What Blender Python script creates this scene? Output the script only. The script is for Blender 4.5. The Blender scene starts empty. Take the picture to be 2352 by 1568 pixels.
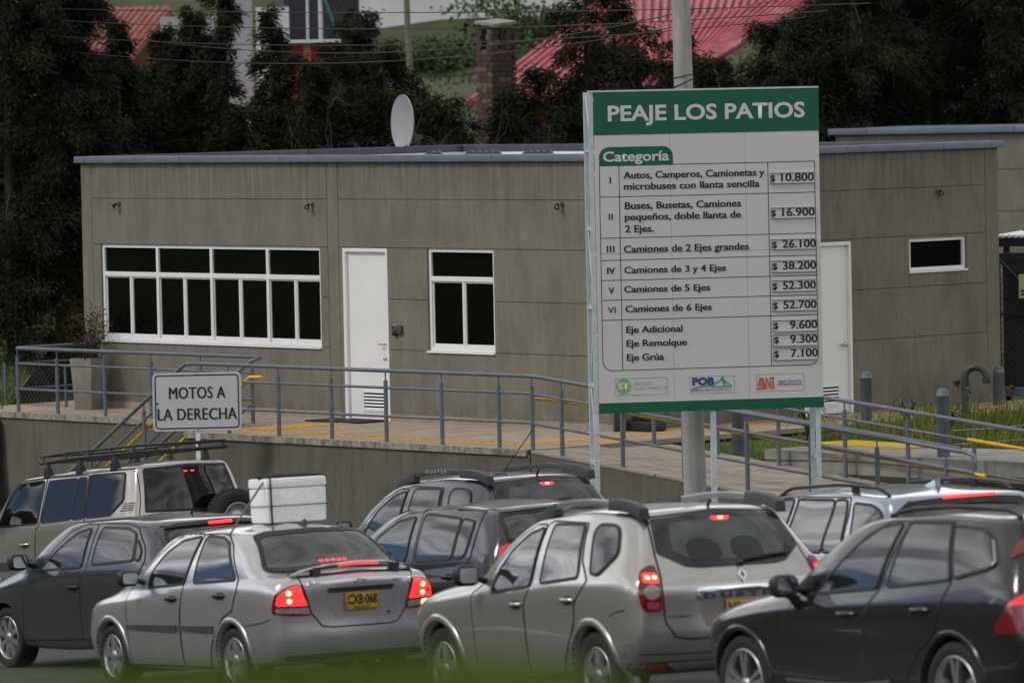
import bpy, bmesh, math, random
import numpy as np
from mathutils import Vector, Matrix, geometry
from mathutils.bvhtree import BVHTree

random.seed(7)
rng = np.random.default_rng(11)
C = bpy.context.scene.collection
SC = bpy.context.scene
R = math.radians

# ---------------------------------------------------------------- camera
CAMZ = 6.0
FPX, PITCH, ROLL = 12803.0, R(2.7076), R(-1.1625)      # focal length in photo pixels (2352 wide)
_fw = np.array([0, math.cos(PITCH), -math.sin(PITCH)])
_up = np.array([0, math.sin(PITCH), math.cos(PITCH)])
_rt = np.array([1.0, 0, 0])
RT = math.cos(ROLL) * _rt + math.sin(ROLL) * _up
UP = -math.sin(ROLL) * _rt + math.cos(ROLL) * _up
cam_data = bpy.data.cameras.new('camera')
cam = bpy.data.objects.new('camera', cam_data)
C.objects.link(cam)
cam_data.sensor_width = 36.0
cam_data.lens = FPX / 2352 * 36.0
cam_data.clip_start = 0.5
cam_data.clip_end = 3000
cam_data.dof.use_dof = True
cam_data.dof.focus_distance = 66.0
cam_data.dof.aperture_fstop = 3.5
cam.matrix_world = Matrix(((RT[0], UP[0], -_fw[0], 0), (RT[1], UP[1], -_fw[1], 0),
                           (RT[2], UP[2], -_fw[2], CAMZ), (0, 0, 0, 1)))
SC.camera = cam

# ---------------------------------------------------------------- world: cloudy afternoon sky
world = bpy.data.worlds.new('World')
SC.world = world
world.use_nodes = True
wn = world.node_tree
wn.nodes.clear()
def wnode(t, **k):
    n = wn.nodes.new(t)
    for a, b in k.items():
        setattr(n, a, b)
    return n
SUN_EL, SUN_AZ = R(46), R(-114)          # azimuth measured clockwise from +Y: behind and to the left
sky = wnode('ShaderNodeTexSky', sky_type='NISHITA', sun_disc=False, sun_elevation=SUN_EL,
            sun_rotation=SUN_AZ, altitude=2600.0, air_density=1.0, dust_density=1.0)
tc = wnode('ShaderNodeTexCoord')
mp = wnode('ShaderNodeMapping')
mp.inputs['Scale'].default_value = (1.0, 1.0, 2.6)
cl = wnode('ShaderNodeTexNoise')
cl.inputs['Scale'].default_value = 3.4
cl.inputs['Detail'].default_value = 9.0
cl.inputs['Roughness'].default_value = 0.58
cl.inputs['Distortion'].default_value = 0.35
ramp = wnode('ShaderNodeValToRGB')
ramp.color_ramp.elements[0].position = 0.36
ramp.color_ramp.elements[1].position = 0.47
cl2 = wnode('ShaderNodeTexNoise')
cl2.inputs['Scale'].default_value = 5.2
cl2.inputs['Detail'].default_value = 6.0
ramp2 = wnode('ShaderNodeValToRGB')
ramp2.color_ramp.elements[0].position = 0.34
ramp2.color_ramp.elements[0].color = (5.0, 5.2, 5.8, 1)
ramp2.color_ramp.elements[1].position = 0.68
ramp2.color_ramp.elements[1].color = (24.0, 23.8, 23.4, 1)
mix = wnode('ShaderNodeMix', data_type='RGBA')
bg = wnode('ShaderNodeBackground')
bg.inputs['Strength'].default_value = 0.10
wo = wnode('ShaderNodeOutputWorld')
L = wn.links.new
L(tc.outputs['Generated'], mp.inputs['Vector'])
L(mp.outputs['Vector'], cl.inputs['Vector'])
L(mp.outputs['Vector'], cl2.inputs['Vector'])
L(cl2.outputs['Fac'], ramp2.inputs['Fac'])
# cloud deck: a grey base overhead, broken into bright cumulus and blue gaps lower down
sep = wnode('ShaderNodeSeparateXYZ')
L(tc.outputs['Generated'], sep.inputs['Vector'])
cov = wnode('ShaderNodeMapRange')
cov.inputs['From Min'].default_value = 0.18
cov.inputs['From Max'].default_value = 0.55
cov.inputs['To Min'].default_value = -0.065
cov.inputs['To Max'].default_value = 0.12
L(sep.outputs['Z'], cov.inputs['Value'])
add = wnode('ShaderNodeMath', operation='ADD')
L(cl.outputs['Fac'], add.inputs[0]); L(cov.outputs['Result'], add.inputs[1])
L(add.outputs[0], ramp.inputs['Fac'])
low = wnode('ShaderNodeMapRange')
low.inputs['From Min'].default_value = 0.26
low.inputs['From Max'].default_value = 0.46
L(sep.outputs['Z'], low.inputs['Value'])
deck = wnode('ShaderNodeMix', data_type='RGBA')
deck2 = wnode('ShaderNodeValToRGB')
deck2.color_ramp.elements[0].position = 0.30
deck2.color_ramp.elements[0].color = (3.7, 3.7, 3.8, 1)
deck2.color_ramp.elements[1].position = 0.72
deck2.color_ramp.elements[1].color = (8.8, 8.7, 8.5, 1)
L(cl2.outputs['Fac'], deck2.inputs['Fac'])
L(low.outputs['Result'], deck.inputs['Factor'])
L(ramp2.outputs['Color'], deck.inputs['A'])
L(deck2.outputs['Color'], deck.inputs['B'])
L(ramp.outputs['Color'], mix.inputs['Factor'])
L(sky.outputs['Color'], mix.inputs['A'])
L(deck.outputs['Result'], mix.inputs['B'])
L(mix.outputs['Result'], bg.inputs['Color'])
L(bg.outputs['Background'], wo.inputs['Surface'])

# ---------------------------------------------------------------- sun, softened by thin cloud
sd = bpy.data.lights.new('sun', 'SUN')
sd.energy = 1.35
sd.angle = R(14)
sd.color = (1.0, 0.975, 0.94)
sun = bpy.data.objects.new('sun', sd)
C.objects.link(sun)
_sd = Vector((math.sin(SUN_AZ) * math.cos(SUN_EL), math.cos(SUN_AZ) * math.cos(SUN_EL), math.sin(SUN_EL)))
sun.rotation_euler = _sd.to_track_quat('Z', 'Y').to_euler()
sun.location = (-40, -20, 60)

SC.view_settings.view_transform = 'Standard'
SC.view_settings.look = 'None'
SC.view_settings.exposure = 0.06
SC.view_settings.gamma = 1.0
SC.view_settings.use_curve_mapping = False
SC.render.engine = 'CYCLES'
SC.cycles.max_bounces = 6
SC.cycles.transparent_max_bounces = 8

# ---------------------------------------------------------------- frames of reference
def at(u, v, y):
    """World point on the line of sight of photo pixel (u, v) at forward distance y."""
    d = _fw + RT * (u - 1176) / FPX - UP * (v - 784) / FPX
    d = d * (y / d[1])
    return Vector((d[0], d[1], d[2] + CAMZ))
BO = Vector((-2.30926, 76.75268, CAMZ - 4.65323))      # threshold of the white door, on the terrace
BTH = -R(47.632)                                        # heading of the main wall
DM = Vector((math.cos(BTH), math.sin(BTH), 0))
NM = Vector((math.sin(BTH), -math.cos(BTH), 0))
def B(s, n, z=0.0):
    """Building frame: s along the main wall, n out of it, z above the terrace."""
    return BO + DM * s + NM * n + Vector((0, 0, z))
RU, RL = (-.485, .875), (-.875, -.485)                  # road: downhill direction, its left
def road_z(x, y):
    S = np.clip(x * RU[0] + y * RU[1], -30, 160)
    return CAMZ - 5.457 - 0.0632 * (S - 45)

# ---------------------------------------------------------------- materials
MATS = {}
def mat(name, col, rough=0.6, metal=0.0, var=0.0, scale=8.0, bump=0.0, bscale=60.0, col2=None, stretch=None,
        spec=0.5, coat=0.0, emit=None, emit_s=0.0, ior=None, detail=6.0, fac=(0.35, 0.65), obj=False):
    if name in MATS:
        return MATS[name]
    m = bpy.data.materials.new(name)
    m.use_nodes = True
    nt = m.node_tree
    p = nt.nodes['Principled BSDF']
    p.inputs['Base Color'].default_value = (*col, 1)
    p.inputs['Roughness'].default_value = rough
    p.inputs['Metallic'].default_value = metal
    p.inputs['Specular IOR Level'].default_value = spec
    p.inputs['Coat Weight'].default_value = coat
    p.inputs['Coat Roughness'].default_value = 0.04
    if ior:
        p.inputs['IOR'].default_value = ior
    if emit:
        p.inputs['Emission Color'].default_value = (*emit, 1)
        p.inputs['Emission Strength'].default_value = emit_s
    co = nt.nodes.new('ShaderNodeTexCoord')
    src = co.outputs['Object']
    if stretch:
        mpn = nt.nodes.new('ShaderNodeMapping')
        mpn.inputs['Scale'].default_value = stretch
        nt.links.new(src, mpn.inputs['Vector'])
        vec = mpn.outputs['Vector']
    else:
        vec = src
    if var > 0 or col2:
        n = nt.nodes.new('ShaderNodeTexNoise')
        n.inputs['Scale'].default_value = scale
        n.inputs['Detail'].default_value = detail
        n.inputs['Roughness'].default_value = 0.62
        nt.links.new(vec, n.inputs['Vector'])
        rp = nt.nodes.new('ShaderNodeValToRGB')
        rp.color_ramp.elements[0].position, rp.color_ramp.elements[1].position = fac
        a = tuple(c * (1 - var) for c in col)
        b = tuple(min(1, c * (1 + var)) for c in col) if col2 is None else col2
        rp.color_ramp.elements[0].color = (*a, 1)
        rp.color_ramp.elements[1].color = (*b, 1)
        nt.links.new(n.outputs['Fac'], rp.inputs['Fac'])
        nt.links.new(rp.outputs['Color'], p.inputs['Base Color'])
        m['_col'] = 1
    if bump > 0:
        n2 = nt.nodes.new('ShaderNodeTexNoise')
        n2.inputs['Scale'].default_value = bscale
        n2.inputs['Detail'].default_value = 5.0
        nt.links.new(vec, n2.inputs['Vector'])
        bp = nt.nodes.new('ShaderNodeBump')
        bp.inputs['Strength'].default_value = bump
        bp.inputs['Distance'].default_value = 0.02
        nt.links.new(n2.outputs['Fac'], bp.inputs['Height'])
        nt.links.new(bp.outputs['Normal'], p.inputs['Normal'])
    MATS[name] = m
    return m

def stain(m, col, scale=(1.5, 1.5, 0.25), nscale=3.0, lo=0.5, hi=0.75, amount=0.6, zr=None):
    """Multiply shaped weather stains into a material's colour."""
    nt = m.node_tree
    p = nt.nodes['Principled BSDF']
    co = nt.nodes.new('ShaderNodeTexCoord')
    mpn = nt.nodes.new('ShaderNodeMapping')
    mpn.inputs['Scale'].default_value = scale
    nt.links.new(co.outputs['Object'], mpn.inputs['Vector'])
    n = nt.nodes.new('ShaderNodeTexNoise')
    n.inputs['Scale'].default_value = nscale
    n.inputs['Detail'].default_value = 8
    n.inputs['Roughness'].default_value = 0.65
    nt.links.new(mpn.outputs['Vector'], n.inputs['Vector'])
    mr = nt.nodes.new('ShaderNodeMapRange')
    mr.inputs['From Min'].default_value = lo
    mr.inputs['From Max'].default_value = hi
    mr.inputs['To Max'].default_value = amount
    nt.links.new(n.outputs['Fac'], mr.inputs['Value'])
    mx = nt.nodes.new('ShaderNodeMix')
    mx.data_type = 'RGBA'
    fac = mr.outputs['Result']
    if zr:                                   # only over a range of heights
        sp_ = nt.nodes.new('ShaderNodeSeparateXYZ'); nt.links.new(co.outputs['Object'], sp_.inputs['Vector'])
        mz = nt.nodes.new('ShaderNodeMapRange'); mz.inputs['From Min'].default_value, mz.inputs['From Max'].default_value = zr
        nt.links.new(sp_.outputs['Z'], mz.inputs['Value'])
        mm = nt.nodes.new('ShaderNodeMath'); mm.operation = 'MULTIPLY'
        nt.links.new(fac, mm.inputs[0]); nt.links.new(mz.outputs['Result'], mm.inputs[1]); fac = mm.outputs[0]
    nt.links.new(fac, mx.inputs['Factor'])
    if p.inputs['Base Color'].is_linked:
        nt.links.new(p.inputs['Base Color'].links[0].from_socket, mx.inputs['A'])
    else:
        mx.inputs['A'].default_value = p.inputs['Base Color'].default_value
    mx.inputs['B'].default_value = (*col, 1)
    nt.links.new(mx.outputs['Result'], p.inputs['Base Color'])
    return m

# ---------------------------------------------------------------- object helpers
def tag(o, label=None, cat=None, group=None, kind=None):
    if label: o['label'] = label
    if cat: o['category'] = cat
    if group: o['group'] = group
    if kind: o['kind'] = kind
    return o
def thing(name, label, cat, loc=(0, 0, 0), rotz=0.0, group=None):
    o = bpy.data.objects.new(name, None)
    C.objects.link(o)
    o.location = loc
    o.rotation_euler = (0, 0, rotz)
    o.empty_display_size = 0.2
    return tag(o, label, cat, group)
class MB:
    """Collects simple shapes into one mesh."""
    def __init__(s):
        s.v, s.f, s.sm = [], [], []
    def add(s, v, f, smooth=False):
        k = len(s.v)
        s.v += [tuple(p) for p in v]
        s.f += [tuple(i + k for i in q) for q in f]
        s.sm += [smooth] * len(f)
        return s
    def box(s, x0, x1, y0, y1, z0, z1):
        v = [(x, y, z) for x in (x0, x1) for y in (y0, y1) for z in (z0, z1)]
        return s.add(v, [(0, 1, 3, 2), (4, 6, 7, 5), (0, 4, 5, 1), (2, 3, 7, 6), (0, 2, 6, 4), (1, 5, 7, 3)])
    def tube(s, pts, r, n=8, r2=None, cap=True):
        pts = [Vector(p) for p in pts]
        m = len(pts)
        rs = [r + ((r2 if r2 is not None else r) - r) * i / max(1, m - 1) for i in range(m)]
        v, f = [], []
        px = None
        for i, p in enumerate(pts):
            d = (pts[min(i + 1, m - 1)] - pts[max(i - 1, 0)]).normalized()
            if px is None:
                px = d.orthogonal().normalized()
            px = (px - d * px.dot(d)).normalized()
            py = d.cross(px)
            for k in range(n):
                a = 2 * math.pi * k / n
                v.append(p + px * (rs[i] * math.cos(a)) + py * (rs[i] * math.sin(a)))
        for i in range(m - 1):
            for k in range(n):
                k2 = (k + 1) % n
                f.append((i * n + k, i * n + k2, (i + 1) * n + k2, (i + 1) * n + k))
        s.add(v, f, True)
        if cap:
            s.add(v[:n], [tuple(range(n - 1, -1, -1))])
            s.add(v[-n:], [tuple(range(n))])
        return s
    def lathe(s, prof, n=16, org=(0, 0, 0), axis='z', smooth=True):
        v, f = [], []
        for r, h in prof:
            for k in range(n):
                a = 2 * math.pi * k / n
                c, d = r * math.cos(a), r * math.sin(a)
                q = (c, d, h) if axis == 'z' else (c, h, d) if axis == 'y' else (h, c, d)
                v.append(tuple(q[i] + org[i] for i in range(3)))
        for i in range(len(prof) - 1):
            for k in range(n):
                k2 = (k + 1) % n
                q = (i * n + k, i * n + k2, (i + 1) * n + k2, (i + 1) * n + k)
                f.append(q if axis != 'y' else q[::-1])
        return s.add(v, f, smooth)
    def prism(s, poly, a, b, axis='y'):
        """Extrude a 2D polygon along an axis (y: poly is x,z; z: poly is x,y; x: poly is y,z)."""
        n = len(poly)
        def P(p, t):
            return (p[0], t, p[1]) if axis == 'y' else (p[0], p[1], t) if axis == 'z' else (t, p[0], p[1])
        v = [P(p, a) for p in poly] + [P(p, b) for p in poly]
        f = [(i, (i + 1) % n, (i + 1) % n + n, i + n) for i in range(n)]
        f += [tuple(range(n - 1, -1, -1)), tuple(range(n, 2 * n))]
        return s.add(v, f)
    def build(s, name, m, parent=None, loc=None, rotz=None, bevel=0.0):
        me = bpy.data.meshes.new(name)
        me.from_pydata([tuple(p) for p in s.v], [], s.f)
        me.polygons.foreach_set('use_smooth', s.sm)
        if bevel > 0 or True:
            bm = bmesh.new()
            bm.from_mesh(me)
            bmesh.ops.recalc_face_normals(bm, faces=bm.faces)
            if bevel > 0:
                bmesh.ops.bevel(bm, geom=[e for e in bm.edges if len(e.link_faces) == 2 and e.calc_face_angle(0) > 0.6],
                                offset=bevel, segments=2, affect='EDGES', profile=0.6)
                for q in bm.faces:
                    q.smooth = True
            bm.to_mesh(me)
            bm.free()
        if bevel > 0:
            me.set_sharp_from_angle(angle=0.9)
        me.update()
        return link(name, me, m, parent, loc, rotz)
def link(name, me, m, parent=None, loc=None, rotz=None):
    o = bpy.data.objects.new(name, me)
    C.objects.link(o)
    if m is not None and len(me.materials) == 0:
        me.materials.append(m)
    if parent: o.parent = parent
    if loc is not None: o.location = loc
    if rotz is not None: o.rotation_euler = (0, 0, rotz)
    return o
def copy_tree(o, parent=None):
    c = o.copy()
    C.objects.link(c)
    c.parent = parent
    for ch in list(o.children):
        copy_tree(ch, c)
    return c
def npmesh(name, V, F, m, parent=None, smooth=False):
    me = bpy.data.meshes.new(name)
    V = np.asarray(V, np.float32)
    F = np.asarray(F, np.int32)
    k = F.shape[1]
    me.vertices.add(len(V))
    me.vertices.foreach_set('co', V.ravel())
    me.loops.add(F.size)
    me.loops.foreach_set('vertex_index', F.ravel())
    me.polygons.add(len(F))
    me.polygons.foreach_set('loop_start', np.arange(len(F), dtype=np.int32) * k)
    me.polygons.foreach_set('loop_total', np.full(len(F), k, np.int32))
    if smooth:
        me.polygons.foreach_set('use_smooth', np.ones(len(F), bool))
    me.update(calc_edges=True)
    return link(name, me, m, parent)
_CAP = []
def _cap():
    if not _CAP:
        cu = bpy.data.curves.new('tmp', 'FONT'); cu.body = 'H'; cu.size = 1.0
        o = bpy.data.objects.new('tmp', cu); C.objects.link(o)
        me = bpy.data.meshes.new_from_object(o.evaluated_get(bpy.context.evaluated_depsgraph_get()))
        _CAP.append(max(v.co.y for v in me.vertices)); bpy.data.objects.remove(o); bpy.data.curves.remove(cu)
    return _CAP[0]
def text_mesh(name, s, m, parent, width=None, height=None, bold=0.0, depth=0.002, M=None, align='LEFT', spacing=1.0, fat=0.0):
    """Lettering as a mesh in the XZ plane (facing -Y); scaled to a cap height and a width."""
    cu = bpy.data.curves.new('tmp', 'FONT')
    cu.body = s
    cu.size = 1.0
    cu.offset = bold
    cu.space_character = spacing
    cu.resolution_u = 3
    cu.extrude = 0.0
    o = bpy.data.objects.new('tmp', cu)
    C.objects.link(o)
    dg = bpy.context.evaluated_depsgraph_get()
    me = bpy.data.meshes.new_from_object(o.evaluated_get(dg))
    bpy.data.objects.remove(o)
    bpy.data.curves.remove(cu)
    n = len(me.vertices)
    co = np.zeros(n * 3, np.float32)
    me.vertices.foreach_get('co', co)
    co = co.reshape(-1, 3)
    x0, x1 = co[:, 0].min(), co[:, 0].max()
    capH = _cap()
    sy = height / capH if height else 1
    sx = (width / (x1 - x0)) if width else sy
    out = np.zeros_like(co)
    out[:, 0] = (co[:, 0] - x0) * sx
    out[:, 2] = co[:, 1] * sy
    out[:, 1] = -depth
    if align == 'CENTER':
        out[:, 0] -= out[:, 0].max() / 2
    me.vertices.foreach_set('co', out.ravel())
    me.name = name
    me.materials.clear()
    o = link(name, me, m, parent)
    if fat:                                   # heavier strokes: the same letters again, a hair to the side
        bm = bmesh.new()
        for k, dx in enumerate((-fat, 0, fat)):
            n0 = len(bm.verts); bm.from_mesh(me); bm.verts.ensure_lookup_table()
            for v in bm.verts[n0:]: v.co.x += dx; v.co.y -= .0004 * k
        bm.to_mesh(me); bm.free()
    if M is not None:
        o.matrix_local = M
    return o
T = Matrix.Translation

# ================================================================ materials of the place
M_asphalt = mat('asphalt', (.045, .045, .048), .85, var=.25, scale=2.0, bump=.35, bscale=90)
stain(M_asphalt, (.022, .022, .023), (1, 1, 1), .8, .48, .7, .5)
M_line = mat('road_paint', (.62, .62, .6), .7, var=.15, scale=6)
M_soil = mat('bank_soil', (.05, .045, .028), .95, var=.3, scale=3, bump=.5, bscale=12)
M_lawn = mat('lawn_base', (.065, .11, .018), .95, var=.35, scale=3.5, bump=.6, bscale=40, col2=(.11, .15, .032))
M_stucco = mat('grey_stucco', (.203, .190, .153), .9, var=.11, scale=2.2, bump=.35, bscale=30, stretch=(3.0, 3.0, .55), fac=(.3, .7))
stain(M_stucco, (.132, .124, .10), (9.0, 9.0, .8), 2.2, .47, .72, .5)
stain(M_stucco, (.25, .235, .185), (14.0, 14.0, .5), 1.6, .60, .8, .45)
M_retain = mat('retaining_concrete', (.125, .115, .088), .92, var=.16, scale=1.6, bump=.3, bscale=26, stretch=(2, 2, .8))
stain(M_retain, (.055, .052, .043), (6, 6, .45), 2.0, .50, .74, .6)
stain(M_stucco, (.128, .119, .094), (1.3, 1.3, .7), 1.5, .46, .66, .6)
stain(M_stucco, (.10, .094, .075), (1, 1, .55), 34, .50, .72, .45)
stain(M_stucco, (.085, .08, .066), (7, 7, .35), 1.7, .42, .66, .75, (2.55, 3.6))
stain(M_stucco, (.10, .09, .068), (2.5, 2.5, 1.2), 2.0, .35, .6, .7, (.55, .0))
M_floor = mat('terrace_floor', (.37, .30, .225), .85, var=.14, scale=2.5, bump=.15, bscale=50)
stain(M_floor, (.2, .165, .13), (1, 1, 1), 2.2, .5, .75, .5)
M_edge = mat('terrace_edge', (.30, .275, .22), .9, var=.3, scale=14, bump=.4, bscale=60)
stain(M_edge, (.06, .055, .045), (3, 3, 1), 3, .5, .66, .8)
M_rampc = mat('ramp_concrete', (.33, .285, .235), .88, var=.16, scale=3, bump=.3, bscale=45)
stain(M_rampc, (.15, .125, .1), (1.2, 1.2, 1.2), 2.4, .48, .72, .6)
M_conc = mat('grey_concrete', (.26, .255, .235), .9, var=.16, scale=3.5, bump=.3, bscale=40)
stain(M_conc, (.1, .1, .09), (2, 2, .6), 2.5, .5, .75, .55)
M_coping = mat('slate_metal_coping', (.145, .19, .245), .5, metal=.25, var=.12, scale=3)
M_white = mat('white_paint', (.80, .80, .79), .42, var=.03, scale=3)
M_door = mat('white_door_paint', (.80, .80, .79), .4, var=.035, scale=1.2)
stain(M_door, (.5, .49, .47), (1, 1, .6), 1.6, .58, .8, .25)
M_glassd = mat('dark_window_glass', (.0015, .002, .002), .03, spec=.16)
M_rail = mat('grey_rail_paint', (.135, .155, .185), .42, metal=.1, var=.12, scale=9)
M_yellow = mat('yellow_rail_paint', (.74, .44, .02), .42, var=.12, scale=9)
M_tact = mat('tactile_yellow', (.68, .36, .045), .8, var=.2, scale=12, bump=.5, bscale=70)
M_dark = mat('black_plastic', (.014, .014, .015), .5)
M_steel = mat('satin_steel', (.5, .5, .5), .3, metal=.9)
M_galv = mat('galvanised_white_steel', (.55, .60, .62), .45, metal=.15, var=.12, scale=10)
M_pole = mat('pole_concrete', (.33, .32, .30), .9, var=.15, scale=5, bump=.3, bscale=50, stretch=(2, 2, .4))
stain(M_pole, (.16, .155, .145), (5, 5, .5), 2.2, .52, .75, .5)
M_roofwhite = mat('roof_membrane', (.66, .67, .68), .7, var=.12, scale=3)
M_blackwire = mat('wire_black', (.012, .012, .013), .6)

# ================================================================ ground, road, hillside
def grid_mesh(name, xs, ys, hf, m, kind='structure', parent=None):
    X, Y = np.meshgrid(xs, ys)
    Z = hf(X, Y)
    V = np.stack([X, Y, Z], -1).reshape(-1, 3)
    nx, ny = len(xs), len(ys)
    i = np.arange(nx - 1)[None, :] + nx * np.arange(ny - 1)[:, None]
    F = np.stack([i, i + 1, i + nx + 1, i + nx], -1).reshape(-1, 4)
    o = npmesh(name, V, F, m, parent, True)
    if kind: o['kind'] = kind
    return o
def ground_h(x, y):
    S = x * RU[0] + y * RU[1]
    t = x * RL[0] + y * RL[1]
    zr = road_z(x, y) - .03
    bank = np.where(t > 0, CAMZ - .12 - .03 * t, CAMZ - .12 + .278 * np.minimum(t, 0))
    far = np.clip((np.hypot(x, y) - 190) / 200, 0, 1)
    return np.maximum(zr, np.where(S < 60, bank, zr)) - far * 6
gx = np.unique(np.concatenate([np.linspace(-900, -60, 16), np.linspace(-60, 60, 121), np.linspace(60, 900, 16)]))
gy = np.unique(np.concatenate([np.linspace(-900, -20, 16), np.linspace(-20, 85, 106), np.linspace(85, 900, 18)]))
grid_mesh('ground', gx, gy, ground_h, M_soil)

def road_pt(S, t, dz=0.0):
    x = S * RU[0] + t * RL[0]; y = S * RU[1] + t * RL[1]
    n = RU[0] ** 2 + RU[1] ** 2
    return (x / n, y / n, float(road_z(x / n, y / n)) + dz)
Ss = np.linspace(-25, 140, 67)
Ts = np.linspace(-36, -17.3, 12)
V = [road_pt(s_, t_, .012) for s_ in Ss for t_ in Ts]
nt_ = len(Ts)
F = [(i * nt_ + j, (i + 1) * nt_ + j, (i + 1) * nt_ + j + 1, i * nt_ + j + 1) for i in range(len(Ss) - 1) for j in range(nt_ - 1)]
road = npmesh('road', V, F, M_asphalt, None, True)
road['kind'] = 'structure'
def lane_line(t, w=.12):
    mb = MB()
    ss = np.linspace(-20, 130, 76)
    v = [road_pt(s_, t + d, .018) for s_ in ss for d in (-w / 2, w / 2)]
    mb.add(v, [(2 * i, 2 * i + 2, 2 * i + 3, 2 * i + 1) for i in range(len(ss) - 1)])
    o = mb.build('lane_marking', M_line)
    o['kind'] = 'structure'
for t_ in (-19.4, -26.6, -30.6):
    lane_line(t_)

M_hill = mat('hill_pasture', (.034, .052, .012), .95, var=.35, scale=.8, bump=.5, bscale=12, col2=(.058, .072, .020))
hz_y = [60, 86, 100, 130, 150, 200, 260, 420, 700]
hz_z = [-3.5, -.05, 1.5, 4.3, 5.75, 16, 34, 70, 95]
def hill_h(x, y):
    z = np.interp(y, hz_y, hz_z) + CAMZ - 4.65
    z += .25 * np.sin(x * .31 + y * .17) + .15 * np.sin(x * .83 - y * .4)
    z += np.clip((-x - 14) / 40, 0, 1) * np.clip((y - 90) / 60, 0, 1) * 6
    return z - np.clip((86 - y) / 6, 0, 1) * 1.2
grid_mesh('hillside', np.linspace(-260, 260, 150), np.unique(np.concatenate([np.linspace(79, 170, 110), np.linspace(170, 700, 50)])), hill_h, M_hill)
# lawn left of the office
def lawnl(x, y):
    return np.interp(y, [66, 79.5, 80, 86, 95], [-6.5, -6, -.12, .25, .9]) + CAMZ - 4.65 + .08 * np.sin(x * 2.1) * np.sin(y * 1.7)
lw = grid_mesh('side_lawn', np.linspace(-70, -7.4, 60), np.linspace(66, 96, 61), lawnl, M_lawn)

# far wooded ridges all round the valley (what the car windows mirror)
M_ridge = mat('wooded_ridge', (.010, .014, .007), .95, var=.5, scale=.06, bump=.8, bscale=.4)
def ridge(name, rad, a0, a1, h0, h1):
    n = 120
    v, f = [], []
    for i in range(n + 1):
        a = R(a0 + (a1 - a0) * i / n)
        h = h0 + (h1 - h0) * (.5 + .5 * math.sin(i * .21 + h0)) + 5 * math.sin(i * .9) + 2.2 * math.sin(i * 2.7)
        e = min(1, i / 8, (n - i) / 8)
        for k, (rr, hh) in enumerate(((0, -30), (20, .45), (60, .8), (120, 1.0), (260, .7))):
            z = -30 if k == 0 else h * hh * e - (1 - e) * 20
            v.append(((rad + rr) * math.sin(a), (rad + rr) * math.cos(a), z))
    for i in range(n):
        for k in range(4):
            f.append((i * 5 + k, i * 5 + k + 1, (i + 1) * 5 + k + 1, (i + 1) * 5 + k))
    mb = MB(); mb.add(v, f, True)
    o = mb.build(name, M_ridge)
    o['kind'] = 'structure'
ridge('hills', 330, -128, -24, 70, 82)
ridge('hills', 420, 100, 215, 60, 90)

# ================================================================ the toll office
office = thing('toll_office', 'long single-storey grey stucco office with flat roof and slate coping', 'building', BO, BTH)
S0, S1, RD, ZT = -5.8, 5.37, 7.47, 3.54
def cells_main():
    return [(-5.8, -5.56, 0, ZT), (-5.56, -.31, 3.03, ZT), (-5.56, -.31, 2.37, 3.03), (-5.56, -5.37, .985, 2.37),
            (-.485, -.31, .985, 1.67), (-.485, -.31, 1.67, 2.37), (-5.56, -.31, 0, .985), (-.31, -.08, 0, ZT),
            (-.08, 5.37, 3.03, ZT), (-.08, 5.37, 2.37, 3.03), (-.08, -.005, 0, 2.37), (.935, 1.755, .98, 1.67),
            (.935, 1.755, 1.67, 2.37), (3.09, 5.37, .98, 1.67), (3.09, 5.37, 1.67, 2.37), (.935, 5.37, 0, .98)]
def cells_right():
    return [(0, 7.2, 3.03, ZT), (0, 7.2, 2.37, 3.03), (0, 3.545, 1.67, 2.37), (0, 3.545, .98, 1.67), (0, 3.545, 0, .98),
            (3.545, 4.505, 2.345, 2.37), (4.505, 5.655, 1.67, 2.37), (6.805, 7.2, 1.67, 2.37), (5.655, 6.805, 1.67, 1.87),
            (5.655, 6.805, 2.33, 2.37), (4.505, 7.2, .98, 1.67), (4.505, 7.2, 0, .98), (7.2, 7.47, 0, ZT)]
core = MB()
g = .0045
for a, b, c, d in cells_main():
    core.box(a, b, .02, .12, c, d)
    mb = MB(); mb.box(a + g, b - g, .0, .022, c + (g if c > 0 else 0), d - g)
    mb.build('wall_panel', M_stucco, office)
for a, b, c, d in cells_right():
    core.box(S1 - .12, S1 - .02, a + (.12 if a == 0 else 0), b, c, d)
    mb = MB(); mb.box(S1 - .022, S1, a + (.0225 if a == 0 else g), b - g, c + (g if c > 0 else 0), d - g)
    mb.build('wall_panel', M_stucco, office)
# inner core, side and back walls
core.box(S0, S0 + .12, .12, 7.47, 0, ZT)
core.box(S0 + .12, S1 - .12, 7.35, 7.47, 0, ZT)
core.build('wall', M_stucco, office)
inn = MB()
inn.box(S0 + .125, S1 - .125, .35, .37, 0, 3.2)           # dark sheets: dimness of the room behind the panes, put into their colour
inn.box(S1 - .40, S1 - .38, .38, 7.2, 0, 3.2)
inn.build('dark_room_backing', mat('dim_room', (.03, .03, .03), .9), office)
rf = MB(); rf.box(S0 + .121, S1 - .121, .121, 7.349, 3.2, 3.3); rf.build('roof', M_roofwhite, office)
pw = MB()
pw.box(S0 + .122, S0 + .15, .15, 7.32, 3.301, 3.53); pw.box(S0 + .15, S1 - .15, 7.31, 7.34, 3.301, 3.53)
pw.box(S0 + .15, S1 - .15, .125, .15, 3.301, 3.53); pw.build('parapet_lining', M_roofwhite, office)
M_copd = mat('slate_coping_shade', (.045, .055, .07), .6, var=.15, scale=4)  # darker copy of the coping: shade of its inner faces put into the colour
def coping(x0, x1, y0, y1, m=None):
    mb = MB(); mb.box(x0, x1, y0, y1, ZT + .002, ZT + .095); mb.build('coping', m or M_coping, office, bevel=.006)
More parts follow.
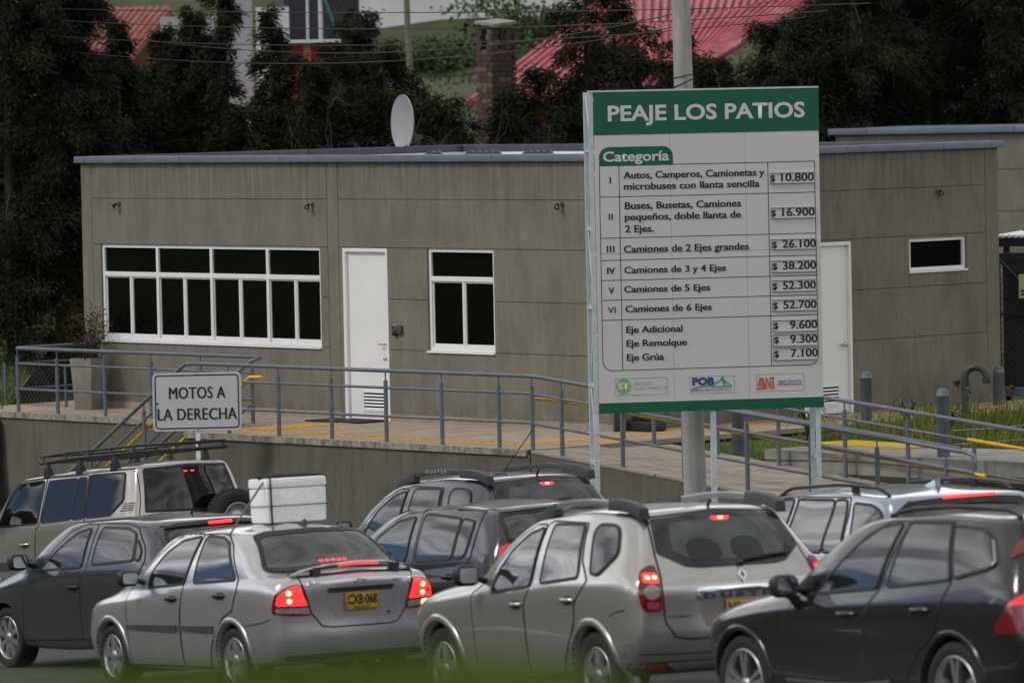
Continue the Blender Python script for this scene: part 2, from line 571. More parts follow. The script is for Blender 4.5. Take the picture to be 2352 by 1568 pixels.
js = [-5.87, -5.63, -3.44, -1.24, .95, 3.16, 5.44]
for a, b in zip(js, js[1:]): coping(a + .003, b - .003, -.07, .2)
jr = [.205, 2.3, 4.4, 6.3, 7.54]
for a, b in zip(jr, jr[1:]): coping(S1 - .2, S1 + .07, a + .003, b - .003)
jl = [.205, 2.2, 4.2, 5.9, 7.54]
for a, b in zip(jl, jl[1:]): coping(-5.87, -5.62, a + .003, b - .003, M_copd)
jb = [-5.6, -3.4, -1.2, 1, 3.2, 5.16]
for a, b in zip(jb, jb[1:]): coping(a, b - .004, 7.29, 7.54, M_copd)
sk = MB(); sk.box(-5.8, -.07, -.014, -.001, 0, .1); sk.box(.95, 5.37, -.014, -.001, 0, .1)
sk.build('skirting', mat('skirting_tile', (.3, .25, .2), .7, var=.15, scale=6), office)

def bars(mb, rects, y0, y1):
    for a, b, c, d in rects: mb.box(a, b, y0, y1, c, d)
def window(parent, M, w, z0, z1, mull, trans, lower, sill=True):
    """Aluminium window in the local XZ plane (x to the right, y inwards)."""
    o = bpy.data.objects.new('window', None); C.objects.link(o); o.parent = parent; o.matrix_local = M
    t = .045
    fr = MB()
    bars(fr, [(0, t, z0, z1), (w - t, w, z0, z1), (t, w - t, z0, z0 + t), (t, w - t, z1 - t, z1)], .03, .09)
    edges = [0] + mull + [w]
    for mx in mull: fr.box(mx - .026, mx + .026, .028, .092, z0 + t, z1 - t)
    if trans:
        for a, b in zip(edges, edges[1:]):
            fr.box(a + (t if a == 0 else .026), b - (t if b == w else .026), .026, .094, trans - .032, trans + .032)
    for x in lower: fr.box(x - .016, x + .016, .034, .086, z0 + t, trans - .032)
    if trans:
        allx = sorted(edges + lower)
        for i, (a, b) in enumerate(zip(allx, allx[1:])):
            y = .044 if i % 2 else .056
            aa = a + (t if a == 0 else .017); bb = b - (t if b == w else .017)
            fr.box(aa, bb, y, y + .03, z0 + t + .001, z0 + t + .05)
            fr.box(aa, bb, y, y + .03, trans - .055, trans - .033)
            fr.box(aa, aa + .022, y, y + .03, z0 + t + .05, trans - .055)
    fr.build('frame', M_white, o)
    if sill:
        s_ = MB(); s_.box(-.02, w + .005, -.025, .03, z0 - .028, z0 - .002); s_.build('sill', M_white, o)
    allx = sorted(edges + lower) if trans else edges
    for a, b in zip(allx, allx[1:]):
        mb = MB(); mb.box(a + .012, b - .012, .066, .072, z0 + .03, (trans or z1) - .03); mb.build('pane', M_glassd, o)
    if trans:
        for a, b in zip(edges, edges[1:]):
            mb = MB(); mb.box(a + .012, b - .012, .060, .066, trans + .03, z1 - .03); mb.build('pane', M_glassd, o)
    return o

window(office, T((-5.37, 0, 0)), 4.885, .985, 2.365, [1.26, 2.475, 3.715], 1.94, [.63, 1.85, 3.09, 4.3])
window(office, T((1.755, 0, 0)), 1.335, .985, 2.365, [], 1.96, [.68])
RW = T((S1, 0, 0)) @ Matrix.Rotation(math.pi / 2, 4, 'Z')        # local x runs along the side wall, y inwards
window(office, RW @ T((5.66, 0, 0)), 1.14, 1.885, 2.33, [], None, [])
def office_door(M, w, h, lever, knobx):
    o = bpy.data.objects.new('door', None); C.objects.link(o); o.parent = office; o.matrix_local = M
    f = MB(); bars(f, [(0, .055, 0, h), (w - .04, w, 0, h), (.055, w - .04, h - .05, h)], -.004, .11); f.build('frame', M_white, o)
    l = MB(); l.box(.058, w - .043, .045, .09, .012, h - .053); l.build('leaf', M_door, o)
    vx0, vx1 = (.33, .80) if lever else (.30, .72)
    v = MB(); bars(v, [(vx0, vx1, .12, .145), (vx0, vx1, .375, .4), (vx0, vx0 + .02, .145, .375), (vx1 - .02, vx1, .145, .375)], .03, .05)
    for i in range(5):
        z = .15 + i * .045
        v.add([(vx0 + .02, .032, z), (vx1 - .02, .032, z), (vx1 - .02, .043, z + .026), (vx0 + .02, .043, z + .026),
               (vx0 + .02, .035, z - .003), (vx1 - .02, .035, z - .003), (vx1 - .02, .046, z + .023), (vx0 + .02, .046, z + .023)],
              [(0, 1, 2, 3), (7, 6, 5, 4), (0, 4, 5, 1), (3, 2, 6, 7), (0, 3, 7, 4), (1, 5, 6, 2)])
    v.build('vent_grille', M_white, o)
    d = MB(); d.box(vx0 + .018, vx1 - .018, .0405, .0445, .146, .374); d.build('vent_opening', M_dark, o)
    hd = MB()
    if lever:
        hd.tube([(w - .075, .045, 1.05), (w - .075, -.01, 1.05)], .012); hd.tube([(w - .072, -.01, 1.05), (w - .21, -.012, 1.05)], .011)
    else:
        hd.lathe([(.0, -.05), (.028, -.045), (.036, -.02), (.03, 0), (.014, .01), (.014, .05)], 12, (knobx, 0, .94), 'y')
    hd.build('handle', M_steel, o)
    if lever:
        k = MB(); k.lathe([(0, -.035), (.022, -.03), (.026, 0), (.026, .05)], 12, (w - .075, 0, .85), 'y'); k.build('deadbolt', M_steel, o)
    return o
office_door(T((-.002, 0, 0)), .935, 2.36, True, 0)
office_door(RW @ T((3.55, 0, 0)), .95, 2.34, False, .79)
# clutter on the roof, behind the parapet
def roof_bundle(s, n, k, lab):
    mb = MB()
    for i in range(k):
        mb.tube([(-.25 + i * .13, 0, .07), (-.18 + i * .13, .04, .12), (-.1 + i * .13, 0, .07)], .07, 7)
    mb.box(-.3, -.25 + k * .13, -.05, .08, 0, .08)
    o = mb.build('roof_hose', M_dark, None, B(s, n, 3.505) + Vector((0, 0, 0)), BTH); tag(o, lab, 'hose')
for s_, k_, lab in ((1.7, 2, 'short coil of black hose on the office roof near the dish'),
                    (2.5, 5, 'longest row of black hose loops lying along the roof parapet'),
                    (3.65, 4, 'row of black hose loops on the roof edge nearest the price board')):
    st = MB(); st.box(-.5, .9, -.1, .1, -.2, 0); roof_bundle(s_, -.3, k_, lab)
mb = MB(); mb.box(-.16, .16, -.12, .12, 0, .28); o = mb.build('rooftop_box', M_roofwhite, None, B(.35, -.45, 3.3), BTH, bevel=.02)
tag(o, 'small white box on the office roof above the white door', 'box')
mb = MB(); mb.prism([(0, 0), (1.25, 0), (1.25, .5), (.75, .48), (.62, .42)], 0, 1.6)
o = mb.build('skylight', M_roofwhite, None, B(3.75, -2.2, 3.3), BTH); tag(o, 'white sloping rooflight on the office roof beside the price board', 'rooflight')

# floodlights on the wall
M_lampm = mat('lamp_grey', (.09, .09, .095), .45, metal=.3)
def floodlight(s, n, z, face, lab, tilt):
    o = thing('floodlight', lab, 'floodlight', B(s, n, z), BTH + face, 'floodlights on the office walls')
    o.scale = (.52, .52, .52)
    m = MB(); m.box(-.06, .06, -.02, 0, -.02, .12); m.build('bracket', M_lampm, o, bevel=.005)
    a = MB(); a.tube([(0, -.02, .04), (0, -.1, .05), (0, -.15, .02)], .014); a.tube([(.02, -.02, 0), (.03, -.06, -.14), (-.05, -.09, -.16), (-.07, -.12, -.03)], .006, 6); a.build('arm', M_dark, o)
    h = MB(); h.lathe([(.0, .09), (.035, .085), (.045, .02), (.075, -.04), (.075, -.055), (.06, -.05), (0, -.03)], 14)
    hh = h.build('lamp_head', M_dark, o); hh.location = (-.03, -.17, .0); hh.rotation_euler = (R(-38), R(tilt), 0)
    r_ = MB(); r_.lathe([(0, -.045), (.055, -.048), (.0, -.04)], 12); rr = r_.build('reflector', mat('lamp_reflector', (.6, .6, .6), .25, metal=.6), hh)
floodlight(-4.91, 0.0, 2.93, 0, 'floodlight above the long window near the left end of the wall', 35)
floodlight(-.61, 0.0, 2.93, 0, 'floodlight between the long window and the first white door', -25)
floodlight(4.47, 0.0, 2.95, 0, 'floodlight on the wall just left of the price board', -40)
floodlight(5.37, -6.23, 2.95, math.pi / 2, 'floodlight on the shaded side wall above the small window', 20)
# keypad
o = thing('door_keypad', 'small grey and black keypad entry box on the wall by the first white door', 'keypad', B(1.04, 0, 1.2), BTH)
m = MB(); m.box(.095, .19, -.045, -.001, -.0, .115); m.build('housing', M_lampm, o, bevel=.006)
m = MB(); m.box(0, .092, -.05, -.001, .045, .125); m.build('key_panel', M_steel, o, bevel=.005)
m = MB(); m.box(.012, .085, -.052, -.001, -.03, .042); m.build('reader', M_dark, o, bevel=.006)
m = MB()
for i in range(3):
    for j in range(4): m.box(.014 + i * .025, .030 + i * .025, -.053, -.051, .053 + j * .017, .064 + j * .017)
m.build('keys', M_dark, o)
# mat
m = MB(); m.box(-.55, .55, -.62, -.1, 0, .018); o = m.build('doormat', mat('rubber_mat', (.02, .02, .02), .9, bump=.5, bscale=90), None, B(.45, .04, .004), BTH, bevel=.004)
tag(o, 'black rubber doormat on the terrace in front of the first white door', 'doormat')

# ================================================================ rear annex behind the office, right
anx = thing('annex_building', 'second grey stucco building with slate coping behind the office on the right', 'building', at(1924, 640, 90), -R(20))
LW, ZA = 9.0, 3.62
zb = BO.z - anx.location.z
gr = [0, .98, 1.67, 2.37, 3.03, ZA]
for i, (c, d) in enumerate(zip(gr, gr[1:])):
    for a, b in ((0, 2.6), (2.6, 5.4), (5.4, LW)):
        mb = MB(); mb.box(a + g, b - g, 0, .03, zb + c + g, zb + d - g); mb.build('wall_panel', M_stucco, anx)
mb = MB(); mb.box(0, LW, .022, 4, zb - .4, zb + ZA); mb.build('wall', M_stucco, anx)
for a, b in ((-.1, .55), (.55, 3.0), (3.0, 6.0), (6.0, LW)):
    mb = MB(); mb.box(a + .003, b - .003, -.08, .25, zb + ZA + .002, zb + ZA + .1); mb.build('coping', M_coping, anx, bevel=.006)
mb = MB(); mb.box(-.1, LW, .25, 4.1, zb + ZA + .002, zb + ZA + .09); mb.build('roof', M_coping, anx)
# side yard: canopy and mesh gate between office and annex
P = B(5.9, -7.9, 0)
cp = thing('canopy', 'white corrugated canopy edge at the right end of the office', 'canopy', at(2290, 546, 79.5), -R(18))
mb = MB()
for i in range(14): mb.tube([(i * .09, 0, .02), (i * .09, 1.6, .03)], .024, 6)
mb.build('roof_sheet', M_white, cp)
mb = MB(); mb.box(-.02, 1.3, .05, .12, -.13, -.005); mb.box(1.2, 1.28, .3, .38, -2.7, .03); mb.box(.02, .1, .3, .38, -2.7, .03); mb.build('beam', M_dark, cp)
gt = thing('mesh_gate', 'dark mesh gate with diagonal brace at the right end of the office', 'gate', at(2291, 905, 79.0), -R(18))
M_gate = mat('gate_dark', (.022, .023, .026), .6)
M_gatei = mat('gate_mesh', (.05, .05, .055), .7, var=.2, scale=30, bump=.4, bscale=120)
mb = MB(); mb.box(0, .06, 0, .05, 0, 2.0); mb.box(.06, 1.6, 0, .05, 1.9, 2.0); mb.box(.06, 1.6, 0, .05, 0, .07); mb.box(.06, 1.6, 0, .05, 1.12, 1.16)
mb.build('frame', M_gate, gt)
mb = MB(); mb.tube([(.02, -.02, 1.95), (1.5, -.02, .4)], .03); mb.build('brace', M_gate, gt)
mb = MB()
for i in range(36):
    x = -1.5 + i * .09
    a, b = max(x, .06), min(x + 1.83, 1.6)
    if a < b:
        mb.tube([(a, .03, .07 + (a - x)), (b, .03, .07 + (b - x))], .006, 4, cap=False)
        mb.tube([(1.66 - a, .036, .07 + (a - x)), (1.66 - b, .036, .07 + (b - x))], .006, 4, cap=False)
mb.build('mesh', M_gatei, gt)
mb = MB(); mb.box(.06, 1.6, .2, .22, 0, 2.0); mb.build('backing_sheet', M_gatei, gt)
mb = MB(); mb.box(0, 1.7, -.5, -.3, .0, .12); mb.box(0, 1.7, -.3, .3, 0, .03); mb.build('threshold', M_coping, gt)
ws = thing('warning_sign', 'pale green warning sign with a yellow triangle at the right edge of the photo', 'sign', at(2341, 685, 78.4), -R(18))
mb = MB(); mb.box(0, .26, -.012, 0, 0, .34); mb.build('plate', mat('sign_pale_green', (.42, .52, .38), .5), ws)
mb = MB(); mb.prism([(.02, .15), (.24, .15), (.13, .33)], -.018, -.013); mb.build('triangle', mat('sign_yellow', (.75, .58, .03), .5), ws)
mb = MB(); mb.prism([(.125, .2), (.16, .25), (.135, .25), (.15, .3), (.11, .24), (.135, .24)], -.022, -.0185); mb.build('bolt_symbol', M_dark, ws)
mb = MB(); mb.box(.03, .22, -.015, -.0125, .09, .12); mb.box(.03, .18, -.015, -.0125, .04, .07); mb.build('print', M_dark, ws)

# satellite dish on a mast behind the office
sd_ = thing('satellite_dish', 'grey satellite dish seen nearly edge-on behind the office roof', 'satellite dish', at(926, 300, 88.0))
bm = bmesh.new(); v0 = []
for k, (rr, hh) in enumerate(((0, .075), (.15, .066), (.30, .040), (.40, .008), (.42, 0), (.42, -.018), (.40, -.012), (.30, .020), (.15, .046), (0, .055))):
    v0.append([bm.verts.new((hh, rr * .92 * math.cos(t), rr * 1.06 * math.sin(t))) for t in np.linspace(0, 2 * math.pi, 37)[:-1]])
for a_, b_ in zip(v0, v0[1:]):
    for k in range(36): bm.faces.new((a_[k], a_[(k + 1) % 36], b_[(k + 1) % 36], b_[k]))
bmesh.ops.remove_doubles(bm, verts=bm.verts, dist=1e-4); bmesh.ops.recalc_face_normals(bm, faces=bm.faces)
for f in bm.faces: f.smooth = True
me = bpy.data.meshes.new('reflector'); bm.to_mesh(me); bm.free(); me.set_sharp_from_angle(angle=.7)
rf_ = link('reflector', me, mat('dish_grey', (.42, .42, .44), .5, var=.04, scale=3), sd_)
rf_.rotation_euler = (0, R(1), R(28)); rf_.location = (-.0, 0, .12)
mb = MB(); mb.tube([(.06, .05, .1), (.16, .12, -.16), (.16, .12, -3.6)], .028, 8); mb.tube([(-.08, -.2, -.30), (.30, -.05, -.12)], .012, 6); mb.box(.17, .27, .02, .12, -.24, -.08); mb.build('mast', M_lampm, sd_)

# ================================================================ terrace, stairs, ramp
ter = thing('terrace', 'raised concrete terrace with beige floor in front of the office', 'terrace', BO, BTH)
DEEP = -4.2
def slab(x0, x1, y0, y1):
    mb = MB(); mb.box(x0, x1, y0, y1, -.06, .0); mb.build('floor_slab', M_floor, ter)
# local y = -n
slab(-7.2, .2, -1.47, -.001); slab(.203, 5.37, -2.99, -.001); slab(5.373, 6.98, -2.99, 9.0); slab(-7.2, -5.83, .002, 1.2)
for x0, x1, n in ((-7.2, -4.6, 1.52), (-4.597, -2.0, 1.52), (-1.997, .15, 1.52), (.2, 3.4, 3.05), (3.403, 6.98, 3.05)):
    mb = MB(); mb.box(x0, x1, -n, -n + .12, -.075, .004); mb.build('edge_strip', M_edge, ter)
mb = MB(); mb.box(-7.2, .15, -1.49, -1.25, DEEP, -.062); mb.box(.23, .45, -3.0, -1.5, DEEP, -.062); mb.box(.45, 7.02, -3.02, -2.8, DEEP, -.062)
mb.build('retaining_wall', M_retain, ter)
mb = MB(); mb.box(-7.2, 6.9, -1.25, .3, DEEP, -.065); mb.box(.45, 6.9, -2.8, -1.25, DEEP, -.066); mb.box(5.4, 6.9, .3, 9, DEEP, -.067); mb.build('fill', M_retain, ter)
# yellow tactile paving
tp = MB()
def tact(x0, x1, y0, y1):
    o = MB(); o.box(x0, x1, y0, y1, .0, .006)
    k = int(max(x1 - x0, y1 - y0) / .1)
    for i in range(k):
        if x1 - x0 > y1 - y0: o.box(x0 + i * .1 + .02, x0 + i * .1 + .08, y0 + .03, y1 - .03, .006, .011)
        else: o.box(x0 + .03, x1 - .03, y0 + i * .1 + .02, y0 + i * .1 + .08, .006, .011)
    o.build('tactile_strip', M_tact, ter)
tact(.9, 6.02, -2.42, -2.22); tact(6.02, 6.22, -2.42, 7.5); tact(.35, .9, -2.42, -2.05); tact(.62, .9, -2.05, -.65)
tact(.35, .62, -1.35, -1.05); tact(6.22, 6.95, -1.4, -1.2)
# stairs going down to the left in front of the left terrace
for i in range(13):
    mb = MB(); x1 = .2 - i * .28
    mb.box(x1 - .28, x1 - .002, -2.96, -1.50, -3.4, -(i + 1) * .17); mb.build('step', M_retain, ter)
# ramp
G = -.0928
ramp = thing('access_ramp', 'concrete access ramp with jointed slabs sloping down to the right', 'ramp', B(6.98, 0, 0), BTH)
mb = MB()
def wedge(mb, x0, x1, y0, y1, top, bot):
    v = [(x, y, z) for x in (x0, x1) for y in (y0, y1) for z in (bot, G * x + top)]
    mb.add(v, [(0, 1, 3, 2), (4, 6, 7, 5), (0, 4, 5, 1), (2, 3, 7, 6), (0, 2, 6, 4), (1, 5, 7, 3)])
wedge(mb, .042, 16, -3.0, -.93, -.03, DEEP); mb.build('ramp_body', M_retain, ramp)
x = .045
for k in range(14):
    w = 1.12
    for (y0, y1) in ((-3.01, -1.98), (-1.97, -.935)):
        mb = MB()
        off = .0 if y0 < -2 else .28
        xa, xb = x + off + .011, x + w + off - .011
        v = [(xa + .35 * (y - y0) * .3, y, G * (xa) + t) for y in (y0, y1) for t in (-.03, .0)] + [(xb + .35 * (y - y0) * .3, y, G * xb + t) for y in (y0, y1) for t in (-.03, .0)]
        mb.add(v, [(0, 1, 3, 2), (4, 6, 7, 5), (0, 4, 5, 1), (2, 3, 7, 6), (0, 2, 6, 4), (1, 5, 7, 3)])
        mb.build('ramp_slab', M_rampc, ramp)
    x += w
# ---------------------------------------------------------------- railings
def post(mb_parent, x, y, zb_, zt):
    m = MB(); m.tube([(x, y, zb_), (x, y, zt - .11)], .028, 8); m.tube([(x, y, zt - .11), (x, y, zt)], .010, 6); m.build('post', M_rail, mb_parent)
def rail(name, par, pts, r, m):
    q = MB(); q.tube(pts, r, 8); return q.build(name, m, par)
ra = thing('railing', 'long grey tubular railing along the terrace edge, stairs and ramp front', 'railing', BO, BTH)
Y = -2.95
def rp(s): return G * max(0, s - 6.98)
for s in (1.05, 2.08, 3.15, 4.23, 5.31, 6.39, 7.01, 7.55, 8.64, 9.72, 10.81, 11.88, 12.97, 14.07):
    post(ra, s, Y, rp(s) - .01, rp(s) + .91)
st = .608
def stz(s): return .92 + st * (s - .15)
for s in (-.76, -1.95, -2.9): post(ra, s, Y, stz(s) - .98, stz(s))
rail('top_rail', ra, [(-3.1, Y, stz(-3.1)), (-.1, Y, stz(-.1)), (.15, Y, .905), (.35, Y, .92), (6.9, Y, .925), (7.15, Y, .915), (14.4, Y, .235), (14.52, Y, .2), (14.54, Y, .12)], .027, M_rail)
rail('mid_rail', ra, [(.16, Y, .70), (6.95, Y, .705), (7.15, Y, .69), (14.5, Y, .0)], .018, M_rail)
rail('low_rail', ra, [(.16, Y, .335), (6.95, Y, .335), (7.15, Y, .32), (14.5, Y, -.36)], .018, M_rail)
for i, dz in enumerate((-.24, -.6)):
    rail('stair_rail', ra, [(-3.1, Y, stz(-3.1) + dz), (.1, Y, stz(.1) + dz)], .018, M_rail)
rail('handrail', ra, [(7.0, Y + .07, .63), (7.25, Y + .07, .635), (7.5, Y + .07, .615), (14.45, Y + .07, -.02), (14.62, Y + .07, -.035)], .023, M_yellow)
rail('handrail', ra, [(-3.1, Y + .07, stz(-3.1) - .335), (.05, Y + .07, stz(.05) - .335), (.25, Y + .07, .66)], .023, M_yellow)
rb = thing('railing', 'grey tubular railing round the left terrace beside the concrete planter', 'railing', BO, BTH)
Y = -1.4
for s in (-5.58, -4.66, -3.57, -2.53, -1.43, -.32): post(rb, s, Y, 0, .91)
post(rb, -5.62, -.1, 0, .91)
rail('top_rail', rb, [(-5.62, -.05, .92), (-5.62, -1.36, .92), (-5.58, Y, .92), (-.25, Y, .92), (-.02, Y - .1, .92), (-.08, Y - .2, .88), (-.4, Y - .2, .71), (-3.1, Y - .2, -.93)], .027, M_rail)
for z, dz in ((.70, -.24), (.335, -.6)):
    rail('mid_rail' if z > .5 else 'low_rail', rb, [(-5.62, -.05, z), (-5.62, Y, z), (-.34, Y, z)], .018, M_rail)
    rail('stair_rail', rb, [(-3.1, Y - .2, -.93 + dz), (-.1, Y - .2, .89 + dz)], .018, M_rail)
post(rb, -1.3, Y - .2, -.9, .17)
rail('handrail', rb, [(.22, Y - .27, .67), (-.04, Y - .27, .665), (-.3, Y - .27, .5), (-3.1, Y - .27, -1.2)], .023, M_yellow)
rc = thing('railing', 'grey tubular railing along the back of the ramp beside the lawn', 'railing', BO, BTH)
Y = -1.05
for s in (6.66, 7.22, 8.37, 9.45, 10.6, 11.66, 12.75, 13.85): post(rc, s, Y, rp(s) - .01, rp(s) + .95)
rail('top_rail', rc, [(6.6, Y, .95), (7.1, Y, .94), (15.5, Y, .165)], .027, M_rail)
rail('mid_rail', rc, [(6.6, Y, .73), (7.1, Y, .72), (15.5, Y, -.055)], .018, M_rail)
rail('low_rail', rc, [(6.6, Y, .36), (7.1, Y, .35), (15.5, Y, -.43)], .018, M_rail)
rail('handrail', rc, [(12.72, Y - .07, .22), (15.5, Y - .07, -.04)], .023, M_yellow)
rail('handrail', rc, [(6.62, Y - .07, .62), (7.1, Y - .07, .615), (12.6, Y - .07, .11)], .020, M_rail)

# ---------------------------------------------------------------- lawn, low wall and pad right of the office
lw_ = thing('low_wall', 'low grey concrete wall and pad between the ramp and the lawn', 'wall', BO, BTH)
mb = MB(); mb.prism([(9.05, -.9), (15.8, -.9), (15.8, .5), (12.4, .8), (9.9, .45), (9.05, -.2)], -3.6, -.045, 'z'); mb.build('wall', M_conc, lw_)
ym = MB()
ym.prism([(8.85, -.05), (10.6, .05), (10.75, .6), (10.2, .62), (9.0, .75)], -.045, -.022, 'z')
o = ym.build('tactile_mat', mat('yellow_mat', (.50, .35, .025), .75, var=.15, scale=5, bump=.4, bscale=60), None, BO, BTH); tag(o, 'yellow tactile mat lying on the grey concrete pad', 'tactile mat')
def lawn2(X, Y_):
    s = X; n = -Y_
    return -.12 + .06 * np.sin(s * 1.3) * np.cos(n * 1.1) - .012 * (s - 7) + .03 * np.clip(-n - 1, 0, 3)
lo = grid_mesh('front_lawn', np.linspace(6.99, 19, 40), np.linspace(-.92, 9, 30), lawn2, M_lawn)
lo.location = BO; lo.rotation_euler = (0, 0, BTH)
ar = MB(); ar.prism([(6.99, -.93), (19, -.93), (19, 9), (6.99, 9)], -4, -.3, 'z'); o = ar.build('lawn_bed', M_soil, None, BO, BTH); o['kind'] = 'structure'

M_boll = mat('bollard_paint', (.11, .13, .155), .5, var=.12, scale=8)
def bollard(p, h, lab):
    m = MB(); r_ = .078
    m.lathe([(r_, -.1), (r_, h - .1), (r_ + .004, h - .098), (r_ + .004, h - .08), (r_, h - .078), (r_ * .93, h - .045), (r_ * .7, h - .015), (r_ * .35, h - .003), (0, h)], 18)
    o = m.build('bollard', M_boll, None, p); tag(o, lab, 'bollard', 'grey bollards round the lawn')
def bp(u, v, d): 
    q = at(u, v, d); return q
p = at(1696, 1046, 70.5); bollard(p, .80, 'grey bollard directly under the price board between its posts')
p = at(1991, 990, 74.0); bollard(p, .80, 'grey bollard nearest the second white door')
p = at(2167.5, 1050, 67.5); bollard(p, .84, 'grey bollard standing on the grey concrete pad')
p = at(2295, 933, 77.0); bollard(p, .56, 'grey bollard at the right corner of the office')
p = at(1992, 1012, 75.2)
o = thing('vent_pipe', 'dark grey gooseneck vent pipe rising from the grass', 'pipe', at(2218, 958, 73.0) + Vector((0, 0, -.1)), -R(10))
mb = MB(); pts = [(0, 0, 0), (0, 0, .62)] + [(.14 - .14 * math.cos(a), 0, .62 + .14 * math.sin(a)) for a in np.linspace(.3, math.pi, 9)] + [(.28, 0, .56)]
mb.tube(pts, .050, 12); mb.build('bend', mat('pvc_dark', (.042, .05, .05), .5), o)
mb = MB(); mb.lathe([(.058, .46), (.058, .58)], 12); mb.lathe([(.058, .0), (.058, .07)], 12, (.28, 0, .54)); mb.build('collar', mat('pvc_dark2', (.036, .043, .043), .5), o)
# thin guy wires between the bollards
for k, (a, b) in enumerate(((at(1905, 963, 74), at(2230, 942, 76.9)), (at(1935, 955, 75), at(2280, 930, 77)), (at(2190, 988, 69), at(2352, 976, 70)), (at(2190, 1020, 68), at(2352, 1008, 69)))):
    mb = MB(); mb.tube([a, (a + b) / 2 + Vector((0, 0, -.01)), b], .004, 5); o = mb.build('fence_wire', mat('wire_pale', (.4, .4, .38), .5), None)
    tag(o, ['pale wire strung low from the second door to the bollard', 'pale wire along the base of the side wall', 'upper pale wire right of the bollard on the pad', 'lower pale wire right of the bollard on the pad'][k], 'wire')
mb = MB(); mb.box(-.22, .22, -.15, .15, 0, .14); mb.box(-.17, .17, -.1, .1, .14, .2)
o = mb.build('rat_trap_box', M_dark, None, B(5.62, -.35, 0), BTH, bevel=.02); tag(o, 'black plastic bait box on the terrace floor below the price board', 'box')

# planter
pl = thing('planter', 'tall square tapered concrete planter at the left end of the office', 'planter', B(-5.22, .38, 0), BTH + R(12))
mb = MB(); a, b, h = .155, .2, .74
v = [(-a, -a, 0), (a, -a, 0), (a, a, 0), (-a, a, 0), (-b, -b, h), (b, -b, h), (b, b, h), (-b, b, h), (-b + .03, -b + .03, h), (b - .03, -b + .03, h), (b - .03, b - .03, h), (-b + .03, b - .03, h), (-b + .03, -b + .03, h - .07), (b - .03, -b + .03, h - .07), (b - .03, b - .03, h - .07), (-b + .03, b - .03, h - .07)]
mb.add(v, [(0, 3, 2, 1), (0, 1, 5, 4), (1, 2, 6, 5), (2, 3, 7, 6), (3, 0, 4, 7), (4, 5, 9, 8), (5, 6, 10, 9), (6, 7, 11, 10), (7, 4, 8, 11), (8, 9, 13, 12), (9, 10, 14, 13), (10, 11, 15, 14), (11, 8, 12, 15)])
M_plant = mat('planter_concrete', (.235, .225, .2), .9, var=.18, scale=4, bump=.3, bscale=40); stain(M_plant, (.12, .10, .075), (2, 2, .8), 2, .5, .7, .6)
mb.build('pot', M_plant, pl, bevel=.008)
mb = MB(); mb.box(-b + .032, b - .032, -b + .032, b - .032, h - .12, h - .065); mb.build('soil', M_soil, pl)

